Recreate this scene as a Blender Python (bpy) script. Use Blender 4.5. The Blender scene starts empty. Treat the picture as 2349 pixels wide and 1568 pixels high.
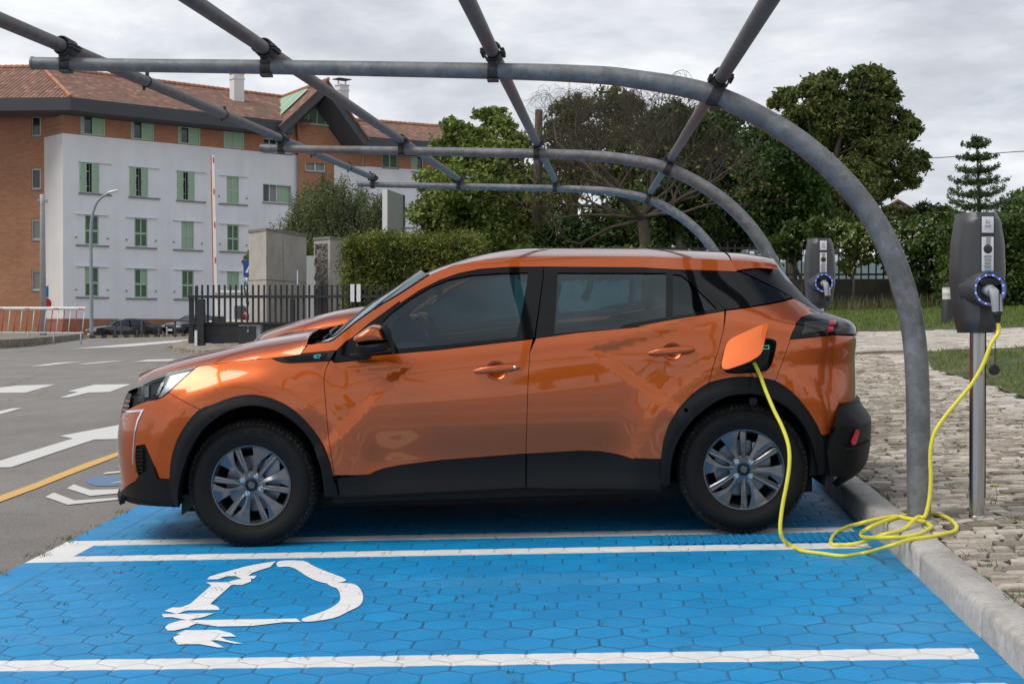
import bpy, bmesh, math, random
import numpy as np
from mathutils import Vector, Matrix
from mathutils.geometry import delaunay_2d_cdt
SC = bpy.context.scene
COL = SC.collection
R = math.radians
rnd = random.Random(7)
NR = np.random.default_rng(11)
# ------------------------------------------------------------------ camera
FD = 50 / 36 * 2349.0
YAW = math.atan((1376 - 1174.5) / FD)
PIT = math.atan((784 - 746) / FD)
CAM = np.array([0, 0, 1.4])
cf = np.array([-math.sin(YAW) * math.cos(PIT), math.cos(YAW) * math.cos(PIT), -math.sin(PIT)])
cr_ = np.array([math.cos(YAW), math.sin(YAW), 0.0])
cu = np.cross(cr_, cf)
cam = bpy.data.cameras.new('camera')
cam.lens = 50; cam.sensor_width = 36; cam.clip_start = .05; cam.clip_end = 3000
camo = bpy.data.objects.new('camera', cam); COL.objects.link(camo)
camo.matrix_world = Matrix(((cr_[0], cu[0], -cf[0], CAM[0]), (cr_[1], cu[1], -cf[1], CAM[1]), (cr_[2], cu[2], -cf[2], CAM[2]), (0, 0, 0, 1)))
SC.camera = camo
SC.view_settings.view_transform = 'Standard'; SC.view_settings.look = 'None'
SC.view_settings.exposure = 0.28; SC.view_settings.gamma = 1
try: SC.cycles.transparent_max_bounces = 24
except Exception: pass
# ------------------------------------------------------------------ light
SUN_AZ, SUN_EL = R(-118), R(52)        # azimuth of the sun from +Y, clockwise; it stands left and a little behind the camera
w = bpy.data.worlds.new('World'); SC.world = w; w.use_nodes = True
nt = w.node_tree; nt.nodes.clear(); N = nt.nodes.new; L = nt.links.new
out = N('ShaderNodeOutputWorld'); bg = N('ShaderNodeBackground'); L(bg.outputs[0], out.inputs[0])
sky = N('ShaderNodeTexSky'); sky.sky_type = 'NISHITA'; sky.sun_disc = False
sky.sun_elevation = SUN_EL; sky.sun_rotation = SUN_AZ; sky.air_density = 1.2; sky.dust_density = 2.0
tc = N('ShaderNodeTexCoord'); sep = N('ShaderNodeSeparateXYZ'); L(tc.outputs['Generated'], sep.inputs[0])
def wm(op, a, b=None, c=None):
    m = N('ShaderNodeMath'); m.operation = op
    for i, v in enumerate((a, b, c)):
        if v is None: continue
        if isinstance(v, (int, float)): m.inputs[i].default_value = v
        else: L(v, m.inputs[i])
    return m.outputs[0]
zc = wm('MAXIMUM', sep.outputs[2], 0.0)
den = wm('ADD', zc, 0.22)
cx = N('ShaderNodeCombineXYZ')
L(wm('DIVIDE', sep.outputs[0], den), cx.inputs[0]); L(wm('DIVIDE', sep.outputs[1], den), cx.inputs[1])
def wnoise(scale, detail, rough, dist=0.0):
    n = N('ShaderNodeTexNoise'); n.inputs['Scale'].default_value = scale; n.inputs['Detail'].default_value = detail
    n.inputs['Roughness'].default_value = rough; n.inputs['Distortion'].default_value = dist
    L(cx.outputs[0], n.inputs['Vector']); return n.outputs[0]
n1 = wnoise(1.15, 9, .56, .35); n2 = wnoise(3.1, 7, .6, .2)
def ramp(src, stops):
    r = N('ShaderNodeValToRGB'); L(src, r.inputs[0]); e = r.color_ramp.elements
    e[0].position, e[0].color = stops[0][0], stops[0][1] + (1,)
    e[1].position, e[1].color = stops[-1][0], stops[-1][1] + (1,)
    for p, c in stops[1:-1]:
        x = e.new(p); x.color = c + (1,)
    return r.outputs[0]
shade = wm('ADD', wm('MULTIPLY', n1, .62), wm('MULTIPLY', n2, .38))
ccol = ramp(shade, [(.37, (.36, .385, .44)), (.46, (.50, .53, .585)), (.54, (.69, .715, .76)), (.64, (.98, .99, 1.01))])
cover = ramp(wm('SUBTRACT', n1, wm('MULTIPLY', wm('MAXIMUM', wm('SUBTRACT', zc, .38), 0.0), .30)), [(.31, (0, 0, 0)), (.41, (1, 1, 1))])
mul = N('ShaderNodeVectorMath'); mul.operation = 'SCALE'; L(ccol, mul.inputs[0]); mul.inputs['Scale'].default_value = 9.2
hor = N('ShaderNodeMapRange'); L(sep.outputs[2], hor.inputs[0]); hor.inputs[1].default_value = 0.0; hor.inputs[2].default_value = .25
hor.inputs[3].default_value = 1.0; hor.inputs[4].default_value = 0.0
mixh = N('ShaderNodeMix'); mixh.data_type = 'RGBA'; L(wm('MULTIPLY', hor.outputs[0], .45), mixh.inputs[0]); L(mul.outputs[0], mixh.inputs[6]); mixh.inputs[7].default_value = (7.6, 7.9, 8.3, 1)
mix = N('ShaderNodeMix'); mix.data_type = 'RGBA'; L(cover, mix.inputs[0]); L(sky.outputs[0], mix.inputs[6]); L(mixh.outputs[2], mix.inputs[7])
L(mix.outputs[2], bg.inputs[0]); bg.inputs[1].default_value = 0.105
sun = bpy.data.lights.new('sun', 'SUN'); sun.energy = 1.8; sun.angle = R(34); sun.color = (1, .95, .88)
suno = bpy.data.objects.new('sun', sun); COL.objects.link(suno)
sd = Vector((math.sin(SUN_AZ) * math.cos(SUN_EL), math.cos(SUN_AZ) * math.cos(SUN_EL), math.sin(SUN_EL)))
suno.rotation_euler = sd.to_track_quat('Z', 'Y').to_euler(); suno.location = (0, 0, 30)
# ------------------------------------------------------------------ general helpers
K = 2560 / 2349.0
def zc_(ox, oy, s):                      # a reader of points noted on an enlarged crop of the photograph
    return lambda *p: [((ox + x / s) / K, (oy + y / s) / K) for x, y in p]
ZA = zc_(280, 620, 2.0097); ZB = zc_(900, 600, 2.0097); ZC = zc_(1560, 600, 2.0097)
Zd = zc_(280, 760, 3.919); Ze = zc_(600, 600, 4.355); Zf = zc_(1660, 600, 4.356); Zg = zc_(1740, 780, 5.228)
Zh = zc_(1700, 980, 3.7327); Zw = zc_(440, 1030, 4.479)
def ray(x, y):
    d = cf * FD + cr_ * (x - 1174.5) + cu * (784 - y); return d
def at(x, y, Y):                         # the point seen at (x, y) that stands at distance Y
    d = ray(x, y); return CAM + d * (Y / d[1])
SX, SY = .0275, .0361
_lk = ([-30, 0, 12, 20, 30, 40, 60, 400], [-1.08, 0, .433, .69, .92, 1.04, 1.05, 1.05])
def ss(t): t = min(1, max(0, t)); return t * t * (3 - 2 * t)
def G(x, y):
    xx = min(max(x, -12), 15)
    a = SY * min(y, 38) + (min(y, 60) - 38) * .018 * (y > 38)
    b = float(np.interp(y, *_lk))
    t = ss((-3.2 - x) / 6.0)
    return SX * xx + a * (1 - t) + b * t
def gp(x, y, dz=0):                      # the ground point seen at (x, y)
    d = ray(x, y); lo, hi = 2.0, 300.0
    f = lambda t: CAM[2] + d[2] / d[1] * t - (G(d[0] / d[1] * t, t) + dz)
    t = lo
    while t < hi and f(t) > 0: t *= 1.01
    t = t / 1.005
    return np.array([d[0] / d[1] * t, t, G(d[0] / d[1] * t, t) + dz])
def tag(o, label=None, cat=None, group=None, kind=None):
    for k, v in (('label', label), ('category', cat), ('group', group), ('kind', kind)):
        if v: o[k] = v
    return o
def empty(name, loc, label, cat, group=None, rz=0):
    o = bpy.data.objects.new(name, None); COL.objects.link(o); o.location = loc; o.rotation_euler = (0, 0, rz)
    o.empty_display_size = .2
    return tag(o, label, cat, group)
def copy_tree(o, parent=None):
    c = o.copy(); COL.objects.link(c); c.parent = parent
    for ch in [x for x in list(bpy.data.objects) if x.parent == o]: copy_tree(ch, c)
    return c
_children = {}
def mesh_obj(name, V, F, mats, parent=None, smooth=False, normals=None, fm=None, auto=None):
    me = bpy.data.meshes.new(name)
    V = np.asarray(V, dtype=float).reshape(-1, 3)
    me.from_pydata(V.tolist(), [], [list(map(int, f)) for f in F])
    if not isinstance(mats, (list, tuple)): mats = [mats]
    for m in mats: me.materials.append(m)
    if fm is not None: me.polygons.foreach_set('material_index', fm)
    if smooth or normals is not None: me.polygons.foreach_set('use_smooth', [True] * len(me.polygons))
    me.update()
    if normals is not None: me.normals_split_custom_set_from_vertices(np.asarray(normals).tolist())
    o = bpy.data.objects.new(name, me); COL.objects.link(o)
    if parent is not None: o.parent = parent
    if auto: 
        me.polygons.foreach_set('use_smooth', [True] * len(me.polygons))
        me.set_sharp_from_angle(angle=R(auto))
    return o
class MB:
    """collects shapes into one mesh"""
    def __init__(s): s.V = []; s.F = []; s.M = []
    def add(s, V, F, m=0):
        n = len(s.V); s.V += [tuple(v) for v in V]; s.F += [[i + n for i in f] for f in F]; s.M += [m] * len(F); return s
    def box(s, c, d, m=0, rz=0, bev=0, mat=None):
        x, y, z = d[0] / 2, d[1] / 2, d[2] / 2
        if bev:
            b = min(bev, x * .9, y * .9, z * .9); V = []
            for sz in (-1, 1):
                for k, (ix, iy, iz) in enumerate((((x - b), (y - b), z), (x, y - 0, z - b))):
                    pass
            bm = bmesh.new(); bmesh.ops.create_cube(bm, size=1)
            for v in bm.verts: v.co = Vector((v.co.x * 2 * x, v.co.y * 2 * y, v.co.z * 2 * z))
            bmesh.ops.bevel(bm, geom=bm.edges[:], offset=b, segments=2, affect='EDGES', profile=.6)
            V = [v.co.copy() for v in bm.verts]; F = [[v.index for v in f.verts] for f in bm.faces]; bm.free()
        else:
            V = [Vector((i * x, j * y, k * z)) for k in (-1, 1) for j in (-1, 1) for i in (-1, 1)]
            F = [(0, 2, 3, 1), (4, 5, 7, 6), (0, 1, 5, 4), (2, 6, 7, 3), (0, 4, 6, 2), (1, 3, 7, 5)]
        M = Matrix.Rotation(rz, 3, 'Z')
        if mat is not None: V = [mat @ v for v in V]
        s.add([M @ v + Vector(c) for v in V], F, m); return s
    def tube(s, P, r, n=12, m=0, cap=True):
        P = [Vector(p) for p in P]; rs = r if isinstance(r, (list, tuple)) else [r] * len(P)
        T = [(P[min(i + 1, len(P) - 1)] - P[max(i - 1, 0)]).normalized() for i in range(len(P))]
        u = T[0].orthogonal().normalized(); V = []; F = []
        for i, p in enumerate(P):
            u = (u - T[i] * u.dot(T[i])).normalized(); v = T[i].cross(u)
            for k in range(n):
                a = 2 * math.pi * k / n; V.append(p + (u * math.cos(a) + v * math.sin(a)) * rs[i])
        for i in range(len(P) - 1):
            for k in range(n):
                k2 = (k + 1) % n; F.append((i * n + k, i * n + k2, (i + 1) * n + k2, (i + 1) * n + k))
        if cap: F.append(tuple(range(n - 1, -1, -1))); F.append(tuple(range((len(P) - 1) * n, len(P) * n)))
        s.add(V, F, m); return s
    def lathe(s, prof, c=(0, 0, 0), n=32, axis='Z', m=0, closed=False):
        V = []; F = []
        for (r, h) in prof:
            for k in range(n):
                a = 2 * math.pi * k / n; x, y, z = r * math.cos(a), r * math.sin(a), h
                if axis == 'Y': x, y, z = x, h, y
                V.append((x + c[0], y + c[1], z + c[2]))
        q = len(prof)
        for i in range(q if closed else q - 1):
            j = (i + 1) % q
            for k in range(n):
                k2 = (k + 1) % n; f = (i * n + k, i * n + k2, j * n + k2, j * n + k)
                F.append(f if axis == 'Z' else f[::-1])
        s.add(V, F, m); return s
    def prism(s, pts, h0, h1, m=0, conv=None):
        """polygon pts (a, b) extruded from h0 to h1; conv(a, b, h) places the points"""
        conv = conv or (lambda a, b, h: (a, b, h)); n = len(pts)
        V = [conv(a, b, h0) for a, b in pts] + [conv(a, b, h1) for a, b in pts]
        vs = [Vector((a, b)) for a, b in pts]
        res = delaunay_2d_cdt(vs, [(i, (i + 1) % n) for i in range(n)], [], 1, 1e-7, False)
        tv, _, tf = res[0], res[1], res[2]
        if len(tv) == n:
            idx = [min(range(n), key=lambda i: (vs[i] - v).length_squared) for v in tv]
            F = [[idx[i] for i in f][::-1] for f in tf] + [[idx[i] + n for i in f] for f in tf]
        else: F = [list(range(n))[::-1], list(range(n, 2 * n))]
        F += [(i, (i + 1) % n, (i + 1) % n + n, i + n) for i in range(n)]
        s.add(V, F, m); return s
    def obj(s, name, mats, parent=None, auto=None, smooth=False):
        o = mesh_obj(name, s.V, s.F, mats, parent, smooth=smooth, fm=s.M, auto=auto); return o
# ------------------------------------------------------------------ materials
def mat(name, base=(.5, .5, .5), rough=.5, metal=0, noise=None, bump=None, coat=0, spec=.5, emit=None, trans=0, coords='Object'):
    """noise = (scale, amount, detail) varies the colour; bump = (scale, strength, distance)"""
    m = bpy.data.materials.new(name); m.use_nodes = True; t = m.node_tree; b = t.nodes['Principled BSDF']
    b.inputs['Base Color'].default_value = tuple(base) + (1,); b.inputs['Roughness'].default_value = rough
    b.inputs['Metallic'].default_value = metal; b.inputs['Specular IOR Level'].default_value = spec
    b.inputs['Coat Weight'].default_value = coat; b.inputs['Coat Roughness'].default_value = .03
    b.inputs['Transmission Weight'].default_value = trans
    if emit: b.inputs['Emission Color'].default_value = tuple(emit[0]) + (1,); b.inputs['Emission Strength'].default_value = emit[1]
    tc = t.nodes.new('ShaderNodeTexCoord')
    if noise:
        n = t.nodes.new('ShaderNodeTexNoise'); n.inputs['Scale'].default_value = noise[0]; n.inputs['Detail'].default_value = noise[2] if len(noise) > 2 else 5
        n.inputs['Roughness'].default_value = .65
        t.links.new(tc.outputs[coords], n.inputs['Vector'])
        mr = t.nodes.new('ShaderNodeMapRange'); t.links.new(n.outputs[0], mr.inputs[0]); mr.inputs[1].default_value = .3; mr.inputs[2].default_value = .7
        mr.inputs[3].default_value = 1 - noise[1]; mr.inputs[4].default_value = 1 + noise[1]
        vm = t.nodes.new('ShaderNodeVectorMath'); vm.operation = 'SCALE'; vm.inputs[0].default_value = tuple(base)
        t.links.new(mr.outputs[0], vm.inputs['Scale']); t.links.new(vm.outputs[0], b.inputs['Base Color'])
    if bump:
        n = t.nodes.new('ShaderNodeTexNoise'); n.inputs['Scale'].default_value = bump[0]; n.inputs['Detail'].default_value = 4
        t.links.new(tc.outputs[coords], n.inputs['Vector'])
        bp = t.nodes.new('ShaderNodeBump'); bp.inputs['Strength'].default_value = bump[1]; bp.inputs['Distance'].default_value = bump[2]
        t.links.new(n.outputs[0], bp.inputs['Height']); t.links.new(bp.outputs[0], b.inputs['Normal'])
    return m
class NT:
    """small helper for building node materials"""
    def __init__(s, name):
        s.m = bpy.data.materials.new(name); s.m.use_nodes = True; s.t = s.m.node_tree; s.b = s.t.nodes['Principled BSDF']
        s.tc = s.t.nodes.new('ShaderNodeTexCoord'); s.P = s.tc.outputs['Object']
    def n(s, kind): return s.t.nodes.new('ShaderNode' + kind)
    def l(s, a, b): s.t.links.new(a, b)
    def put(s, v, i):
        if isinstance(v, (int, float)): i.default_value = v
        elif isinstance(v, tuple): i.default_value = v if len(v) == len(i.default_value) else v + (1,)
        else: s.l(v, i)
    def math(s, op, a, b=None, c=None, clamp=False):
        m = s.n('Math'); m.operation = op; m.use_clamp = clamp
        for i, v in enumerate((a, b, c)):
            if v is not None: s.put(v, m.inputs[i])
        return m.outputs[0]
    def xyz(s, v=None):
        q = s.n('SeparateXYZ'); s.l(v or s.P, q.inputs[0]); return q.outputs
    def comb(s, x, y, z=0.0):
        q = s.n('CombineXYZ'); s.put(x, q.inputs[0]); s.put(y, q.inputs[1]); s.put(z, q.inputs[2]); return q.outputs[0]
    def map(s, scale=(1, 1, 1), rot=(0, 0, 0), loc=(0, 0, 0), v=None):
        q = s.n('Mapping'); s.l(v or s.P, q.inputs[0]); q.inputs['Scale'].default_value = scale; q.inputs['Rotation'].default_value = rot; q.inputs['Location'].default_value = loc
        return q.outputs[0]
    def noise(s, scale, detail=4, rough=.6, v=None, dist=0):
        q = s.n('TexNoise'); s.l(v or s.P, q.inputs['Vector']); q.inputs['Scale'].default_value = scale; q.inputs['Detail'].default_value = detail
        q.inputs['Roughness'].default_value = rough; q.inputs['Distortion'].default_value = dist; return q.outputs[0]
    def vor(s, scale, feature='F1', v=None, rand=1.0, out='Distance'):
        q = s.n('TexVoronoi'); q.feature = feature; s.l(v or s.P, q.inputs['Vector']); q.inputs['Scale'].default_value = scale; q.inputs['Randomness'].default_value = rand
        return q.outputs[out]
    def rng(s, v, a, b, c=0.0, d=1.0, clamp=True):
        q = s.n('MapRange'); q.clamp = clamp; s.put(v, q.inputs[0])
        for i, x in enumerate((a, b, c, d)): s.put(x, q.inputs[i + 1])
        return q.outputs[0]
    def mix(s, f, a, b):
        q = s.n('Mix'); q.data_type = 'RGBA'; s.put(f, q.inputs[0]); s.put(a, q.inputs[6]); s.put(b, q.inputs[7]); return q.outputs[2]
    def scale(s, col, f):
        q = s.n('VectorMath'); q.operation = 'SCALE'
        if isinstance(col, tuple): q.inputs[0].default_value = col[:3]
        else: s.l(col, q.inputs[0])
        s.put(f, q.inputs['Scale']); return q.outputs[0]
    def bump(s, h, strength=.5, dist=.01, nrm=None):
        q = s.n('Bump'); s.put(h, q.inputs['Height']); q.inputs['Strength'].default_value = strength; q.inputs['Distance'].default_value = dist
        if nrm is not None: s.l(nrm, q.inputs['Normal'])
        return q.outputs[0]
    def set(s, **k):
        nm = {'color': 'Base Color', 'rough': 'Roughness', 'normal': 'Normal', 'metal': 'Metallic', 'spec': 'Specular IOR Level', 'coat': 'Coat Weight', 'alpha': 'Alpha', 'sub': 'Subsurface Weight', 'trans': 'Transmission Weight'}
        for a, v in k.items(): s.put(v, s.b.inputs[nm[a]])
        return s.m
def hexjoint(q, P, S=.178):
    """distance to the joint of a hexagon paving with its points along y: 0 at the joint; also the id of the stone"""
    y, x, z = q.xyz(P)
    sx, sy = S * math.sqrt(3), S
    def cell(ox, oy):
        a = q.math('ADD', q.math('DIVIDE', x, sx), ox); b = q.math('ADD', q.math('DIVIDE', y, sy), oy)
        fa, fb = q.math('FLOOR', a), q.math('FLOOR', b)
        ga = q.math('MULTIPLY', q.math('SUBTRACT', q.math('SUBTRACT', a, fa), .5), sx)
        gb = q.math('MULTIPLY', q.math('SUBTRACT', q.math('SUBTRACT', b, fb), .5), sy)
        ga, gb = q.math('ABSOLUTE', ga), q.math('ABSOLUTE', gb)
        d = q.math('MAXIMUM', gb, q.math('ADD', q.math('MULTIPLY', ga, .8660254), q.math('MULTIPLY', gb, .5)))
        return d, q.math('ADD', q.math('MULTIPLY', fa, 17.3), q.math('MULTIPLY', fb, 3.7))
    d1, i1 = cell(0, 0); d2, i2 = cell(.5, .5)
    sel = q.math('LESS_THAN', d2, d1)
    idv = q.math('ADD', q.math('MULTIPLY', sel, q.math('ADD', i2, 5.1)), q.math('MULTIPLY', q.math('SUBTRACT', 1, sel), i1))
    return q.math('SUBTRACT', S / 2, q.math('MINIMUM', d1, d2)), idv
# ================================================================== the ground
def pip(P, poly):                        # even-odd test for many points
    P = np.asarray(P); q = np.asarray(poly); x, y = P[:, 0], P[:, 1]; c = np.zeros(len(P), bool); j = len(q) - 1
    for i in range(len(q)):
        xi, yi, xj, yj = q[i][0], q[i][1], q[j][0], q[j][1]
        if yi != yj: c ^= ((yi > y) != (yj > y)) & (x < (xj - xi) * (y - yi) / (yj - yi) + xi)
        j = i
    return c
def cdt(poly, holes=(), grid=.05, jit=0, maxseg=None):
    """triangulates a polygon with holes on a fine grid; gives points (n,2) and triangles"""
    loops = [list(map(tuple, poly))] + [list(map(tuple, h)) for h in holes]
    if maxseg:
        L2 = []
        for lp in loops:
            o = []
            for i, a in enumerate(lp):
                b = lp[(i + 1) % len(lp)]; d = math.dist(a, b); k = max(1, int(d / maxseg + .5))
                o += [(a[0] + (b[0] - a[0]) * t / k, a[1] + (b[1] - a[1]) * t / k) for t in range(k)]
            L2.append(o)
        loops = L2
    V = []; Ed = []
    for lp in loops:
        n = len(V); V += lp; Ed += [(n + i, n + (i + 1) % len(lp)) for i in range(len(lp))]
    B = np.array(V); nb = len(V)
    mn, mx = B.min(0), B.max(0)
    gx, gy = np.meshgrid(np.arange(mn[0] + grid / 2, mx[0], grid), np.arange(mn[1] + grid / 2, mx[1], grid))
    gx[::2] += grid / 2 * .98
    I = np.stack([gx.ravel(), gy.ravel()], 1)
    if len(I):
        ok = pip(I, loops[0])
        for h in loops[1:]: ok &= ~pip(I, h)
        I = I[ok]
    if len(I):
        A = np.array([V[a] for a, b in Ed]); D = np.array([V[b] for a, b in Ed]) - A; L2 = (D ** 2).sum(1) + 1e-12
        keep = np.ones(len(I), bool)
        for s in range(0, len(I), 2000):
            P = I[s:s + 2000]; t = np.clip(((P[:, None] - A[None]) * D[None]).sum(2) / L2, 0, 1)
            dd = np.sqrt(((P[:, None] - A[None] - t[..., None] * D[None]) ** 2).sum(2)).min(1); keep[s:s + 2000] = dd > grid * .35
        I = I[keep]
    allv = [Vector(v) for v in V] + [Vector(v) for v in I.tolist()]
    r = delaunay_2d_cdt(allv, Ed, [], 0, 1e-6, False)
    P = np.array([[v.x, v.y] for v in r[0]]); F = np.array([f for f in r[2] if len(f) == 3])
    c = P[F].mean(1); ok = pip(c, loops[0])
    for h in loops[1:]: ok &= ~pip(c, h)
    F = F[ok]
    # consistent orientation
    a = P[F]; ar = (a[:, 1, 0] - a[:, 0, 0]) * (a[:, 2, 1] - a[:, 0, 1]) - (a[:, 1, 1] - a[:, 0, 1]) * (a[:, 2, 0] - a[:, 0, 0])
    F[ar < 0] = F[ar < 0][:, ::-1]; F = F[np.abs(ar) > 1e-12]
    return P, F, loops
def sheet(name, poly, m, dz, parent=None, grid=1.0, holes=(), kind=None):
    P, F, _ = cdt(poly, holes, grid=grid, maxseg=grid)
    V = [(x, y, G(x, y) + dz) for x, y in P]
    o = mesh_obj(name, V, F, m, parent, smooth=True)
    if kind: o['kind'] = kind
    return o
# ---- asphalt
q = NT('asphalt'); n_f = q.noise(260, 3, .7); n_m = q.noise(1.3, 5, .6); vo = q.vor(170); n_l = q.noise(.12, 3, .5)
c = q.mix(q.rng(q.math('ADD', q.math('MULTIPLY', n_f, .5), q.math('MULTIPLY', q.noise(75, 4, .8), .5)), .38, .62), (.10, .092, .083), (.34, .315, .285)); c = q.mix(q.math('MULTIPLY', q.rng(vo, .0, .22, 1, 0), .45), c, (.46, .43, .39))
c = q.scale(c, q.rng(n_m, .3, .7, .86, 1.12)); c = q.scale(c, q.rng(n_l, .3, .7, .90, 1.10)); ck = q.vor(.28, 'DISTANCE_TO_EDGE', q.comb(q.math('ADD', q.xyz()[0], q.math('MULTIPLY', n_m, .8)), q.math('ADD', q.xyz()[1], q.math('MULTIPLY', q.noise(3, 4, .7), .5)))); c = q.mix(q.math('MULTIPLY', q.math('MULTIPLY', q.rng(ck, .001, .006, 1, 0), q.rng(n_l, .45, .55)), .6), c, (.05, .045, .04)); c = q.mix(q.math('MULTIPLY', q.rng(q.noise(.55, 5, .7), .60, .68), .25), c, (.09, .085, .08))
MAS = q.set(color=c, rough=.88, normal=q.bump(q.math('ADD', n_f, q.rng(vo, 0, .3)), .55, .006))
ys = np.concatenate([np.arange(-30, 30, 1.0), np.arange(30, 110, 2.5), np.arange(110, 520, 25)])
xs = np.concatenate([np.arange(-400, -60, 20), np.arange(-60, -20, 2), np.arange(-20, 20, .8), np.arange(20, 60, 4), np.arange(60, 420, 20)])
V = [(x, y, G(x, y)) for y in ys for x in xs]; nx = len(xs)
F = [(j * nx + i, j * nx + i + 1, (j + 1) * nx + i + 1, (j + 1) * nx + i) for j in range(len(ys) - 1) for i in range(nx - 1)]
road = mesh_obj('asphalt_road', V, F, MAS, smooth=True); road['kind'] = 'structure'
# ---- blue bays of painted hexagon paving
XL, XR = -2.95, 1.42
def paintmat(name, lines, base_blue=True):
    q = NT(name); nA = q.noise(2.2, 5, .6); nB = q.noise(14, 5, .65); nC = q.noise(90, 3, .7)
    wv = q.math('MULTIPLY', q.math('SUBTRACT', nB, .5), .018)
    x, y, z = q.xyz()
    P = q.comb(q.math('ADD', x, wv), q.math('ADD', y, wv))
    j, idv = hexjoint(q, P)
    tone = q.n('TexWhiteNoise'); tone.noise_dimensions = '1D'; q.l(idv, tone.inputs['W']); rv = tone.outputs['Value']
    inside = q.math('GREATER_THAN', x, XL + .2)
    gapm = q.rng(q.math('SUBTRACT', j, q.math('MULTIPLY', q.rng(nA, .35, .65), .002)), .0005, .0034, 1, 0)
    vis = q.math('MULTIPLY', q.rng(q.math('ADD', nA, q.math('MULTIPLY', nB, .6)), .62, .98, .12, 1.0), inside)
    gapm = q.math('MULTIPLY', gapm, vis)
    seam = q.math('SUBTRACT', 1, q.math('MULTIPLY', q.math('GREATER_THAN', q.math('ABSOLUTE', q.math('SUBTRACT', x, XL + .2)), .004), 1))
    gapm = q.math('MAXIMUM', gapm, q.math('MULTIPLY', seam, .9))
    # rows of worn joints
    blue = q.mix(q.rng(nA, .3, .7), (.001, .215, .49), (.002, .27, .57)); blue = q.scale(blue, q.rng(rv, 0, 1, .93, 1.07))
    blue = q.mix(q.math('MULTIPLY', q.rng(nC, .62, .74), .22), blue, (.10, .42, .62))
    dirt = q.math('MULTIPLY', q.rng(q.noise(5.5, 6, .75), .60, .75), q.rng(q.noise(.8, 3, .5), .5, .62)); blue = q.mix(q.math('MULTIPLY', dirt, .6), blue, (.16, .13, .09)); blue = q.mix(q.math('MULTIPLY', q.rng(q.noise(1.1, 4, .6, q.map(scale=(.5, 2.2, 1))), .52, .70), .22), blue, (.12, .36, .55)); grit = q.vor(36); blue = q.mix(q.math('MULTIPLY', q.math('MULTIPLY', q.rng(grit, .05, .09, 1, 0), q.rng(q.noise(2.6, 3, .6), .5, .6)), .5), blue, (.30, .28, .22))
    col = blue
    if lines:
        ye = q.math('ADD', y, q.math('MULTIPLY', q.math('SUBTRACT', q.noise(9, 3, .6), .5), .022))
        ye = q.math('ADD', ye, q.math('MULTIPLY', q.rng(j, 0, .02, 1, 0), .008))
        ph = q.math('SUBTRACT', q.math('MULTIPLY', q.math('FRACT', q.math('DIVIDE', q.math('SUBTRACT', ye, 4.95 - 1.24), 2.48)), 2.48), 1.24)
        ap = q.math('ABSOLUTE', ph); ln = q.rng(q.math('ABSOLUTE', q.math('SUBTRACT', ap, .222)), .068, .078, 1, 0)
        ln = q.math('MULTIPLY', ln, q.math('LESS_THAN', q.math('ADD', x, q.math('MULTIPLY', nB, .05)), 1.37))
        ln = q.math('MULTIPLY', ln, q.math('GREATER_THAN', x, XL + .0))
        cap = q.math('MULTIPLY', q.math('LESS_THAN', ap, .295), q.math('LESS_THAN', x, XL + .2)); ln = q.math('MAXIMUM', ln, cap)
        white = q.scale(q.mix(q.rng(nA, .3, .7), (.70, .70, .68), (.80, .80, .79)), q.rng(nB, .3, .7, .92, 1.04))
        ln = q.math('MULTIPLY', ln, q.rng(q.math('ADD', nC, q.math('MULTIPLY', nB, .5)), .98, 1.02, 1, .7))
        col = q.mix(ln, blue, white)
        gapm2 = q.math('MULTIPLY', gapm, q.math('SUBTRACT', 1, q.math('MULTIPLY', ln, .85)))
    else: gapm2 = gapm
    jc = q.mix(q.rng(nB, .4, .6), (.003, .030, .075), (.05, .05, .04))
    col = q.mix(q.math('MULTIPLY', gapm2, .93), col, jc)
    h = q.math('ADD', q.math('MULTIPLY', q.rng(j, 0, .010, 0, 1), q.math('MULTIPLY', inside, 1.0)), q.math('MULTIPLY', nC, .10))
    h = q.math('ADD', h, q.math('MULTIPLY', rv, .35)); h = q.math('ADD', h, q.math('MULTIPLY', nB, .25))
    return q.set(color=col, rough=q.rng(nB, .3, .7, .42, .62), normal=q.bump(h, .8, .006), spec=.4)
MBAY = paintmat('blue_paint', True)
bays = sheet('parking_bays', [(XL, -12), (XR, -12), (XR, 34), (XL, 34)], MBAY, .004, grid=1.0, kind='structure')
# white symbol of a charging plug, painted on the near bay
q = NT('white_paint'); j, idv = hexjoint(q, q.P); nB = q.noise(14, 5, .65); nC = q.noise(110, 3, .7)
g = q.math('MULTIPLY', q.rng(j, .0005, .003, 1, 0), q.rng(nB, .45, .6, .1, .7))
MWP = q.set(color=q.mix(g, q.scale((.80, .80, .79), q.rng(nB, .3, .7, .93, 1.04)), (.10, .10, .10)), rough=.6, normal=q.bump(q.math('ADD', q.rng(j, 0, .01), q.math('MULTIPLY', nC, .3)), .6, .005))
MWA = mat('worn_white_paint', (.60, .595, .57), .8, noise=(160, .22, 4), bump=(200, .4, .004))
MYL = mat('worn_yellow_paint', (.66, .40, .12), .8, noise=(160, .25, 4), bump=(200, .4, .004))
MBD = mat('faded_blue_paint', (.13, .20, .33), .85, noise=(120, .3, 5), bump=(200, .4, .004))
Z6 = zc_(0, 1240, 1.835); Z5 = zc_(0, 740, 2.3054)
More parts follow.
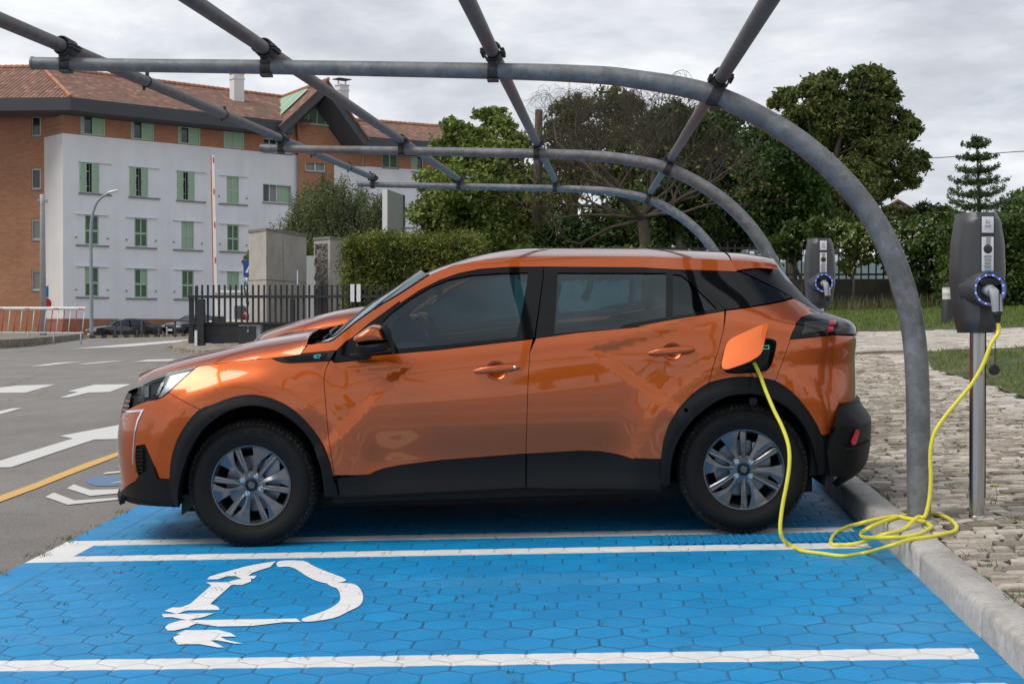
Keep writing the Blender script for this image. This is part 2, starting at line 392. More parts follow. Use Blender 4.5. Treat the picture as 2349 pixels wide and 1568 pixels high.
def cr(pts, n=5, closed=False):
    """a smooth curve through the points"""
    P = [np.array(p, float) for p in pts]; m = len(P); out = []
    for i in range(m if closed else m - 1):
        g_ = lambda k: P[k % m] if closed else P[min(max(k, 0), m - 1)]
        a, b, c, d = g_(i - 1), g_(i), g_(i + 1), g_(i + 2)
        for t in range(n):
            t /= n; out.append(tuple(.5 * ((2 * b) + (c - a) * t + (2 * a - 5 * b + 4 * c - d) * t * t + (3 * b - a - 3 * c + d) * t ** 3)))
    if not closed: out.append(tuple(P[-1]))
    return out
sym = [Z6((1265, 306), (1240, 333), (1195, 345), (1155, 360), (1140, 371), (1178, 377), (1165, 384), (1110, 385), (1080, 378), (1040, 376), (1000, 381), (950, 390), (962, 376), (1010, 366), (1060, 348), (1110, 330), (1170, 314)),
       Z6((938, 398), (980, 404), (1040, 402), (1100, 392), (1150, 388), (1152, 394), (1110, 407), (1062, 415), (965, 500), (1000, 508), (1008, 522), (990, 530), (930, 530), (900, 524), (860, 528), (810, 540), (755, 538), (790, 524), (830, 514), (872, 505), (970, 415), (945, 408)),
       Z6((742, 548), (800, 545), (850, 547), (900, 546), (950, 538), (995, 537), (980, 548), (940, 560), (860, 570), (790, 569), (750, 560)),
       Z6((757, 608), (775, 592), (830, 578), (900, 572), (1050, 577), (1200, 577), (1320, 568), (1360, 565), (1380, 578), (1300, 592), (1150, 602), (1000, 603), (900, 598), (865, 605), (873, 612), (800, 625), (770, 622)),
       Z6((793, 660), (830, 640), (808, 632), (850, 618), (900, 615), (1000, 620), (1060, 632), (1083, 648), (1010, 657), (1040, 665), (1113, 682), (1075, 690), (1000, 668), (965, 670), (1027, 697), (1000, 706), (915, 682), (850, 690), (815, 680)),
       Z6((1280, 308), (1390, 308), (1440, 325), (1500, 348), (1590, 392), (1500, 407), (1420, 380), (1360, 345), (1320, 325), (1275, 325)),
       Z6((1505, 410), (1593, 398), (1640, 420), (1665, 455), (1655, 500), (1600, 540), (1530, 560), (1410, 576), (1388, 562), (1480, 540), (1540, 510), (1562, 470), (1550, 440), (1520, 418))]
mb = MB()
for si, s in enumerate(sym):
    pl = [tuple(gp(*p)[:2]) for p in s]; pl = cr(pl, 3, True) if si in (5, 6) else pl; P, F, _ = cdt(pl, grid=.3); mb.add([(x, y, G(x, y) + .008) for x, y in P], F.tolist())
mb.obj('bay_marking', MWP, bays)
for nm, m, polys in (('road_marking', MYL, [Z5((-250, 1240), (-250, 1280), (0, 1190), (200, 1110), (400, 1035), (700, 918), (900, 845), (900, 820), (690, 895), (450, 985), (200, 1080), (0, 1155))]),
                     ('road_marking', MWA, [Z5((0, 955), (420, 820), (345, 812), (690, 745), (740, 735), (740, 826), (545, 825), (340, 895), (65, 985), (0, 985), (-250, 1090), (-250, 1050))]),
                     ('road_marking', MWA, [Z5((345, 583), (450, 552), (390, 548), (545, 510), (760, 510), (630, 553), (510, 555), (400, 585))]),
                     ('road_marking', MWA, [Z5((-150, 545), (100, 517), (320, 512), (145, 560), (-150, 560))]),
                     ('road_marking', MWA, [Z5((-150, 700), (0, 660), (70, 645), (130, 645), (0, 680), (-150, 725))]),
                     ('road_marking', MWA, [Z5((175, 405), (330, 385), (475, 378), (250, 404)), Z5((440, 393), (600, 378), (735, 372), (500, 393)), Z5((745, 382), (850, 368), (1400, 345), (1400, 355), (800, 380))]),
                     ('road_marking', MWA, [Z5((400, 305), (700, 280), (1090, 250), (1090, 260), (750, 290))]),
                     ('road_marking', MWA, [Z5((260, 1160), (310, 1138), (430, 1180), (710, 1157), (900, 1140), (900, 1150), (690, 1172), (390, 1205)), Z5((385, 1105), (425, 1092), (520, 1125), (690, 1118), (900, 1105), (900, 1115), (690, 1135), (520, 1150)), Z5((590, 1028), (610, 1015), (900, 990), (900, 1000)), Z5((680, 985), (700, 975), (900, 965), (900, 970))]),
                     ('road_marking', MBD, [[(p[0], p[1]) for p in Z5(*[(640 + 150 * math.cos(a * .2), 1066 + 31 * math.sin(a * .2)) for a in range(31)])]])):
    mb = MB()
    for s in polys:
        pl = [tuple(gp(*p)[:2]) for p in s]; P, F, _ = cdt(pl, grid=.6, maxseg=.8); mb.add([(x, y, G(x, y) + (.006 if m != MBD else .004)) for x, y in P], F.tolist())
    mb.obj(nm, m, road)
mb = MB(); pl = [tuple(gp(*p)[:2]) for p in Z5((635, 1078), (700, 1066), (720, 1060), (760, 1062), (740, 1072), (660, 1080))]; P, F, _ = cdt(pl, grid=.3)
mb.add([(x, y, G(x, y) + .008) for x, y in P], F.tolist()); mb.obj('road_marking', MWA, road)
# ---- kerb of long pale stones
q = NT('kerb_stone'); nA = q.noise(3, 5, .65); nB = q.noise(40, 5, .7); nS = q.noise(.9, 3, .6)
c = q.mix(q.rng(nA, .3, .7), (.35, .33, .30), (.56, .53, .49)); c = q.scale(c, q.rng(nB, .3, .7, .8, 1.12)); x, y, z = q.xyz()
c = q.mix(q.math('MULTIPLY', q.rng(q.noise(6, 4, .7), .5, .65), .45), c, (.17, .15, .13))
MKB = q.set(color=c, rough=.85, normal=q.bump(q.math('ADD', nB, q.math('MULTIPLY', nA, .5)), .6, .008))
KW = .15; KH = .125
def kerbstones(name, pts, w, h, mats, seg=1.0, z0=-.1):
    """stones laid along a line; the stones stand on its left side"""
    mb = MB(); P = [Vector(p) for p in pts]
    for a, b in zip(P[:-1], P[1:]):
        d = (b - a); Ln = d.length; d.normalize(); nrm = Vector((-d.y, d.x)); k = max(1, round(Ln / seg))
        for i in range(k):
            s0, s1 = Ln * i / k + .004, Ln * (i + 1) / k - .004; j = rnd.uniform(-.004, .004); jz = rnd.uniform(-.004, .004); rr = .014
            prof = [(0 + j, z0), (0 + j, h - rr * 1.6 + jz), (rr * .5 + j, h - rr * .5 + jz), (rr * 1.6 + j, h + jz), (w - .01, h + jz), (w, h - .01 + jz), (w, z0)]
            V = []; 
            ss_ = [s0, s0 + .006] + [s0 + (s1 - s0) * t for t in (.2, .4, .6, .8)] + [s1 - .006, s1]
            for q_, s in enumerate(ss_):
                sh = -.005 if q_ in (0, len(ss_) - 1) else rnd.uniform(-.0025, .0025)
                for (o, zz) in prof:
                    p = a + d * s + nrm * (o - (sh if o < .03 else 0)); V.append((p.x, p.y, G(p.x, p.y) + zz + (sh if zz > 0 else 0)))
            n = len(prof); F = [(e * n + i2, e * n + i2 + 1, (e + 1) * n + i2 + 1, (e + 1) * n + i2) for e in range(len(ss_) - 1) for i2 in range(n - 1)]
            F += [tuple(range(n))[::-1], tuple(range((len(ss_) - 1) * n, len(ss_) * n))]
            mb.add(V, [f[::-1] for f in F])
    o = mb.obj(name, mats, auto=50); o['kind'] = 'structure'; return o
kerbstones('kerb', [(XR, y) for y in (34, -12)], KW, KH, MKB, 1.02)
# ---- pavements
def cobble(name, sc, c1, c2, joint, rand=.85, stretch=(1, 1, 1), rot=0, jw=.05, moss=.5):
    q = NT(name); v = q.map(scale=stretch, rot=(0, 0, rot)); nD = q.noise(3.0, 3, .6)
    vv = q.n('VectorMath'); vv.operation = 'ADD'; q.l(v, vv.inputs[0]); q.l(q.scale(q.comb(q.math('SUBTRACT', nD, .5), q.math('SUBTRACT', q.noise(2.3, 3, .6), .5)), .10), vv.inputs[1]); v = vv.outputs[0]
    e = q.vor(sc, 'DISTANCE_TO_EDGE', v, rand); cc = q.vor(sc, 'F1', v, rand, 'Color'); cx_, cy_, cz_ = q.xyz(cc)
    nB = q.noise(30, 5, .7); nA = q.noise(.9, 4, .6); nF = q.noise(150, 2, .7)
    c = q.mix(cx_, c1, c2); c = q.scale(c, q.rng(nB, .3, .7, .82, 1.12)); c = q.scale(c, q.rng(nF, .3, .7, .9, 1.08)); c = q.scale(c, q.rng(nA, .3, .7, .88, 1.08))
    jm = q.rng(q.math('SUBTRACT', e, q.math('MULTIPLY', nB, jw * .5)), jw * .3, jw * .9, 1, 0)
    sand = q.rng(q.noise(1.6, 4, .7), .45, .62)
    jc = q.mix(q.math('MULTIPLY', sand, .8), joint, (.30, .235, .15)); jc = q.mix(q.math('MULTIPLY', q.rng(q.noise(2.7, 5, .7), .56, .64), moss), jc, (.10, .12, .035))
    c = q.mix(q.math('MULTIPLY', q.math('MULTIPLY', q.rng(q.noise(4.0, 5, .75), .58, .70), .5), moss), c, (.30, .24, .16))
    h = q.math('ADD', q.rng(e, 0, .16), q.math('MULTIPLY', nB, .22)); h = q.math('ADD', h, q.math('MULTIPLY', cy_, .9))
    return q.set(color=q.mix(jm, c, jc), rough=.85, normal=q.bump(h, 1.0, .02))
MCB = cobble('cobblestone', 11.5, (.23, .20, .16), (.54, .485, .41), (.075, .058, .042), stretch=(.72, 1.1, 1), moss=.7)
MPT = cobble('path_stone', 5.0, (.48, .435, .37), (.62, .57, .50), (.05, .04, .033), rand=.55, stretch=(.7, 1.3, 1), jw=.035, moss=.2)
MSD = mat('sandy_soil', (.16, .115, .07), .95, noise=(6, .35, 6), bump=(60, .6, .01))
q = NT('joint_sand'); nA = q.noise(1.6, 5, .7); c = q.mix(q.rng(nA, .42, .6), (.045, .034, .024), (.27, .21, .14)); c = q.mix(q.math('MULTIPLY', q.rng(q.noise(2.7, 5, .7), .54, .62), .8), c, (.07, .085, .025)); MJT = q.set(color=c, rough=.95, normal=q.bump(q.noise(70, 5, .8), .8, .01))
def islandstone(name, c1, c2, dirty=.35):
    q = NT(name); g_ = q.n('NewGeometry'); r = g_.outputs['Random Per Island']; r2 = q.math('FRACT', q.math('MULTIPLY', r, 37.7)); nB = q.noise(28, 6, .75); nA = q.noise(.7, 4, .6); nF = q.noise(140, 3, .8)
    c = q.mix(r, c1, c2); c = q.scale(c, q.rng(r2, 0, 1, .84, 1.12)); c = q.scale(c, q.rng(nB, .3, .7, .74, 1.16)); c = q.scale(c, q.rng(nF, .3, .7, .88, 1.10)); c = q.scale(c, q.rng(nA, .3, .7, .84, 1.10))
    c = q.mix(q.math('MULTIPLY', q.rng(q.noise(5, 6, .8), .54, .68), dirty), c, (.25, .19, .12)); return q.set(color=c, rough=.85, normal=q.bump(q.math('ADD', nB, q.math('MULTIPLY', nF, .5)), .8, .01))
def setts(name, inside, x0, x1, y0, y1, pw, ph, m, dz, wave=.05, jit=.010, rise=.014, gap=.006, rot=0.0, parent=None, flush=False):
    """paving of single raised stones in wavy courses"""
    V = []; F = []; ca, sa = math.cos(rot), math.sin(rot); rows = int((y1 - y0) / ph); wv = lambda x, k: wave * math.sin(x * 1.7 + k * .11) + wave * .5 * math.sin(x * 4.3 + k * .7)
    r_ = random.Random(3)
    for k in range(rows):
        x = x0 + (0 if flush else -r_.random() * pw); yk = y0 + k * ph
        while x < x1:
            w_ = pw * r_.uniform(.68, 1.35); cx, cy = x + w_ / 2, yk + ph / 2; x += w_
            if not inside(cx, cy): continue
            sk = r_.uniform(-.35, .35) * ph; tz = [r_.uniform(-.003, .003) for _ in range(4)]; hz = rise * r_.uniform(.5, 1.25); n = len(V)
            for (px_, py_, top) in ((-1, -1, 0), (1, -1, 0), (1, 1, 0), (-1, 1, 0), (-1, -1, 1), (1, -1, 1), (1, 1, 1), (-1, 1, 1)):
                ins = gap + (.009 if top else 0); X_ = cx + px_ * (w_ / 2 - ins) + sk * py_ * .5 + r_.uniform(-jit, jit); Y_ = yk + (ph if py_ > 0 else 0) - py_ * ins + wv(X_, k + (py_ > 0)) + r_.uniform(-jit, jit) * .6
                V.append((X_, Y_, G(X_, Y_) + dz + (hz + tz[(px_ > 0) + 2 * (py_ > 0)] if top else -.01)))
            F += [(n + 4, n + 5, n + 6, n + 7), (n, n + 1, n + 5, n + 4), (n + 1, n + 2, n + 6, n + 5), (n + 2, n + 3, n + 7, n + 6), (n + 3, n, n + 4, n + 7)]
    o = mesh_obj(name, V, F, m, parent); return o
gs = lambda x, y: tuple(gp(x, y, .125)[:2])
sheet('pavement', [(XR + KW, -12), (14, -12), (14, 34.2), (XR + KW, 34.2)], MJT, .112, grid=1.0, kind='structure')
lawn1 = [gs(2118, 806), gs(2140, 848), gs(2230, 872), gs(2349, 913), (4.75, 11.6), (5.7, 8.1), (12, 9), (16, 22.2), (7.5, 21.8)]
pathband = [gs(1960, 806), gs(2120, 803), (7.5, 21.9), (16, 22.3), (30, 22.8), (30, 28.5), gs(2349, 752), gs(2150, 757), (1.6, 28.4), (1.6, 20.5)]
p_ = sheet('path', pathband, MJT, .118, grid=1.0, kind='structure'); pb_ = np.array(pathband); MST = islandstone('cobble_stone', (.24, .205, .16), (.68, .605, .50)); MSP = islandstone('path_stone', (.47, .425, .36), (.66, .605, .53), .12)
setts('paving_stone', lambda x, y: bool(pip([(x, y)], pathband)[0]), 1.6, 12, 20.6, 28.6, .30, .165, MSP, .118, .02, .012, .012, .007, parent=p_)
edge = [gs(1985, 806), gs(2040, 822), gs(2110, 853), gs(2200, 893), gs(2349, 955), (4.3, 11.0), (5.2, 8.0), (5.7, 8.1), (4.75, 11.6), gs(2349, 913), gs(2230, 872), gs(2140, 848), gs(2118, 806)]
p_ = sheet('path', edge, MJT, .116, grid=.6, kind='structure')
setts('paving_stone', lambda x, y: bool(pip([(x, y)], edge)[0]), 2.4, 6, 8, 20.8, .17, .14, MSP, .116, .02, .012, .012, .006, parent=p_)
pv = [o for o in bpy.data.objects if o.name == 'pavement'][0]
setts('paving_stone', lambda x, y: x > XR + KW and x < 1.2 + .36 * y and not pip([(x, y)], edge)[0] and not pip([(x, y)], pathband)[0] and not pip([(x, y)], lawn1)[0], 1.572, 7.5, 4.0, 20.9, .112, .082, MST, .114, .05, .014, .011, .003, parent=pv, flush=True)
lawn2 = [(1.6, 28.4), gs(2150, 757), gs(2349, 752), (30, 28.4), (40, 62), (-2, 62), (-2.0, 34.2), (1.6, 34.2)]
q = NT('grass_soil'); c = q.mix(q.rng(q.noise(3, 6, .7), .45, .6), (.055, .085, .02), (.15, .11, .06)); MLS = q.set(color=c, rough=.95, normal=q.bump(q.noise(60, 5, .7), .8, .03))
sheet('lawn', lawn1, MLS, .13, grid=1.0, kind='structure'); sheet('lawn', lawn2, MLS, .13, grid=2.0, kind='structure')
# ================================================================== the electric car
A_ = at(575, 1113, 7.43); B_ = at(1707, 1077, 7.52)
ex = (B_ - A_) / np.linalg.norm(B_ - A_); gz = np.array([-SX, -SY, 1.0]); ey = np.cross(gz, ex); ey /= np.linalg.norm(ey); ez = np.cross(ex, ey)
WHY, HUBZ = .862, .338                   # outer face of the wheels, height of the hubs
O_ = A_ + ey * WHY - ez * HUBZ           # car origin: below the middle of the front axle; x runs to the tail, -y faces the camera
RC = np.stack([ex, ey, ez], 1)
CARM = Matrix(((RC[0][0], RC[0][1], RC[0][2], O_[0]), (RC[1][0], RC[1][1], RC[1][2], O_[1]), (RC[2][0], RC[2][1], RC[2][2], O_[2]), (0, 0, 0, 1)))
WB = float(np.linalg.norm(B_ - A_))
camL = RC.T @ (CAM - O_)
def lut(pts, sig=.03, lo=-1.2, hi=4.2):
    x = np.arange(lo, hi, .002); y = np.interp(x, [p[0] for p in pts], [p[1] for p in pts])
    k = int(sig / .002 * 3); g = np.exp(-.5 * (np.arange(-k, k + 1) * .002 / sig) ** 2); g /= g.sum()
    yp = np.concatenate([np.full(k, y[0]), y, np.full(k, y[-1])]); ys = np.convolve(yp, g, 'valid')
    return lambda v: np.interp(v, x, ys)
Bz = lut([(0, .80), (.15, .815), (.25, .852), (.35, .868), (.5, .878), (.62, .886), (.74, .888), (.84, .880), (.92, .866), (.98, .846), (1.03, .818), (1.12, .778), (1.25, .722), (1.38, .664), (1.45, .628), (1.50, .588), (1.55, .50)], .022)
Xn = lut([(0, -.70), (.12, -.80), (.2, -.862), (.26, -.872), (.31, -.85), (.4, -.852), (.5, -.862), (.6, -.858), (.68, -.84), (.74, -.825), (.80, -.805), (.86, -.77), (.95, -.70), (1.1, -.55)], .018)
Xr = lut([(0, 3.1), (.2, 3.20), (.3, 3.27), (.42, 3.295), (.55, 3.305), (.75, 3.305), (.9, 3.305), (.97, 3.315), (1.04, 3.32), (1.09, 3.29), (1.135, 3.14), (1.22, 3.05), (1.32, 2.975), (1.42, 2.91), (1.5, 2.86)], .018)
sm = lambda v, a, b: (lambda t: t * t * (3 - 2 * t))(np.clip((v - a) / (b - a), 0, 1))
def lin(p, q_):                          # signed distance function to the line p-q
    dx, dz = q_[0] - p[0], q_[1] - p[1]; l_ = math.hypot(dx, dz)
    return lambda x, z: ((x - p[0]) * dz - (z - p[1]) * dx) / l_
def halfw(x, z):
    x, z = np.broadcast_arrays(np.asarray(x, float), np.asarray(z, float))
    zz = z - .085 * (np.clip(x, -.3, 3.2) - .75) * sm(z, .62, .95) * (1 - .55 * sm(z, 1.15, 1.45))
    b = Bz(zz)
    b = b - .055 * np.clip(.85 - x, 0, 1.2) ** 2 * sm(z, .98, 1.2) - .020 * np.clip(x - 1.9, 0, 2) ** 2 * sm(z, .95, 1.25)
    # the doors are hollow low down
    b = b - .030 * np.exp(-((z - .40) / .13) ** 2) * sm(x, .42, .75) * (1 - sm(x, 1.85, 2.2)) - .012 * sm(x, .45, .8) * (1 - sm(x, 1.8, 2.2)) * sm(z, .25, .5)
    # swelling round the wheel arches
    for hx in (0, WB):
        r = np.hypot(x - hx, z - HUBZ)
        b = b + .012 * (1 - sm(r, .53, .72)) - .11 * np.clip(r - .537, 0, .07) * sm(z, .35, .6)
    # facets pressed into the doors
    h1 = np.minimum(F1a(x, z), F1b(x, z)); b = b - .30 * np.clip(h1, 0, .055) * (1 - sm(h1, .08, .55)) * sm(x, .05, .45)
    h2 = np.minimum(F2a(x, z), F2b(x, z)); b = b - .30 * np.clip(h2, 0, .05) * (1 - sm(h2, .06, .5)) * (1 - sm(x, 2.2, 2.6))
    h3 = F3(x, z); b = b - .10 * np.clip(h3, 0, .10) * sm(x, 2.05, 2.5) * (1 - sm(h3, .1, .3))
    return b
def S(u, z, off=0.0):
    u, z = np.broadcast_arrays(np.asarray(u, float), np.asarray(z, float))
    xs = -.13; a = xs - Xn(z); t = np.clip((xs - u) / (2.6 * a), 0, 1)
    xf = xs - a * (3 * .8667 * t * (1 - t) ** 2 + 3 * t * t * (1 - t) + t ** 3); bf = (1 - t) ** 3 + 3 * t * (1 - t) ** 2 + 3 * .70 * t * t * (1 - t)
    rr = Xr(z); xs2 = rr - .62; a2 = rr - xs2; t2 = np.clip((u - xs2) / (2.64 * a2), 0, 1)
    xr_ = xs2 + a2 * (3 * .88 * t2 * (1 - t2) ** 2 + 3 * t2 * t2 * (1 - t2) + t2 ** 3); br = (1 - t2) ** 3 + 3 * .995 * t2 * (1 - t2) ** 2 + 3 * .84 * t2 * t2 * (1 - t2)
    x = np.where(u < xs, xf, np.where(u > xs2, xr_, u)); m = np.where(u < xs, bf, np.where(u > xs2, br, 1.0))
    y = -halfw(np.clip(x, -.55, 3.2), z) * m
    P = np.stack([x, y, z], -1)
    if np.any(off != 0): P = P + Nrm(u, z) * np.asarray(off)[..., None]
    return P
def Nrm(u, z, e=.003):
    du = S(u + e, z) - S(u - e, z); dz = S(u, z + e) - S(u, z - e); n = np.cross(du, dz); l_ = np.linalg.norm(n, axis=-1, keepdims=True)
    return n / np.maximum(l_, 1e-9)
F1a = F1b = F2a = F2b = F3 = lambda x, z: np.asarray(x) * 0 - 1
Rinv = RC.T
def proj(P):                             # car point -> picture
    Wp = P @ RC.T + O_ - CAM; zz = Wp @ cf
    return np.stack([1174.5 + FD * (Wp @ cr_) / zz, 784 - FD * (Wp @ cu) / zz], -1)
def tr(pts, off=0.0):
    """picture points -> (u, z) on the side of the car"""
    T = np.array(pts, float); d = np.stack([ray(*p) for p in T]) @ RC
    t = (-.86 - camL[1]) / d[:, 1]; P = camL + d * t[:, None]; u, z = P[:, 0].copy(), P[:, 2].copy()
    for _ in range(14):
        q0 = proj(S(u, z, off)); e = .004
        qu = (proj(S(u + e, z, off)) - q0) / e; qz = (proj(S(u, z + e, off)) - q0) / e
        r = T - q0; det = qu[:, 0] * qz[:, 1] - qu[:, 1] * qz[:, 0]; det = np.where(np.abs(det) < 2e3, 2e3 * np.sign(det + 1e-9), det)
        du = (r[:, 0] * qz[:, 1] - r[:, 1] * qz[:, 0]) / det; dz = (qu[:, 0] * r[:, 1] - qu[:, 1] * r[:, 0]) / det
        u += np.clip(du, -.12, .12); z += np.clip(dz, -.08, .08)
    return [tuple(map(float, p)) for p in zip(u, z)]
_a, _b, _c = tr([(860, 828), (948, 836), (872, 912)]); F1a = lin(_b, _a); F1b = lin(_b, _c); 
if F1a(_a[0], _a[1] - .1) < 0: F1a = lin(_a, _b)
if F1b(_b[0] - .2, _b[1] - .05) < 0: F1b = lin(_c, _b)
_a, _b, _c = tr([(1655, 712), (1335, 800), (1470, 895)]); F2a = lin(_b, _a); F2b = lin(_b, _c)
if F2a(_a[0], _a[1] - .1) < 0: F2a = lin(_a, _b)
if F2b(_b[0] + .2, _b[1] + .0) < 0: F2b = lin(_c, _b)
_a, _b = tr([(1600, 815), (1830, 798)]); F3 = lin(_a, _b)
if F3(_a[0], _a[1] - .1) < 0: F3 = lin(_b, _a)
# ---- materials of the car
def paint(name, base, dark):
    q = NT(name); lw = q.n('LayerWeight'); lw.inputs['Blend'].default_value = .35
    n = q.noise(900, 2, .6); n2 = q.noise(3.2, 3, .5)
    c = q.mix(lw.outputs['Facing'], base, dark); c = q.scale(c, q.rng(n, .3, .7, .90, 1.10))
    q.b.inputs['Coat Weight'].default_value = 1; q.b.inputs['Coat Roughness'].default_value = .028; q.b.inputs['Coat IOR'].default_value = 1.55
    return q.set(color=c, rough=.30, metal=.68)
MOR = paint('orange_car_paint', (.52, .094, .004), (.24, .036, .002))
MGB = mat('gloss_black_trim', (.004, .0045, .005), .05, spec=.32)
MBK = mat('black_plastic', (.0036, .0041, .0052), .52, noise=(30, .15, 4), bump=(380, .25, .002), spec=.24)
MBF = mat('black_satin', (.004, .0045, .005), .38, spec=.3)
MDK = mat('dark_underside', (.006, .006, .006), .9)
MTY = NT('tyre_rubber'); _n = MTY.noise(60, 4, .7); _w = MTY.xyz()
MTY = MTY.set(color=MTY.mix(MTY.rng(_n, .3, .7), (.003, .003, .003), (.0065, .006, .0058)), rough=.66, spec=.3, normal=MTY.bump(_n, .3, .003))
def dustyrubber():
    q = NT('dusty_tread'); n = q.noise(45, 6, .8); return q.set(color=q.mix(q.rng(n, .5, .62), (.004, .004, .004), (.038, .035, .032)), rough=.85, normal=q.bump(q.vor(60), 1.0, .006))
MTD = dustyrubber()
MRM = mat('grey_alloy', (.155, .162, .175), .24, metal=.8, noise=(25, .08))
MCH = mat('chrome', (.85, .86, .88), .08, metal=1)
MDC = mat('brake_disc', (.24, .24, .25), .35, metal=.9)
MRD = mat('red_lens', (.42, .008, .016), .12, coat=.7)
MLG = mat('smoked_lens', (.006, .006, .006), .07, spec=.35)
MLG2 = mat('grey_lens', (.045, .042, .04), .12, spec=.4)
MSI = mat('reflector_silver', (.34, .35, .37), .32, metal=.8)
MCY = mat('teal_badge', (.03, .42, .42), .3)
MSE = mat('dark_grey_fabric', (.035, .036, .038), .8)
MGI = mat('grey_interior', (.11, .115, .12), .6)
def glass(name, tint, refl=1.0, ior=1.5):
    m = bpy.data.materials.new(name); m.use_nodes = True; t = m.node_tree; t.nodes.clear(); n = t.nodes.new; l_ = t.links.new
    o = n('ShaderNodeOutputMaterial'); mx = n('ShaderNodeMixShader'); tp = n('ShaderNodeBsdfTransparent'); gl = n('ShaderNodeBsdfGlossy'); fr = n('ShaderNodeFresnel')
    tp.inputs[0].default_value = tint + (1,); gl.inputs['Roughness'].default_value = .0; gl.inputs[0].default_value = (refl * .82, refl * .97, refl, 1); fr.inputs[0].default_value = ior
    l_(fr.outputs[0], mx.inputs[0]); l_(tp.outputs[0], mx.inputs[1]); l_(gl.outputs[0], mx.inputs[2]); l_(mx.outputs[0], o.inputs[0]); return m
MGL = glass('green_tinted_glass', (.34, .47, .49), 1.0, 1.75)
MG2 = glass('privacy_glass', (.18, .20, .21), .9, 1.6)
MWS = glass('windscreen_glass', (.45, .53, .52), 1.0, 2.3)
MCL = glass('clear_lens', (.80, .82, .83), .9, 1.32)
# ---- panels
def inset(poly, d):
    P = np.array(poly); n = len(P); a = 0
    for i in range(n): a += P[i][0] * P[(i + 1) % n][1] - P[(i + 1) % n][0] * P[i][1]
    s = 1 if a > 0 else -1; o = []
    for i in range(n):
        p, c, q_ = P[i - 1], P[i], P[(i + 1) % n]; e1 = c - p; e2 = q_ - c
        l1, l2 = np.linalg.norm(e1), np.linalg.norm(e2)
        if l1 < 1e-9 or l2 < 1e-9: o.append(tuple(c)); continue
        n1 = np.array([-e1[1], e1[0]]) / l1 * s; n2 = np.array([-e2[1], e2[0]]) / l2 * s; m = n1 + n2; k = m @ m
        m = m * (2 / max(k, 1.0)) * .5 * 1.0 if k > .4 else n1; o.append(tuple(c + m * d * (1 if k > .4 else 1)))
    return o
def panel(name, uz, m, parent, holes=(), off=0.0, grid=.022, skirt=.014, gap=.0032, both=True, offf=None, seg=.03, sm_=True, label=None):
    if gap: uz = inset(uz, gap)
    P, F, loops = cdt(uz, holes, grid=grid, maxseg=seg)
    of = np.full(len(P), off) if offf is None else offf(P[:, 0], P[:, 1])
    X = S(P[:, 0], P[:, 1], of)
    if offf is None: Nn = Nrm(P[:, 0], P[:, 1])
    else:
        e = .003; Sx = lambda a, b: S(a, b, offf(a, b)); du = Sx(P[:, 0] + e, P[:, 1]) - Sx(P[:, 0] - e, P[:, 1]); dz = Sx(P[:, 0], P[:, 1] + e) - Sx(P[:, 0], P[:, 1] - e)
        Nn = np.cross(du, dz); Nn /= np.linalg.norm(Nn, axis=1, keepdims=True)
    V = X.tolist(); NN = Nn.tolist(); FF = [tuple(f) for f in F.tolist()]
    base = Nrm(P[:, 0], P[:, 1])
    if skirt:
        k = 0
        for lp in loops:
            n = len(lp); L_ = np.array(lp); b0 = len(V)
            area = sum(L_[i][0] * L_[(i + 1) % n][1] - L_[(i + 1) % n][0] * L_[i][1] for i in range(n))
            for i in range(n):
                p = X[k + i]; V.append(tuple(p)); V.append(tuple(p - base[k + i] * skirt))
                tng = X[k + (i + 1) % n] - X[k + i - 1]; sn = np.cross(tng, base[k + i]); sn = sn / (np.linalg.norm(sn) + 1e-9) * (1 if (area > 0) == (k == 0) else -1)
                if k: sn = sn if area > 0 else sn
                NN.append(tuple(sn)); NN.append(tuple(sn))
            for i in range(n):
                j = (i + 1) % n; a, b, c, d = b0 + 2 * i, b0 + 2 * j, b0 + 2 * j + 1, b0 + 2 * i + 1
                FF.append((a, d, c, b) if area > 0 else (a, b, c, d))
            k += n
    objs = []
    for s in ((-1, 1) if both else (-1,)):
        VV = [(v[0], v[1] * -s, v[2]) for v in V]; N2 = [(v[0], v[1] * -s, v[2]) for v in NN]; F2 = FF if s == -1 else [f[::-1] for f in FF]
        o = mesh_obj(name, VV, F2, m, parent[objs and 1 or 0] if isinstance(parent, (list, tuple)) else parent, normals=N2)
        if label: o['label'] = label
        objs.append(o)
    return objs
car = empty('electric_car', (0, 0, 0), 'glossy orange crossover in front, charging flap open with the yellow cable plugged in', 'car', 'orange electric cars in the bays')
car.matrix_world = CARM
def T(*cs):                              # traces pieces; each piece is a list of points, smoothed when given as ('s', points)
    o = []
    for c in cs:
        if isinstance(c, tuple) and c[0] == 's': p = cr(c[1], 4)
        elif isinstance(c, tuple) and c[0] == 'r': o += [tuple(x) for x in c[1]]; continue
        else: p = c
        t = tr(p)
        for a in t:
            if not o or math.dist(a, o[-1]) > .003: o.append(a)
    if math.dist(o[0], o[-1]) < .003: o.pop()
    return o
rev = lambda l_: list(l_)[::-1]
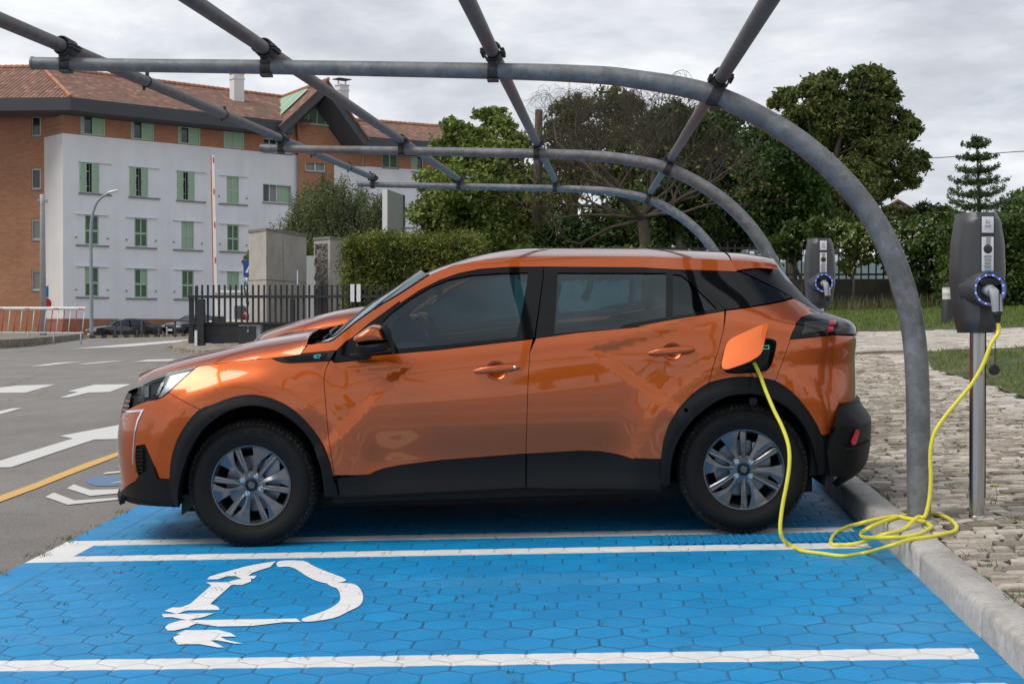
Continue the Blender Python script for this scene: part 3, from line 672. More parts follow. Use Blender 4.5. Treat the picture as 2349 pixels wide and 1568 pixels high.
# curves shared by neighbouring panels (picture points)
gapF = Ze((1052, 1200), (1020, 1245), (985, 1300), (940, 1390), (918, 1470), (914, 1568)) + ZA((1067, 700), (1075, 800), (1088, 950), (1104, 1060), (1118, 1140))
archF = ZA((1112, 1150), (1088, 1060), (1045, 965), (982, 880), (902, 806), (820, 762), (740, 740), (680, 737), (600, 750), (520, 780), (440, 812), (385, 870), (340, 940), (313, 1010), (298, 1080), (292, 1160))
archF_in = ZA((1072, 1240), (1050, 1090), (1000, 962), (920, 872), (820, 812), (730, 791), (650, 797), (560, 832), (470, 900), (405, 1000), (365, 1110), (345, 1200), (340, 1292))
seamB = ZA((440, 808), (360, 768)) + Zd((555, 868))
hlR = Zd((555, 868), (640, 785), (740, 695), (838, 612))
hlTop = Zd((838, 610), (700, 638), (500, 684), (380, 720), (262, 778))
hlLow = Zd((262, 778), (253, 860), (262, 955), (350, 945), (440, 935), (495, 912), (555, 868))
hoodL = Zd((262, 770), (380, 710), (500, 674), (700, 630), (838, 608), (1100, 574), (1411, 536)) + Ze((200, 1296), (345, 1281))
trimLow = Ze((345, 1283), (400, 1312), (470, 1330), (540, 1338), (700, 1330), (972, 1316))
gapC = ZB((868, 500), (854, 560), (845, 700), (840, 850), (836, 1000), (834, 1072))
gapR = ZC((508, 357), (500, 450), (472, 560), (443, 650), (427, 715))
archR = ZC((187, 1100), (198, 1015), (222, 935), (268, 855), (340, 775), (427, 715), (540, 688), (640, 686), (760, 706), (860, 778), (940, 880), (988, 975), (1005, 1060), (1012, 1175))
archR_in = ZC((228, 1222), (235, 1120), (262, 1020), (320, 925), (400, 850), (500, 790), (600, 772), (700, 782), (800, 828), (880, 905), (930, 1000), (958, 1100), (975, 1172))
sillT_f = ZB((0, 1180), (50, 1176), (80, 1160), (120, 1146), (200, 1130), (400, 1105), (650, 1086), (832, 1073))
sillT_r = ZB((838, 1073), (1100, 1058), (1200, 1060), (1300, 1076), (1380, 1098)) + ZC((50, 1096), (187, 1100))
beltF = ZA((1118, 575)) + Ze((1330, 1304)) + ZB((60, 580), (160, 572), (400, 551), (700, 516), (868, 497))
beltR = ZB((884, 493), (1100, 464), (1447, 430)) + ZC((60, 438), (200, 406), (505, 356))
beltQ = ZC((512, 354), (845, 294))
tail = Zf((1375, 1077), (1400, 1000), (1440, 905), (1500, 845), (1600, 815), (1740, 802), (1870, 806), (1960, 840), (2020, 880), (2030, 930), (2026, 975), (1985, 1003), (1850, 1030), (1700, 1045))
# ---- backing shell: dark, just inside the paint
def circ(hx, r, a0=0, a1=2 * math.pi, n=24): return [(hx + r * math.cos(a0 + (a1 - a0) * i / n), HUBZ + r * math.sin(a0 + (a1 - a0) * i / n)) for i in range(n + 1)]
sh = [(-1.85, .24), (-1.85, .80), (-.62, .84), (-.45, .93), (0, 1.0), (.35, 1.02), (.8, .99), (1.5, 1.04), (2.1, 1.11), (2.6, 1.18), (2.95, 1.05), (4.3, .98), (4.3, .30), (WB + .43, .28)] + circ(WB, .43, -.1, math.pi + .1, 20) + [(WB - .43, .22), (.43, .22)] + circ(0, .43, -.1, math.pi + .1, 20) + [(-.44, .22)]
portc = T(Zg((400, 560), (860, 380), (1010, 400), (980, 640), (860, 745), (430, 760)))
panel('body_shell', sh, MDK, car, holes=[portc], off=-.022, grid=.05, skirt=0, gap=0)
# ---- fender, doors, quarter, bumpers
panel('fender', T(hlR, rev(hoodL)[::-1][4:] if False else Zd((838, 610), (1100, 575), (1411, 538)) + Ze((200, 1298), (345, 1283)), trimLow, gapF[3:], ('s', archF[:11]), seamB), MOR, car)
bow = T(seamB[::-1][0:1], rev(seamB)[1:], ('s', archF[10:]))
nose_b = T(ZA((292, 1160), (236, 1156), (212, 1090), (190, 1040), (166, 985), (120, 994), (116, 1045), (120, 1095), (133, 1146)))
nb = nose_b[-1]
fb = bow + nose_b[1:] + [(nb[0] - .06, nb[1] - .03), (-1.3, .275), (-1.95, .285), (-1.95, .70), (-1.3, .695)] + T(Zd((262, 957)))[:1] + T(hlLow[2:])[1:-1]
panel('front_bumper', fb, MOR, car)
fd = T(beltF, gapC, rev(sillT_f), rev(gapF[2:]))
hc1 = T([ (p[0], p[1]) for p in ZB(*[(685 + 56 * math.cos(a * .35), 655 + 50 * math.sin(a * .35)) for a in range(18)])])
hc2 = T(ZC(*[(243 + 52 * math.cos(a * .35), 560 + 45 * math.sin(a * .35)) for a in range(18)]))
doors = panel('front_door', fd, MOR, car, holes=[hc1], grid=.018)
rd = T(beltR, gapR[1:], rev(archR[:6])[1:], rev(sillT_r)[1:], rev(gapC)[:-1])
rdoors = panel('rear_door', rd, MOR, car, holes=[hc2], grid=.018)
port = T(('s', Zg((345, 640), (345, 715), (370, 765), (420, 797), (600, 802), (860, 778), (945, 745), (1000, 650), (1050, 440), (1040, 375), (985, 350), (880, 352), (500, 480), (390, 560))))
qp = T(beltQ, Zf((1450, 640), (1740, 795)), Zf((1600, 808), (1500, 838), (1440, 900), (1400, 1000), (1372, 1080)), ZC((832, 510), (800, 600), (760, 706)), rev(archR[5:9])[1:], rev(gapR)[1:-1])
panel('rear_quarter_panel', qp, MOR, car, holes=[port])
tl = T(tail[:9]) + [(3.62, 1.10), (4.35, 1.095), (4.35, 1.020), (3.62, 1.020)] + T(tail[12:])
rb = T(Zf((1375, 1080), (1700, 1048), (1850, 1033))) + [(3.56, 1.012), (4.4, 1.012), (4.4, .50), (3.5, .50)] + T(ZC((1112, 868), (1068, 950), (1005, 981)), rev(archR[8:12])[0:], ZC((800, 600), (832, 510)))
panel('rear_bumper', rb, MOR, car)
panel('tail_lamp', [(u, z) for u, z in tl], MLG, car, off=.006, gap=.002)
tlo = bpy.data.objects['tail_lamp']
for pts, m in ((Zf((1490, 1010), (1530, 895), (1790, 890), (1770, 990), (1560, 1012), (1500, 1030)), MLG2), (Zf((1790, 888), (1865, 885), (1860, 930), (1785, 935)), MRD), (Zf((1780, 950), (1835, 945), (1830, 1000), (1765, 1006)), MRD), (Zf((1870, 888), (1925, 888), (1925, 990), (1845, 1000)), MLG2)):
    panel('lens', T(pts), m, [o for o in bpy.data.objects if o.name.startswith('tail_lamp')], off=.0085, gap=0, skirt=0)
# ---- front lamp
hl = T(hlLow[:-1], hlR, hlTop[1:-1])
panel('headlamp', hl, MGB, car, off=-.02, gap=.004, skirt=0)
hls = [o for o in bpy.data.objects if o.name.startswith('headlamp')]
for pts, m in ((Zd((560, 690), (760, 650), (700, 700), (560, 830), (470, 905), (440, 905), (520, 780)), MSI), (Zd((300, 800), (345, 790), (345, 900), (300, 910)), MSI), (Zd((372, 780), (450, 765), (440, 870), (372, 880)), MLG2), (Zd((468, 760), (500, 750), (445, 880), (415, 885)), MSI)):
    panel('reflector', T(pts), m, hls, off=-.012, gap=0, skirt=0)
panel('lens', hl, MCL, hls, off=.002, gap=.004, skirt=0)
# fang-shaped running light and air intake
panel('running_light', T(Zd((140, 1048), (308, 1030), (312, 1040), (262, 1140), (232, 1250), (218, 1400), (215, 1568), (205, 1568), (208, 1400), (222, 1250), (250, 1130), (288, 1052), (150, 1062))), MCH, car, off=.004, gap=0, skirt=.006)
ins = T(ZA((166, 987), (190, 1040), (214, 1092), (180, 1110), (137, 1143), (121, 1095), (117, 1045), (121, 996)))
panel('air_intake', ins, MBK, car, off=-.010, gap=0, skirt=0)
ink = [o for o in bpy.data.objects if o.name.startswith('air_intake')]
for i in range(7):
    y0 = 1008 + i * 18; panel('slat', T(ZA((120, y0), (158 - abs(i - 3), y0 - 3), (160, y0 + 6), (122, y0 + 9))), MGB, ink, off=.004, gap=0, skirt=.01)
# black front skirt, sills, door cladding, arch trims
fs = T(ZA((236, 1158), (212, 1092), (180, 1112), (137, 1146))) + [(nb[0] - .06, nb[1] - .036), (-1.3, .268), (-1.95, .275), (-1.95, .228), (-1.25, .215)] + T(ZA((60, 1236), (165, 1264), (250, 1280), (330, 1291), (300, 1240), (292, 1162)))
panel('front_skirt', fs, MBK, car, off=.010, skirt=.03, gap=.001)
def flare(u, z):
    hx = np.where(u < 1.3, 0, WB); r = np.hypot(u - hx, z - HUBZ); return .012 + .022 * sm(r, .50, .43) if False else .010 + .018 * (1 - sm(r, .415, .49))
panel('wheel_arch_trim', T(('s', archF), ZA((290, 1240), (330, 1290)), ('s', rev(archF_in)), ZA((1140, 1240), (1128, 1190))), MBK, car, offf=flare, gap=.0008, skirt=.05)
panel('wheel_arch_trim', T(('s', archR), ('s', rev(archR_in)), ZC((182, 1222), (184, 1160))), MBK, car, offf=flare, gap=.0008, skirt=.05)
sk = lambda u, z: .008 + .016 * sm(z, .36, .24)
skc = lambda u, z: .010 + .020 * (1 - sm(z, .22, .36))
panel('sill_cladding', T(ZA((1132, 1152)), sillT_f, ZB((832, 1240), (400, 1262), (0, 1282)), ZA((1146, 1240))), MBK, car, offf=skc, gap=.002, skirt=.03)
panel('sill_cladding', T(sillT_r, ZC((182, 1242), (0, 1245)), ZB((1000, 1245), (838, 1240))), MBK, car, offf=skc, gap=.002, skirt=.03)
panel('sill', T(ZA((1146, 1236)), ZB((0, 1278), (832, 1238), (1000, 1243)), ZC((0, 1243), (215, 1240), (215, 1262), (0, 1268)), ZB((1000, 1278), (400, 1290), (0, 1300)), ZA((1146, 1262))), MDK, car, off=-.03, gap=0, skirt=0)
# rear skirt stands out behind the orange bumper
rs = T(ZC((1008, 984))) + [(3.19, .535), (3.25, .60), (3.33, .665), (4.4, .665), (4.4, .22), (3.40, .22)] + T(ZC((1060, 1166), (1014, 1176), (1006, 1060)))
rsf = lambda u, z: .008 + .072 * sm(u, 3.0, 3.42) * sm(z, .18, .36) * (1 - .85 * sm(z, .54, .66))
panel('rear_skirt', rs, MBK, car, offf=rsf, gap=.001, skirt=.03)
rsk = [o for o in bpy.data.objects if o.name.startswith('rear_skirt')]
panel('reflector', tr(ZC((1164, 950), (1174, 952), (1170, 985), (1156, 1024), (1140, 1028), (1138, 1010), (1152, 980)), .078), MRD, rsk, off=.090, gap=0, skirt=.01)
panel('recess', tr(ZC((1110, 1045), (1170, 1034), (1232, 1000), (1228, 1014), (1160, 1050), (1112, 1056)), .086), MDK, rsk, off=.089, gap=0, skirt=.003)
# fender badge strip
bs = panel('badge_strip', T(Ze((345, 1283), (400, 1312), (470, 1330), (540, 1338), (700, 1330), (972, 1316), (1045, 1200), (660, 1240))), MBF, car, off=.003, gap=.003)
panel('badge_field', T(Ze((475, 1280), (950, 1235), (925, 1290), (560, 1318), (500, 1300))), MGB, bs, off=.006, gap=0, skirt=.004)
for s in (T(Ze((800, 1272), (812, 1258), (835, 1252), (880, 1252), (888, 1262), (868, 1274), (822, 1276), (830, 1284), (876, 1284), (870, 1290), (822, 1290)),),):
    e_poly = s; e_hole = T(Ze((826, 1268), (842, 1259), (872, 1259), (862, 1268)))
    panel('letter', e_poly, MCY, bs, holes=[e_hole], off=.009, gap=0, skirt=.002)
# ---- black window surround with its openings
winF = T(ZB((150, 372), (250, 297), (350, 238), (450, 198), (560, 176), (700, 166), (845, 163), (836, 230), (815, 360), (786, 487), (600, 508), (400, 530), (190, 545), (112, 412)))
winR = T(ZB((992, 164), (1447, 165)), ZC((100, 165), (214, 166), (212, 300), (209, 388), (0, 425)), ZB((1300, 445), (974, 469), (985, 300)))
winS = T(ZC((246, 170), (288, 176), (340, 218), (468, 345), (246, 384)))
frF = T(Ze((1055, 1196), (1150, 1104), (1225, 1062), (1400, 912), (1742, 665)), ZB((200, 320), (300, 253), (400, 203), (500, 168), (600, 148), (750, 137), (920, 136)), ZB((917, 200), (895, 360), (876, 488), (868, 494)), rev(beltF)[1:-1], ZA((1118, 572)))
frR = T(ZB((924, 136), (1447, 138)), ZC((100, 141), (280, 150), (330, 180), (505, 345)), rev(beltR)[0:], ZB((882, 488), (900, 360), (921, 200)))
ff = panel('window_frame', frF, MGB, doors, holes=[winF], off=.001, skirt=.02, gap=.002)
fr = panel('window_frame', frR, MGB, rdoors, holes=[winR, winS], off=.001, skirt=.02, gap=.002)
panel('window', winF, MGL, doors, off=-.008, gap=-.006, skirt=0)
panel('window', winR, MGL, rdoors, off=-.008, gap=-.006, skirt=0); panel('window', winS, MG2, rdoors, off=-.008, gap=-.006, skirt=0)
qs = panel('quarter_window', T(ZC((288, 148), (400, 153), (560, 160), (582, 160), (700, 215), (838, 285), (512, 350))), MGB, car, off=.001, skirt=.01)
dp = panel('rear_pillar_trim', T(ZC((586, 158), (720, 140), (800, 190), (880, 248), (1000, 325), (1062, 370), (1000, 370), (845, 288))), MBF, car, off=.001, skirt=.02)
# ---- A-pillar and roof side rail in paint
rail_top = ZB((350, 176), (420, 145), (500, 122), (600, 102), (750, 90), (950, 84), (1447, 84)) + ZC((150, 86), (350, 92), (535, 102))
ap = T(Ze((665, 1233), (738, 1145), (860, 1120), (1000, 1106), (1250, 910), (1500, 735), (1742, 592)), rail_top[0:], ZC((550, 112), (566, 158)), ZC((280, 148), (100, 138)), ZB((1447, 136), (920, 133), (750, 134), (600, 145), (500, 165), (400, 200), (300, 250), (200, 317)), Ze((1742, 660), (1400, 908), (1225, 1058), (1150, 1101), (1052, 1196)))
panel('roof_side', ap, MOR, car, skirt=.02, gap=.001)
# ---- surfaces across the car: hood, windscreen, roof, tailgate glass
def grid_obj(name, rows, m, parent, both=True, thick=0):
    """rows of points from the near side to the middle, mirrored to the far side"""
    Rw = np.array(rows); 
    if both: Rw = np.concatenate([Rw, (Rw[:, ::-1] * np.array([1, -1, 1]))[:, 1:]], 1)
    a, b, _ = Rw.shape
    gu = np.gradient(Rw, axis=0); gv = np.gradient(Rw, axis=1); nn = np.cross(gv, gu); nn /= np.maximum(np.linalg.norm(nn, axis=2, keepdims=True), 1e-9)
    if nn[..., 2].mean() < 0: nn = -nn
    F = [(i * b + j, i * b + j + 1, (i + 1) * b + j + 1, (i + 1) * b + j) for i in range(a - 1) for j in range(b - 1)]
    p = Rw.reshape(-1, 3); f = F[len(F) // 2]; fn = np.cross(p[f[1]] - p[f[0]], p[f[2]] - p[f[0]])
    if fn @ nn.reshape(-1, 3)[f[0]] < 0: F = [x[::-1] for x in F]
    return mesh_obj(name, p, F, m, parent, normals=nn.reshape(-1, 3))
def resamp(P, n):
    P = np.array(P); d = np.r_[0, np.cumsum(np.linalg.norm(np.diff(P, axis=0), axis=1))]; t = np.linspace(0, d[-1], n)
    return np.stack([np.interp(t, d, P[:, k]) for k in range(P.shape[1])], 1)
def edge3(px, n, off=0.0): 
    c = resamp(tr(px, off), n); return S(c[:, 0], c[:, 1], np.full(n, off))
NX = 44
he = edge3(cr(hoodL + Ze((640, 1246)), 3), NX - 6)
rear = edge3(Ze((655, 1240), (690, 1190), (725, 1142)), 6); he = np.concatenate([he[:-1], rear, rear[-1:]])[:NX]
rows = []
for i, e in enumerate(he):
    f = i / (len(he) - 1); tx = (e[0] + .75) / 1.05; tx = min(1, max(0, tx))
    # centre line of the hood
    xc = -.835 + (0.34 + .835) * (tx ** 1.12)
    zc1 = float(np.interp(xc, [-.86, -.84, -.831, -.799, -.736, -.643, -.551, -.46, -.356, -.117, .05, .30, .4], [.80, .835, .856, .886, .934, .968, .990, 1.007, 1.027, 1.072, 1.10, 1.13, 1.15]))
    hs = max(.006, .80 * (zc1 - e[2])) * ss(tx * 1.6 + .25); r = []
    M_ = 30
    for k in range(M_ + 1):
        t = (k / M_) ** 1.5; y = e[1] * (1 - t); din = abs(e[1]) * t
        z_sh = hs * (1 - math.exp(-din / .055)); zt = e[2] + z_sh + (zc1 - e[2] - hs) * (1 - (1 - t) ** 2.2)
        rib = .006 * math.exp(-((t - .42) / .10) ** 2) * ss(tx * 2)
        r.append((e[0] + (xc - e[0]) * (1 - (1 - t) ** 2.0), y, zt + rib))
    rows.append(r)
hood = grid_obj('hood', rows, MOR, car)
# cowl between hood and screen
cw = edge3(Ze((727, 1142), (860, 1118)), 6); rows = []
for i, e in enumerate(cw):
    f = i / 5; r = []
    for k in range(17):
        t = k / 16; r.append((e[0] + (.34 + .03 * f - e[0]) * (1 - (1 - t) ** 2), e[1] * (1 - t), e[2] - .018 + (1.125 + .01 * f - e[2]) * (1 - (1 - t) ** 2.2)))
    rows.append(r)
grid_obj('cowl', rows, MBK, car)
# windscreen
we = edge3(cr(Ze((860, 1120), (1000, 1106), (1250, 910), (1500, 735), (1742, 592)) + ZB((350, 176),), 4), 26)
we[:2] = we[:2]
tip = np.linspace(0, 1, len(we)); rows = []
z0, z1 = we[0][2], we[-1][2]
for e in we:
    f = (e[2] - z0) / (z1 - z0); xc = e[0] - .075 - .02 * f; zcn = e[2] + .034 + .01 * f; r = []
    for k in range(21):
        t = k / 20; r.append((e[0] + (xc - e[0]) * (1 - (1 - t) ** 2.2), e[1] * (1 - t), e[2] + (zcn - e[2]) * (1 - (1 - t) ** 2.4) - .004))
    rows.append(r)
ws = grid_obj('windscreen', rows, MWS, car)
for s_ in (1, -1): mb = MB(); mb.tube([(p[0] - .004, s_ * (p[1] + .006), p[2] + .004) for p in we], .005, 8); mb.obj('seal', MBK, ws, smooth=True)
for wp in ([(.42, -.58, 1.075), (.37, -.30, 1.118), (.36, .02, 1.135)], [(.37, .06, 1.125), (.36, .25, 1.13), (.40, .5, 1.11)]): mb = MB(); mb.tube(wp, .008, 6); mb.obj('wiper', MBF, car, smooth=True)
# roof
re_ = edge3(cr(rail_top, 3), 50); rows = []
for e in re_:
    cx_ = e[0]; f = ss((e[0] - 1.0) / .5); f2_ = ss((e[0] - re_[0][0]) / .5); pk = .014 + .034 * f2_; fw = max(0, 1 - (e[0] - re_[0][0]) / .35); xc = e[0] - .07 * fw; r = []
    for k in range(25):
        t = (k / 24) ** 1.25; r.append((e[0] + (xc - e[0]) * (1 - (1 - t) ** 2), e[1] * (1 - t), e[2] + pk * (1 - (1 - t) ** 2.3) + .010 * f2_ * (1 - math.exp(-t * 14))))
    rows.append(r)
roof = grid_obj('roof', rows, MOR, car)
# spoiler: closed wing over the tailgate
sp = []
up = edge3(ZC((538, 80), (600, 84), (700, 92), (768, 104)), 10, .0)
lo = edge3(ZC((570, 158), (640, 150), (700, 138), (768, 118)), 10, .0)
V = []; F = []
re_end = re_[-1]
W2 = 17
for i in range(10):
    f = i / 9; a = up[i] if False else None
    xx = re_end[0] + .005 + (.245) * f; ztop = re_end[2] + .000 - .035 * f ** 1.5; ye = abs(re_end[1]) - .035 * f
    zl = lo[0][2] + (ztop - .022 - lo[0][2]) * f ** .8
    V.append((xx, ye, ztop, zl))
mb = MB(); rows_t = []; rows_b = []
for xx, ye, zt, zl in V:
    rt = []; rb_ = []
    lipx = 0
    for k in range(25):
        t = (k / 24) ** 1.25; rt.append((xx + .02 * t, -ye * (1 - t), zt + .036 * (1 - (1 - t) ** 2.3) + .018 * (1 - math.exp(-t * 14)))); rb_.append((xx + .02 * t, -(ye + .012) * (1 - t), zl + .03 * (1 - (1 - t) ** 2)))
    rows_t.append(rt); rows_b.append(rb_)
ring = []
for rt, rb_ in zip(rows_t, rows_b): ring.append(rt[::-1] + rb_)       # from the centre top, over the side, to the centre below
ring.append([tuple((np.array(a) + np.array(b)) / 2 + np.array([.012, 0, 0])) for a, b in zip(ring[-1], ring[-1][::-1])])
nv = len(ring[0]); VV = []; FF = []
for s in (1, -1):
    n0 = len(VV); VV += [(p[0], p[1] * s, p[2]) for r in ring for p in r]
    for i in range(len(ring) - 1):
        for k in range(nv - 1):
            q_ = (n0 + i * nv + k, n0 + i * nv + k + 1, n0 + (i + 1) * nv + k + 1, n0 + (i + 1) * nv + k); FF.append(q_ if s == -1 else q_[::-1])
o = mesh_obj('roof_spoiler', VV, FF, MOR, car, auto=35)
# tailgate glass and tailgate upper, following the body slices to the middle
zz = np.linspace(1.115, 1.44, 14); rows = []
for z in zz:
    a = S(3.05 if z < 1.08 else 3.05 - (z - 1.08) * 1.05, z); u0 = float(Xr(z)) + .14; uu = np.linspace(u0, float(Xr(z)) + 1.017, 22)
    pts = S(uu, np.full(22, z)); k = Xr(z); rows.append([tuple(p) for p in pts[:-1]] + [(float(k), 0.0, float(z))] if True else 0)
grid_obj('rear_window', rows, MG2, car)
zz = np.linspace(1.09, 1.13, 4); rows = [[tuple(p) for p in S(np.linspace(3.50, 4.31, 16), np.full(16, z))] for z in zz]
grid_obj('tailgate', rows, MLG, car)
# front grille between the lamps
zz = np.linspace(.66, .83, 8); rows = [[tuple(p) for p in S(np.linspace(-1.0, -1.95, 16), np.full(16, z))] for z in zz]
g_ = grid_obj('grille', rows, MBF, car)
mb = MB()
for i in range(5):
    z = .69 + .025 * i; c = S(np.linspace(-.985, -1.95, 20), np.full(20, z), np.full(20, -.001)); P = [tuple(p) for p in c] + [(p[0], -p[1], p[2]) for p in c[::-1]]
    mb.tube(P, .004, 6)
mb.obj('bar', MOR, g_, smooth=True)
# front plate, blank
mb = MB(); mb.box((-.875, 0, .42), (.012, .52, .11)); mb.obj('number_plate', mat('plate_white', (.75, .75, .73), .4), car)
mb = MB(); mb.box((3.312, 0, .62), (.012, .52, .11)); mb.obj('number_plate', mat('plate_white', (.75, .75, .73), .4), car)
# ---- door handles
def handle(px, parents, keyx=None):
    a, b = tr(px[:2]); A3, B3 = S(*a), S(*b); n = Nrm(*((np.array(a) + np.array(b)) / 2)); d = (B3 - A3); Ln = np.linalg.norm(d); d /= Ln; up_ = np.cross(n, d); 
    if up_[2] < 0: up_ = -up_
    for s, par in zip((1, -1), parents):
        V = []; F = []; st = 15; m_ = 10
        for i in range(st):
            t = i / (st - 1); w_ = (.0140 + .006 * math.sin(min(1, t * 1.2) * 2.2)) * (min(1, .35 + 5 * min(t, 1 - t))); o_ = .014 + .022 * math.sin(math.pi * (.12 + .76 * t)); th = .010
            for k in range(m_):
                an = 2 * math.pi * k / m_; V.append(A3 + d * Ln * t + up_ * w_ * math.copysign(abs(math.cos(an)) ** .7, math.cos(an)) + n * (o_ + th * math.copysign(abs(math.sin(an)) ** .8, math.sin(an))))
        for i in range(st - 1):
            for k in range(m_): F.append((i * m_ + k, i * m_ + (k + 1) % m_, (i + 1) * m_ + (k + 1) % m_, (i + 1) * m_ + k))
        F += [tuple(range(m_))[::-1], tuple(range((st - 1) * m_, st * m_))]
        mb = MB(); mb.add([(v[0], v[1] * s, v[2]) for v in V], F)
        for t in (.06, .94):
            c = A3 + d * Ln * t + n * .008; mb.box((c[0], c[1] * s, c[2]), (.02, .035, .018))
        h = mb.obj('door_handle', MOR, par, auto=50)
        if keyx:
            c = A3 + d * Ln * .90 + n * .030; mb = MB(); mb.lathe([(.0001, -.008 * s), (.0085, -.008 * s), (.0085, .004)], (c[0], c[1] * s, c[2]), 12, 'Y'); mb.obj('lock', MCH, h, smooth=True)
def cup(uz, parents):
    C_ = np.mean(uz, 0); P = np.array(uz); V = []; rings = ((1.02, 0), (.97, .003), (.9, .008), (.75, .013), (.5, .017), (.2, .018))
    for f, dpt in rings:
        q_ = C_ + (P - C_) * f; V += list(S(q_[:, 0], q_[:, 1], np.full(len(q_), -dpt)))
    n = len(P); F = [(i * n + k, i * n + (k + 1) % n, (i + 1) * n + (k + 1) % n, (i + 1) * n + k) for i in range(len(rings) - 1) for k in range(n)] + [tuple(range((len(rings) - 1) * n, len(rings) * n))]
    for s, par in zip((1, -1), parents): mesh_obj('handle_cup', [(v[0], v[1] * s, v[2]) for v in V], F if s == 1 else [f[::-1] for f in F], MOR, par, smooth=True)
cup(hc1, doors); cup(hc2, rdoors)
handle(ZB((573, 660), (802, 638)), doors, True); handle(ZC((122, 570), (355, 548)), rdoors)
# ---- mirrors
def blob(name, px, yc, dep, m, parent, fl=1.0, both=True):
    """a rounded body grown from its outline, seen at the distance of the side plane y = yc"""
    T_ = np.array(px, float); d = np.stack([ray(*p) for p in T_]) @ RC; t = (yc - camL[1]) / d[:, 1]; P = (camL + d * t[:, None])[:, [0, 2]]
    P = np.array(cr(P.tolist(), 3, True)); C_ = P.mean(0); n = len(P); prof = [(math.cos(a), math.sin(a)) for a in np.linspace(0, math.pi / 2, 7)]; V = []; F = []
    rg = [(c ** fl, -s * dep) for c, s in prof[::-1]] + [(c ** fl, s * dep) for c, s in prof[1:]]
    for f, dy in rg: 
        f = max(f, .02); q_ = C_ + (P - C_) * f; V += [(p[0], yc + dy, p[1]) for p in q_]
    F = [(i * n + k, i * n + (k + 1) % n, (i + 1) * n + (k + 1) % n, (i + 1) * n + k) for i in range(len(rg) - 1) for k in range(n)]
    F += [tuple(range(n))[::-1], tuple(range((len(rg) - 1) * n, len(rg) * n))]
    o = []
    for s in ((1, -1) if both else (1,)):
        mb = MB(); mb.add([(v[0], v[1] * s, v[2]) for v in V], F); bmx = mb.obj(name, m, parent[(1 - s) // 2] if isinstance(parent, (list, tuple)) else parent, smooth=True); o.append(bmx)
        b_ = bmesh.new(); b_.from_mesh(bmx.data); bmesh.ops.recalc_face_normals(b_, faces=b_.faces); b_.to_mesh(bmx.data); b_.free()
    return o
mh = blob('mirror_housing', Ze((1240, 1075), (1252, 1048), (1330, 990), (1430, 926), (1500, 918), (1562, 938), (1600, 990), (1625, 1088), (1450, 1105), (1300, 1122), (1245, 1098)), -1.00, .115, MOR, car, .45)
blob('mirror_shell', Ze((1268, 1130), (1300, 1122), (1450, 1104), (1625, 1086), (1642, 1100), (1640, 1180), (1610, 1212), (1550, 1224), (1350, 1248), (1290, 1205)), -.995, .11, MBF, mh, .4)
blob('mirror_shell', Ze((1560, 925), (1592, 955), (1628, 1010), (1642, 1090), (1620, 1092), (1600, 1000), (1580, 950)), -.99, .12, MBF, mh, .3)
for s_ in (-1, 1): mb = MB(); mb.box((.62, s_ * .90, 1.005), (.10, .14, .035), bev=.012); mb.obj('mirror_arm', MBF, car, auto=40)
# ---- charging port and its open flap
pc = np.array(inset(port, -.003)); C_ = pc.mean(0); V = []; rings = ((1.0, .0), (.96, .006), (.90, .010), (.86, .045), (.4, .05))
for f, dpt in rings:
    q_ = C_ + (pc - C_) * f; V += list(S(q_[:, 0], q_[:, 1], np.full(len(q_), -dpt)))
n = len(pc); F = [(i * n + k, i * n + (k + 1) % n, (i + 1) * n + (k + 1) % n, (i + 1) * n + k) for i in range(len(rings) - 1) for k in range(n)] + [tuple(range((len(rings) - 1) * n, len(rings) * n))]
po = mesh_obj('charging_port', V, F, MBF, car, auto=40)
c = tr(Zg((930, 445)))[0]; scr = S(c[0], c[1], -.035)
MGN = mat('green_indicator', (.02, .5, .2), .4, emit=((.05, .9, .35), .55))
mb = MB()
for (dx, dz, sx_, sz_) in ((0, .0085, .030, .0022), (0, -.0085, .030, .0022), (-.014, 0, .0022, .019), (.014, 0, .0022, .019)): mb.box((scr[0] + dx, scr[1] - .006, scr[2] + dz), (sx_, .003, sz_))
mb.obj('indicator', MGN, po)
mb = MB(); cc = S(*tr(Zg((740, 600)))[0], -.02); mb.lathe([(.032, .02), (.032, -.02), (.027, -.02), (.027, .01), (.0001, .01)], (cc[0], cc[1] + .005, cc[2]), 24, 'Y'); mb.obj('socket', MBK, po, auto=40)
# plug in the socket; the cable itself is a separate thing
fl = Zg((333, 680), (340, 722), (360, 742), (390, 746), (440, 738), (580, 690), (700, 642), (800, 585), (845, 545), (872, 490), (900, 370), (925, 270), (943, 200), (940, 166), (918, 153), (885, 155), (830, 172), (640, 255), (490, 325), (430, 370), (395, 425), (362, 540), (345, 620))
flc = cr(fl, 2, True); T_ = np.array(flc); d = np.stack([ray(*p) for p in T_]) @ RC
# plane of the flap: hinge along its left edge, tilted so that it faces up
p0 = S(*tr(Zg((915, 170)))[0], .030)
nf = np.array([-.20, -.78, .59]); nf /= np.linalg.norm(nf)
t = ((p0 - camL) @ nf) / (d @ nf); Pf = camL + d * t[:, None]; Cn = Pf.mean(0)
V = []; rings = ((.995, -.010), (1.0, -.002), (.99, 0), (.6, .0006), (.02, .001))
for f, o_ in rings: V += list(Cn + (Pf - Cn) * f + nf * o_)
n = len(Pf); F = [(i * n + k, i * n + (k + 1) % n, (i + 1) * n + (k + 1) % n, (i + 1) * n + k) for i in range(len(rings) - 1) for k in range(n)] + [tuple(range(n))[::-1], tuple(range((len(rings) - 1) * n, len(rings) * n))]
o = mesh_obj('charging_flap', V, F, MOR, car, auto=60)
b_ = bmesh.new(); b_.from_mesh(o.data); bmesh.ops.recalc_face_normals(b_, faces=b_.faces); b_.to_mesh(o.data); b_.free()
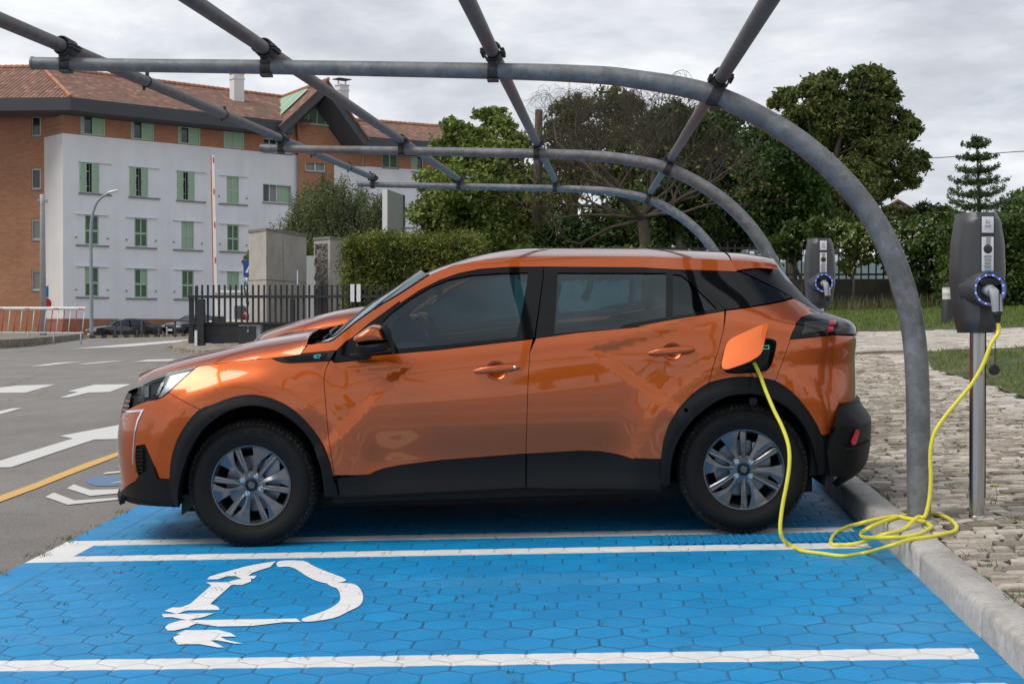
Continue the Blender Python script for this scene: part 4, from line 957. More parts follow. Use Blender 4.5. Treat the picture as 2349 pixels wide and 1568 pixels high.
o.data.polygons.foreach_set('use_smooth', [True] * len(o.data.polygons)); o.data.set_sharp_from_angle(angle=R(28))
# dangling cap of the socket
A0 = S(*tr(Zg((715, 745)))[0], -.01); A1 = S(*tr(Zg((700, 1045)))[0], .055)
mb = MB(); NB = 15
for i in range(NB):
    f = i / (NB - 1); p = A0 + (A1 - A0) * f + np.array([.005 * math.sin(i * 2.1), 0, 0]); p[1] = p[1] if f > .3 else A0[1] + (A1[1] - A0[1]) * min(1, f * 3)
    mb.lathe([(.0001, -.004), (.0042, 0), (.0001, .004)], tuple(p), 6, 'Y')
    if i: mb.tube([tuple(pv), tuple(p)], .0018, 5)
    pv = p
c = S(*tr(Zg((725, 1160)))[0], .06); mb.lathe([(.0001, -.018), (.021, -.018), (.0225, -.012), (.0225, .016), (.019, .018), (.0001, .018)], tuple(c), 20, 'Z'); mb.obj('socket_cap', MBF, po, auto=40)
# ---- inside
fl_ = MB(); fl_.box((1.3, 0, .30), (1.60, 1.62, .12)); fl_.box((1.3, 0, .215), (3.4, 1.28, .08)); fl_.box((3.0, 0, .42), (.5, 1.3, .25)); fl_.box((-.45, 0, .45), (.45, 1.1, .4)); fl_.obj('underbody', MDK, car)
for hx in (0, WB):
    for s in (-1, 1):
        mb = MB(); pr = [(.44, .84), (.435, .45), (.0001, .45)]; V = []; F = []; n = 28
        for r, y in pr:
            for k in range(n + 1): a = -.25 + (math.pi + .5) * k / n; V.append((hx + r * math.cos(a), s * y, HUBZ + r * math.sin(a) * 1.0))
        for i in range(2):
            for k in range(n): F.append((i * (n + 1) + k, i * (n + 1) + k + 1, (i + 1) * (n + 1) + k + 1, (i + 1) * (n + 1) + k))
        mb.add(V, F); mb.obj('wheel_housing', MDK, car)

fla = S(*tr(ZA((342, 1290)))[0]); flb = S(*tr(ZA((345, 1344)))[0]); flc_ = S(*tr(ZA((400, 1300)))[0])

for y0_, y1_ in ((-.80, -.62), (.62, .80)): mb = MB(); mb.prism([(fla[0], fla[2] + .05), (flb[0], flb[2]), (flc_[0], flc_[2]), (flc_[0] + .0, fla[2] + .05)], y0_, y1_, conv=lambda a, b, h: (a, h, b)); mb.obj('air_deflector', MBF, car)
mb = MB(); mb.box((.62, 0, .90), (.46, 1.36, .20), bev=.06); mb.box((.75, 0, .70), (.3, .3, .5), bev=.03); mb.obj('dashboard', MSE, car, auto=40)
mb = MB()
for k in range(28): pass
cw_ = Vector((.98, -.36, .98)); nrm = Vector((-.92, 0, -.38)).normalized(); u_ = Vector((0, 1, 0)); v_ = nrm.cross(u_)
mb.tube([cw_ + (u_ * math.cos(a) + v_ * math.sin(a)) * .17 for a in np.linspace(0, 2 * math.pi, 33)], .015, 8, cap=False); mb.tube([cw_ + nrm * .16, cw_ + nrm * .02], .035, 10)
for a in (0, math.pi, -math.pi / 2): mb.tube([cw_ + nrm * .02, cw_ + (u_ * math.cos(a) + v_ * math.sin(a)) * .165], .018, 6)
mb.obj('steering_wheel', MBF, car, smooth=True)
def seat(x, y, z=0, wdt=.50):
    mb = MB(); mb.box((x, y, .60 + z), (.52, wdt, .16), bev=.05); q_ = Matrix.Rotation(R(17), 3, 'Y'); mb.box((x + .30, y, .88 + z), (.13, wdt - .04, .60), bev=.05, mat=q_)
    mb.box((x + .40, y, 1.26 + z), (.09, .26, .19), bev=.035, mat=q_); mb.tube([(x + .37, y - .06, 1.1 + z), (x + .40, y - .06, 1.2 + z)], .007, 6); mb.tube([(x + .37, y + .06, 1.1 + z), (x + .40, y + .06, 1.2 + z)], .007, 6)
    return mb.obj('seat', MSE, car, auto=40)
seat(1.22, -.36); seat(1.22, .36); seat(2.05, -.38, .03, .56); seat(2.05, .38, .03, .56)
for s in (-1, 1):
    for P_ in ([(1.55, s * .70, .95), (1.57, s * .585, 1.36)], [(2.40, s * .70, 1.0), (2.50, s * .54, 1.34)]): mb = MB(); mb.tube(P_, .05, 8); mb.obj('pillar_trim', MSE, car, smooth=True)
mb = MB(); mb.tube([(.93, -.02, 1.36), (.93, 0, 1.36)], .01, 6); mb.box((.97, 0, 1.335), (.03, .24, .07), bev=.012); mb.obj('rear_view_mirror', MBF, car, auto=40)
mb = MB(); mb.box((1.95, 0, 1.455), (1.1, .90, .02)); mb.obj('headliner', MSE, car)
# ---- wheels
def lion(sc, conv, h0, h1, mb, m=0):
    P = [(-.30, .02), (-.62, .00), (-.96, .26), (-.84, .40), (-.56, .24), (-.34, .34), (-.50, .70), (-.38, .96), (-.08, .98), (.14, .80), (.30, .62), (.58, .72), (.84, .56), (.96, .20), (.78, .24), (.60, .44), (.44, .30), (.56, -.02), (.86, -.12), (.80, -.34), (.44, -.30), (.26, -.50), (.40, -.92), (.16, -.96), (.02, -.56), (-.10, -.36), (-.40, -.78), (-.60, -.66), (-.36, -.20)]
    mb.prism([(a * sc, b * sc) for a, b in P], h0, h1, m, conv)
def wheel(hx, s, rot):
    y0 = WHY; w_ = empty('wheel', (hx, 0, HUBZ), None, None); w_.parent = car
    RT = .343
    Y = lambda y: -s * 0 + s * y
    mb = MB(); pr = [(.210, .845), (.214, .856), (.224, .8595), (.232, .861), (.245, .868), (.262, .8735), (.285, .873), (.303, .866), (.3165, .853)]
    mb.lathe([(r, s * (y - .004)) for r, y in pr], (0, 0, 0), 72, 'Y', 0)
    tread = [(.3165, .853), (.328, .846), (.337, .832), (.3425, .812), (.344, .76), (.344, .70), (.3425, .665), (.337, .648), (.318, .630)]
    mb.lathe([(r, s * (y - .004)) for r, y in tread], (0, 0, 0), 72, 'Y', 1)
    mb.lathe([(r, s * y) for r, y in ((.318, .626), (.25, .622), (.21, .64))], (0, 0, 0), 48, 'Y', 0)
    # shoulder blocks
    for k in range(76):
        a = 2 * math.pi * k / 76; c_, s_ = math.cos(a), math.sin(a)
        M3 = Matrix(((c_, 0, -s_), (0, 1, 0), (s_, 0, c_)))
        for rr, yy, dy, dz, dx in ((.3285, .8405, .018, .017, .013), (.3425, .795, .04, .017, .006)):
            V = [M3 @ Vector((rr + i * dx / 2, s * yy + j * dy / 2 - s * i * .004, z_ * dz / 2)) for z_ in (-1, 1) for j in (-1, 1) for i in (-1, 1)]
            mb.add(V, [(0, 2, 3, 1), (4, 5, 7, 6), (0, 1, 5, 4), (2, 6, 7, 3), (0, 4, 6, 2), (1, 3, 7, 5)], 1)
    ty = mb.obj('tyre', [MTY, MTD], w_, auto=50)
    mb = MB()
    for rr, t0 in ((.29, 1.15), (.29, 4.3)):
        for k in range(11):
            if k in (3, 6): continue
            a = t0 + k * .075; c_, s_ = math.cos(a), math.sin(a)
            for dz in ((-.008, 0), (.008, 0)):
                p = Vector(((rr + 0) * c_ + dz[0] * s_ * .6, s * .8705, (rr) * s_ - dz[0] * c_ * .6)); mb.tube([p - Vector((c_, 0, s_)) * .009, p + Vector((c_, 0, s_)) * .009], .0014, 4)
    mb.obj('sidewall_lettering', MTY, ty)
    # rim dish
    yf = .848
    mb = MB(); mb.lathe([(.214, s * yf), (.2125, s * (yf + .007)), (.206, s * (yf + .006)), (.200, s * (yf - .004)), (.193, s * (yf - .02)), (.190, s * (yf - .11)), (.17, s * (yf - .16))], (0, 0, 0), 64, 'Y')
    conv = lambda a, b, h: (a, s * h, b)
    def sector(pts, h, rise=0): 
        pts = [(r * math.cos(a), r * math.sin(a)) for r, a in pts]
        return pts
    D_ = R(1)
    for k in range(6):
        a0 = (76 + 60 * k + rot) * D_; f = -1 if s > 0 else 1; sg = f
        def pt(r, da, h): aa = a0 + da * D_; return (r * math.cos(aa), s * h, r * math.sin(aa))
        # broad vane: flat triangle that widens to the rim, creased along its length
        V = []; rs = ((.045, -17, 11, .842, .838), (.075, -9, 8, .846, .838), (.105, -7.5, 6.5, .851, .838), (.14, -10.5, 7, .854, .840), (.18, -17, 8.5, .855, .843), (.2105, -21.5, 10, .852, .846))
        for r, aA, aB, hA, hB in rs: V += [pt(r, aA, hA - .022), pt(r, aA, hA - .003), pt(r, aA + .35 * (aB - aA), hA), pt(r, aB, hB), pt(r, aB, hB - .022)]
        F = [(i * 5 + j, i * 5 + j + 1, (i + 1) * 5 + j + 1, (i + 1) * 5 + j) for i in range(len(rs) - 1) for j in range(4)]; mb.add(V, F)
        # slim double-ridged spoke
        V = []; rs = ((.045, 20, 44, .840), (.075, 23, 41, .845), (.10, 25, 40, .851), (.14, 27, 39.5, .853), (.18, 28, 39, .849), (.2105, 28.5, 38.5, .845))
        for r, aA, aB, h in rs: V += [pt(r, aA, h - .022), pt(r, aA, h - .004), pt(r, aA + .2 * (aB - aA), h + .001), pt(r, (aA + aB) / 2, h - .003), pt(r, aB - .2 * (aB - aA), h + .001), pt(r, aB, h - .004), pt(r, aB, h - .022)]
        F = [(i * 7 + j, i * 7 + j + 1, (i + 1) * 7 + j + 1, (i + 1) * 7 + j) for i in range(len(rs) - 1) for j in range(6)]; mb.add(V, F)
    mb.lathe([(.075, s * .822), (.074, s * .838), (.062, s * .8405), (.036, s * .8405), (.034, s * .836), (.0001, s * .836)], (0, 0, 0), 40, 'Y')
    rim = mb.obj('rim', MRM, w_, auto=14)
    mb = MB(); mb.lathe([(.0315, s * .830), (.0315, s * .8425), (.0295, s * .8440), (.0001, s * .8440)], (0, 0, 0), 32, 'Y'); hc = mb.obj('hub_cap', MBF, rim, auto=40)
    mb = MB(); lion(.020, conv if s < 0 else (lambda a, b, h: (-a, s * h, b)), .8442, .8462, mb); mb.obj('emblem', MRM, hc)
    for k in range(4):
        a = (62 + 90 * k + rot) * D_; mb = MB(); c = (.053 * math.cos(a), s * .0, .053 * math.sin(a))
        mb.lathe([(.0145, s * .838), (.0145, s * .842), (.0125, s * .8425), (.0115, s * .853), (.0085, s * .857), (.0001, s * .8575)], c, 6, 'Y'); mb.obj('wheel_bolt', MCH, rim, auto=30)
    mb = MB(); mb.lathe([(.150, s * .775), (.150, s * .765), (.08, s * .765), (.075, s * .80), (.0001, s * .80)], (0, 0, 0), 40, 'Y'); mb.box((.10 * (1 if hx == 0 else 1), s * .78, .06), (.10, .05, .16), bev=.015); mb.obj('brake_disc', MDC, w_, auto=40)
    mb = MB(); mb.lathe([(.205, s * .66), (.0001, s * .66)], (0, 0, 0), 32, 'Y'); mb.obj('hub_shadow_plate', MDK, w_)  # dark disc stands in for the shade behind the spokes
    return w_
for hx, s, rot in ((0, -1, 0), (WB, -1, -20), (0, 1, 12), (WB, 1, 30)): wheel(hx, s, rot)
for o in list(bpy.data.objects):
    if o.name == 'hub_shadow_plate' or o.name.startswith('hub_shadow_plate.'): o.name = 'hub_shade_disc'
bpy.context.view_layer.update()
car2 = copy_tree(car); car2.name = 'electric_car'
dx = -.06; car2.matrix_world = Matrix.Translation(Vector((dx, 2.47, SX * dx + SY * 2.47))) @ CARM
for o in [x for x in bpy.data.objects if x.parent == car2] + [y for x in bpy.data.objects if x.parent == car2 for y in bpy.data.objects if y.parent == x]:
    if o.type != 'MESH' or len(o.data.vertices) == 0 or min(v.co.x for v in o.data.vertices) > .75: continue
    if o.parent is not None and o.parent.name.startswith('wheel'): continue
    me = o.data.copy(); o.data = me; co = np.empty(len(me.vertices) * 3, np.float32); me.vertices.foreach_get('co', co); co = co.reshape(-1, 3)
    k = 1 + .085 * (1 - sm(co[:, 0], .15, .75)) * sm(co[:, 2], .84, .97); co[:, 2] *= k; co[:, 0] = np.where(co[:, 0] < 0, co[:, 0] * .86, co[:, 0]); me.vertices.foreach_set('co', co.ravel()); me.update()
car2['label'] = 'second orange crossover, mostly hidden behind the nearest car, hood edge showing'
# ================================================================== the bare canopy frame over the bays
def galv(name, base, mud=0.0, rot=(0, 0, 0)):
    q = NT(name); v = q.vor(26, 'F1', None, 1.0, 'Color'); a, b, c_ = q.xyz(v); n1 = q.noise(7, 6, .7); n2 = q.noise(70, 3, .7); n3 = q.noise(1.7, 3, .6)
    c = q.scale(q.mix(q.rng(n1, .35, .65), base, tuple(x * 1.6 for x in base)), q.rng(a, 0, 1, .84, 1.14)); c = q.scale(c, q.rng(n2, .3, .7, .9, 1.1))
    c = q.mix(q.math('MULTIPLY', q.rng(n3, .58, .72), .35 + mud), c, (.16, .10, .075))
    c = q.mix(q.math('MULTIPLY', q.rng(q.noise(22, 5, .8), .64, .72), .5), c, (.50, .52, .54))
    return q.set(color=c, rough=q.rng(n1, .3, .7, .45, .68), metal=.35, normal=q.bump(n2, .25, .003))
MGV = galv('galvanised_steel', (.145, .150, .155)); MGP = galv('weathered_galvanised_tube', (.105, .102, .10), .2)
MCST = mat('dark_cast_clamp', (.045, .044, .043), .6, metal=.3, noise=(60, .5, 5), bump=(90, .6, .004))
MZT = mat('black_tie', (.01, .01, .011), .5)
can = empty('canopy_frame', (1.6, 2.3, G(1.6, 2.3)), 'open galvanised tube frame of curved posts arching over the blue bays', 'canopy frame')
bpy.context.view_layer.update(); CI = Matrix.Translation(Vector(can.location)).inverted()
AP = [(-2.947, 2.582), (-2.427, 2.551), (-1.741, 2.516), (-.547, 2.449), (-.103, 2.417), (.162, 2.383), (.558, 2.290), (.929, 2.090), (1.212, 1.842), (1.407, 1.573), (1.516, 1.307), (1.57, 1.064), (1.593, .758), (1.602, .09)]
apc = cr(AP, 7)
def arad(x, h): return float(np.interp(x, [-2.95, -.5, .2, 1.0, 1.6], [.0325, .0415, .048, .056, .0585]))
def ah(x): return float(np.interp(x, [p[0] for p in AP[:11]], [p[1] for p in AP[:11]]))
loc = lambda p: CI @ Vector(p)
for Y in (2.25, 7.25, 12.25, 17.25):
    mb = MB(); g0 = lambda x: SX * x + SY * Y
    P = [(x, Y, g0(x) + h) for x, h in apc]; mb.tube([loc(p) for p in P], [arad(x, h) for x, h in apc], 24)
    mb.tube([loc((AP[0][0] + .004, Y, P[0][2])), loc((AP[0][0] - .006, Y, P[0][2] + .0003))], arad(-2.9, 0) + .002, 20)
    a_ = mb.obj('arch', MGV, can, auto=50)
PX = (-2.77, -1.715, -.545, .580)
for k, x in enumerate(PX):
    za = lambda Y: SX * x + SY * Y + ah(x) + arad(x, 0) + .052
    dx_ = .028 if k == 3 else 0
    mb = MB(); y1 = (17.45, 17.38, 17.36, 17.36)[k]; yy = np.linspace(-2.9, y1, 24); mb.tube([loc((x + dx_, y, za(y) - (.015 if k == 3 else 0))) for y in yy], .0345, 20); pu = mb.obj('purlin', MGP, can, auto=50)
    if k == 0:
        for y in (8.55, 10.35, 13.6, 15.6, 17.0):
            mb = MB(); c = loc((x, y, za(y))); mb.tube([c + Vector((0, -.009, 0)), c + Vector((0, .009, 0))], .039, 18); mb.box(c + Vector((.01, 0, .046)), (.02, .014, .022)); mb.box(c + Vector((-.01, 0, -.046)), (.014, .014, .02)); mb.obj('pipe_tie', MZT, pu)
    for Y in (2.25, 7.25, 12.25, 17.25):
        if Y == 17.25 and k == 3: pass
        mb = MB(); c = Vector((x + dx_, Y, za(Y) - (.015 if k == 3 else 0))); r = arad(x, 0); cl = loc(c)
        # two half shells with flanges around the purlin
        for s in (1, -1):
            V = []; n = 10
            for yy_ in (-.075, -.06, .06, .075):
                rr = .047 if abs(yy_) < .07 else .040
                for i in range(n + 1): a = math.pi * i / n; V.append(cl + Vector((rr * math.cos(a), yy_, s * (.004 + rr * math.sin(a)))))
            F = [(j * (n + 1) + i, j * (n + 1) + i + 1, (j + 1) * (n + 1) + i + 1, (j + 1) * (n + 1) + i) for j in range(3) for i in range(n)]; mb.add(V, F)
        for s in (1, -1):
            mb.box(cl + Vector((s * .051, 0, .0065)), (.022, .15, .008), bev=.002); mb.box(cl + Vector((s * .051, 0, -.0065)), (.022, .15, .008), bev=.002)
            for yy_ in (-.05, 0, .05): mb.lathe([(.0001, .017), (.005, .017), (.005, -.018), (.0001, -.018)], tuple(cl + Vector((s * .053, yy_, 0))), 6)
        ac = loc((x, Y, SX * x + SY * Y + ah(x))); d0, d1 = (x - .025, x + .025); p0_ = loc((d0, Y, SX * d0 + SY * Y + ah(d0))); p1_ = loc((d1, Y, SX * d1 + SY * Y + ah(d1)))
        mb.tube([p0_, p1_], r + .0055, 22); mb.box(ac + Vector((0, 0, -r - .006)), (.056, .06, .012)); mb.box((ac + cl) / 2 + Vector((0, 0, .01)), (.045, .09, (cl - ac).length * .9))
        mb.obj('clamp', MCST, can, auto=40)
# ================================================================== charging posts
MCG = mat('charcoal_shell', (.050, .052, .054), .36, noise=(500, .12, 2), bump=(700, .25, .0012))
MCS = mat('charcoal_recess', (.028, .029, .031), .45)
MLB = mat('label_white', (.72, .72, .76), .35); MIN = mat('label_print', (.07, .07, .075), .5); MNG = mat('warm_grey_print', (.25, .215, .18), .5); MEB = mat('cyan_print', (.02, .36, .55), .5); MLR = mat('red_print', (.4, .03, .03), .5); MLO = mat('amber_print', (.65, .36, .10), .5)
MSS = NT('brushed_steel'); _x = MSS.noise(4, 5, .7, MSS.map(scale=(60, 60, .6))); MSS = MSS.set(color=MSS.mix(MSS.rng(_x, .3, .7), (.42, .415, .41), (.60, .59, .58)), metal=1, rough=.26)
MLEDR = mat('led_ring_grey', (.30, .32, .42), .3, emit=((.25, .30, .75), .03)); MLED = mat('blue_led', (.1, .2, 1), .3, emit=((.09, .17, 1.0), 5))
MCN = mat('connector_grey', (.36, .37, .39), .38); MYC = mat('yellow_cable', (.78, .70, .055), .42, noise=(40, .08, 3))
MBLK = mat('black_rubber', (.012, .012, .013), .55)
def arc(t, a, b): return a + (b - a) * t
def text_obj(body, size, parent, m, locv, rotz, name='lettering', bold=False, sx=1.0):
    cu_ = bpy.data.curves.new(name, 'FONT'); cu_.body = body; cu_.size = size; cu_.align_x = 'CENTER'; cu_.align_y = 'CENTER'; cu_.extrude = .0003
    if bold: cu_.offset = size * .02
    o = bpy.data.objects.new(name, cu_); me = bpy.data.meshes.new_from_object(o); bpy.data.objects.remove(o)
    me.materials.clear(); me.materials.append(m); o = bpy.data.objects.new(name, me); COL.objects.link(o); o.parent = parent; o.location = locv; o.rotation_euler = (R(90), 0, rotz); o.scale = (sx, 1, 1); return o
def charger(X, Y, rz, brandcol, label, cap=True):
    gz_ = G(X, Y) + .122; t = empty('charging_post', (X, Y, gz_), label, 'charging post', 'charging posts beside the bays', rz)
    mb = MB(); mb.lathe([(.037, -.02), (.037, .94)], (0, 0, 0), 40); mb.lathe([(.0385, -.02), (.0385, .004), (.037, .006)], (0, 0, 0), 40); mb.obj('post', MSS, t, smooth=True)
    mb = MB(); mb.box((.043, .028, .52), (.022, .022, .86)); mb.obj('conduit', MBLK, t)
    H0, Hh = .925, .600
    # half widths of the front outline (w), of the back (wb) and depths by height
    rows = []
    tb = ([0, .05, .14, .30, .45, .55, .600], [.080, .093, .108, .119, .114, .100, .089])
    for i in range(33):
        h = Hh * i / 32; w_ = float(np.interp(h, *tb)); w_ += .006 * math.sin(math.pi * min(1, h / Hh)) 
        top = ss((h - .555) / .045); yf = -.118 + .030 * top + .03 * ss((.05 - h) / .05)
        sg = .034                       # half width of the flat centre strip
        prof = [(0, yf), (sg - .002, yf), (sg + .002, yf - .004 + .004 * top), (sg + .012, yf + .001), (sg + (w_ - sg) * .45, yf + .014), (sg + (w_ - sg) * .8, yf + .038), (w_, yf + .070), (w_ + .004, .0), (w_ + .003, .052), (w_ - .004, .060), (0, .060)]
        rows.append([(x, y, H0 + h) for x, y in prof[::-1]][::-1])
    V = []; n = len(rows[0])
    for r in rows: V += [(-x, y, z) for x, y, z in r[::-1]][:-1] + [(x, y, z) for x, y, z in r]
    m_ = 2 * n - 1; F = [(i * m_ + k, i * m_ + (k + 1) % m_, (i + 1) * m_ + (k + 1) % m_, (i + 1) * m_ + k) for i in range(32) for k in range(m_)] + [tuple(range(m_))[::-1], tuple(range(32 * m_, 33 * m_))]
    mb = MB(); mb.add(V, F); hs = mb.obj('housing', MCG, t, auto=26)
    yf = -.1185
    mb = MB(); mb.box((0, yf - .0015, H0 + .395), (.069, .004, .355), bev=.0015); mb.obj('recess', MCS, hs)
    mb = MB(); mb.box((0, yf - .005, H0 + .535), (.060, .004, .080), bev=.0016); lb = mb.obj('label_plate', MLB, hs, auto=40)
    yl = yf - .0078
    # nest emblem: little strokes, then the name and its line of small print
    mb = MB()
    for (a, b, w_, h_) in ((-.010, .556, .006, .0012), (-.003, .558, .004, .0012), (.006, .557, .008, .0012), (-.010, .552, .0014, .007), (-.006, .553, .0014, .006), (.000, .551, .006, .0014), (.007, .550, .005, .0014), (-.008, .546, .009, .0014), (.004, .545, .012, .0014), (.010, .548, .0012, .006), (-.004, .541, .014, .0014), (.008, .540, .004, .0012), (-.011, .543, .0012, .005)): mb.box((a, yl, H0 + b), (w_, .0008, h_))
    mb.obj('emblem', brandcol, lb)
    text_obj('Nestlé', .0125, lb, brandcol, (0, yl, H0 + .529), 0, bold=True); text_obj('Good food, Good life', .0048, lb, MNG if brandcol == MNG else MEB, (0, yl, H0 + .519), 0)
    mb = MB(); mb.box((0, yf - .005, H0 + .390), (.060, .004, .170), bev=.0016); l2 = mb.obj('instruction_label', MLB, hs, auto=40)
    mb = MB(); mb.lathe([(.0001, -.0035), (.0195, -.0035), (.0225, -.0015), (.0225, .002)], (0, yf - .0065, H0 + .415), 28, 'Y'); mb.obj('card_reader', MCS, l2, auto=40)
    mb = MB()
    for i in range(5):
        z = H0 + .470 - .0072 * i; mb.box((.0035 + rnd.uniform(-.002, .002), yl, z + .0014), (.030 + rnd.uniform(-.006, .004), .0006, .0012)); mb.box((.001, yl, z - .001), (.024, .0006, .0012))
    for i in range(4):
        for j in range(4): mb.box((-.001 + rnd.uniform(-.002, .003), yl, H0 + .383 - .0165 * i - .0034 * j), (.040 - rnd.uniform(0, .008), .0006, .0011))
    mb.obj('print', MIN, l2)
    for i, m in enumerate((MIN, MLO, MIN, MLO, MLR)): mb = MB(); mb.box((-.0205, yl, H0 + .4705 - .0072 * i), (.003, .0006, .003)); mb.obj('dot', m, l2)
    text_obj('ENGIE', .0115, l2, MEB, (0, yl, H0 + .3105), 0, bold=True, sx=1.12)
    mb = MB(); mb.tube([(.018 * math.cos(a) * .9, yl, H0 + .3165 + .0055 * math.sin(a)) for a in np.linspace(.25, math.pi - .25, 10)], [.0003 + .0012 * math.sin(math.pi * i / 9) for i in range(10)], 6); mb.obj('swoosh', MEB, l2)
    # socket bulge
    cz = H0 + .215; k_ = .9; V = []; F = []; n = 44; rg = ((.122, -.055, 1.0), (.108, -.090, .86), (.093, -.120, .80), (.0885, -.150, .78), (.085, -.158, .78), (.082, -.160, .78), (.079, -.155, .78))
    base = []
    for k, (r, y, sq) in enumerate(rg):
        for i in range(n):
            a = 2 * math.pi * i / n; V.append((r * math.cos(a) * (1 if k > 1 else 1), y, cz + r * math.sin(a) * (.80 if k == 0 else .90 if k == 1 else 1)))
    F = [(k * n + i, k * n + (i + 1) % n, (k + 1) * n + (i + 1) % n, (k + 1) * n + i) for k in range(len(rg) - 1) for i in range(n)]
    mb = MB(); mb.add(V, F); mb.obj('socket_bulge', MCG, hs, auto=40)
    mb = MB(); mb.lathe([(.0795, -.155), (.078, -.145), (.0665, -.147), (.0655, -.140)], (0, 0, cz), 44, 'Y'); rg_ = mb.obj('led_ring', MLEDR, hs, auto=40)
    mb = MB(); mb.lathe([(.066, -.140), (.055, -.100), (.0001, -.100)], (0, 0, cz), 40, 'Y'); mb.obj('socket', MBLK, hs, auto=40)
    for i in range(12):
        a = 2 * math.pi * (i + .5) / 12; mb = MB(); mb.lathe([(.0001, -.003), (.0028, -.002), (.003, .001)], (.0722 * math.cos(a), -.1475, cz + .0722 * math.sin(a)), 8, 'Y'); mb.obj('led', MLED, rg_, smooth=True)
    mb = MB(); mb.prism([(.046 * math.cos(a) * 1.12, .019 * math.sin(a)) for a in np.linspace(0, 2 * math.pi, 20)[:-1]], -.165, -.135, conv=lambda a, b, h: (a, h - b * .8, cz + .034 + b)); mb.obj('socket_lid', MCS, hs, auto=50)
    mb = MB(); mb.box((.02, yf + .028, H0 + .055), (.075, .006, .055)); mb.obj('vent', MCS, hs)
    if cap:
        mb = MB(); mb.tube([(.030, -.10, H0 + .14), (.044, -.115, H0), (.050, -.10, H0 - .15), (.052, -.09, H0 - .165)], .0022, 6); mb.lathe([(.0001, -.012), (.024, -.012), (.026, -.008), (.026, .008), (.024, .012), (.0001, .012)], (.05, -.09, H0 - .185), 24, 'Y'); mb.obj('socket_cap', MBLK, t, auto=40)
    return t, Matrix.Translation(Vector((X, Y, gz_))) @ Matrix.Rotation(rz, 4, 'Z'), H0 + .215
c1, M1, CZ = charger(1.899, 7.30, R(8), MNG, 'nearest charcoal charging post on the right, its warm grey emblem on a white plate')
c2, M2, _ = charger(1.899, 12.45, R(5), MEB, 'middle charcoal charging post rising behind the tail of the front car, pale blue emblem', False)
c3, M3, _ = charger(1.899, 18.2, R(6), MEB, 'farthest charging post, only its top showing over the car roof', False)
# ---- cables with their connectors
def connector(M, cz, parent, inv):
    """grey angled plug sitting in a socket, its grip pointing down"""
    def w_(x, y, z): return inv @ (M @ Vector((x, y, z)))
    mb = MB(); mb.tube([w_(-.002, -.105, cz), w_(-.002, -.150, cz - .002), w_(0, -.178, cz - .014)], [.029, .029, .027], 20)
    P = [(0, -.172, cz + .008), (.004, -.190, cz - .010), (.012, -.196, cz - .050), (.020, -.196, cz - .112)]
    V = []; F = []; n = 16
    for i, (x, y, z) in enumerate(P):
        rx, ry = (.024, .020) if i else (.020, .014)
        for k in range(n):
            a = 2 * math.pi * k / n; ca, sa = math.cos(a), math.sin(a)
            V.append(w_(x + rx * math.copysign(abs(ca) ** .6, ca), y + ry * math.copysign(abs(sa) ** .6, sa), z))
    F = [(i * n + k, i * n + (k + 1) % n, (i + 1) * n + (k + 1) % n, (i + 1) * n + k) for i in range(3) for k in range(n)] + [tuple(range(n))[::-1], tuple(range(3 * n, 4 * n))]
    mb.add(V, F); co = mb.obj('connector', MCN, parent, auto=45)
    mb = MB(); mb.box((0, 0, 0), (.004, .003, .10)); o = mb.obj('seam', MBLK, co); o.matrix_world = (inv @ M) @ Matrix.Translation(Vector((.020, -.216, cz - .06))); o.parent = co
    mb = MB(); mb.tube([w_(.020, -.196, cz - .110), w_(.021, -.196, cz - .128)], .0245, 16); mb.tube([w_(.021, -.196, cz - .126), w_(.022, -.194, cz - .165)], [.017, .012], 12)
    for i in range(4): mb.tube([w_(.0215, -.195, cz - .132 - .008 * i), w_(.0215, -.195, cz - .136 - .008 * i)], .0175 - .001 * i, 12)
    mb.obj('strain_relief', MBLK, co, auto=40)
    return M @ Vector((.022, -.194, cz - .16))
cab = empty('charging_cable', (1.6, 7.6, G(1.6, 7.6) + .125), 'yellow charging cable coiled over the kerb between the near post and the car', 'cable', 'charging cables')
ci = Matrix.Translation(Vector(cab.location)).inverted(); pe = connector(M1, CZ, cab, ci)
Zk = zc_(2000, 820, 2.7036)
P = [pe, pe + Vector((.004, -.002, -.05))]
def air(px, Y): return Vector(at(px[0], px[1], Y))
ys_ = np.linspace(7.09, 7.04, 12); hang = Zk((1290, 110), (1240, 240), (1165, 370), (1060, 500), (970, 610), (910, 705), (885, 800), (880, 900), (884, 1000), (880, 1100), (868, 1190), (842, 1272))
for p, Y in zip(hang, ys_): P.append(air(p, Y))
gpts = Zk((790, 1322), (700, 1358), (560, 1395), (430, 1440), (320, 1463), (240, 1465), (208, 1440), (235, 1392), (310, 1345), (400, 1312), (520, 1287), (640, 1275), (740, 1280), (830, 1303), (885, 1335), (872, 1362), (800, 1390), (700, 1410), (600, 1420), (500, 1421), (425, 1410), (415, 1385), (460, 1348), (560, 1302), (680, 1265), (800, 1250), (900, 1256), (1000, 1290), (1056, 1340), (1045, 1368), (980, 1388), (880, 1400), (740, 1430), (600, 1478), (450, 1518), (300, 1535), (150, 1525), (20, 1500)) + ZC((870, 1542), (820, 1522))
tot = []
for i, p in enumerate(gpts):
    a = gp(p[0], p[1], .136); 
    if a[0] < XR + .02:
        b = gp(p[0], p[1], .012); f = ss((XR + .02 - b[0]) / .16); 
        a = gp(p[0], p[1], .136 * (1 - f) + .012 * f)
    z = .0
    if i == 0: z = .03
    P.append(Vector(a) + Vector((0, 0, z)))
up_ = ZC((792, 1488), (785, 1430), (797, 1330), (818, 1220), (831, 1120), (826, 1030), (796, 940), (752, 850), (712, 755), (682, 675), (650, 608))
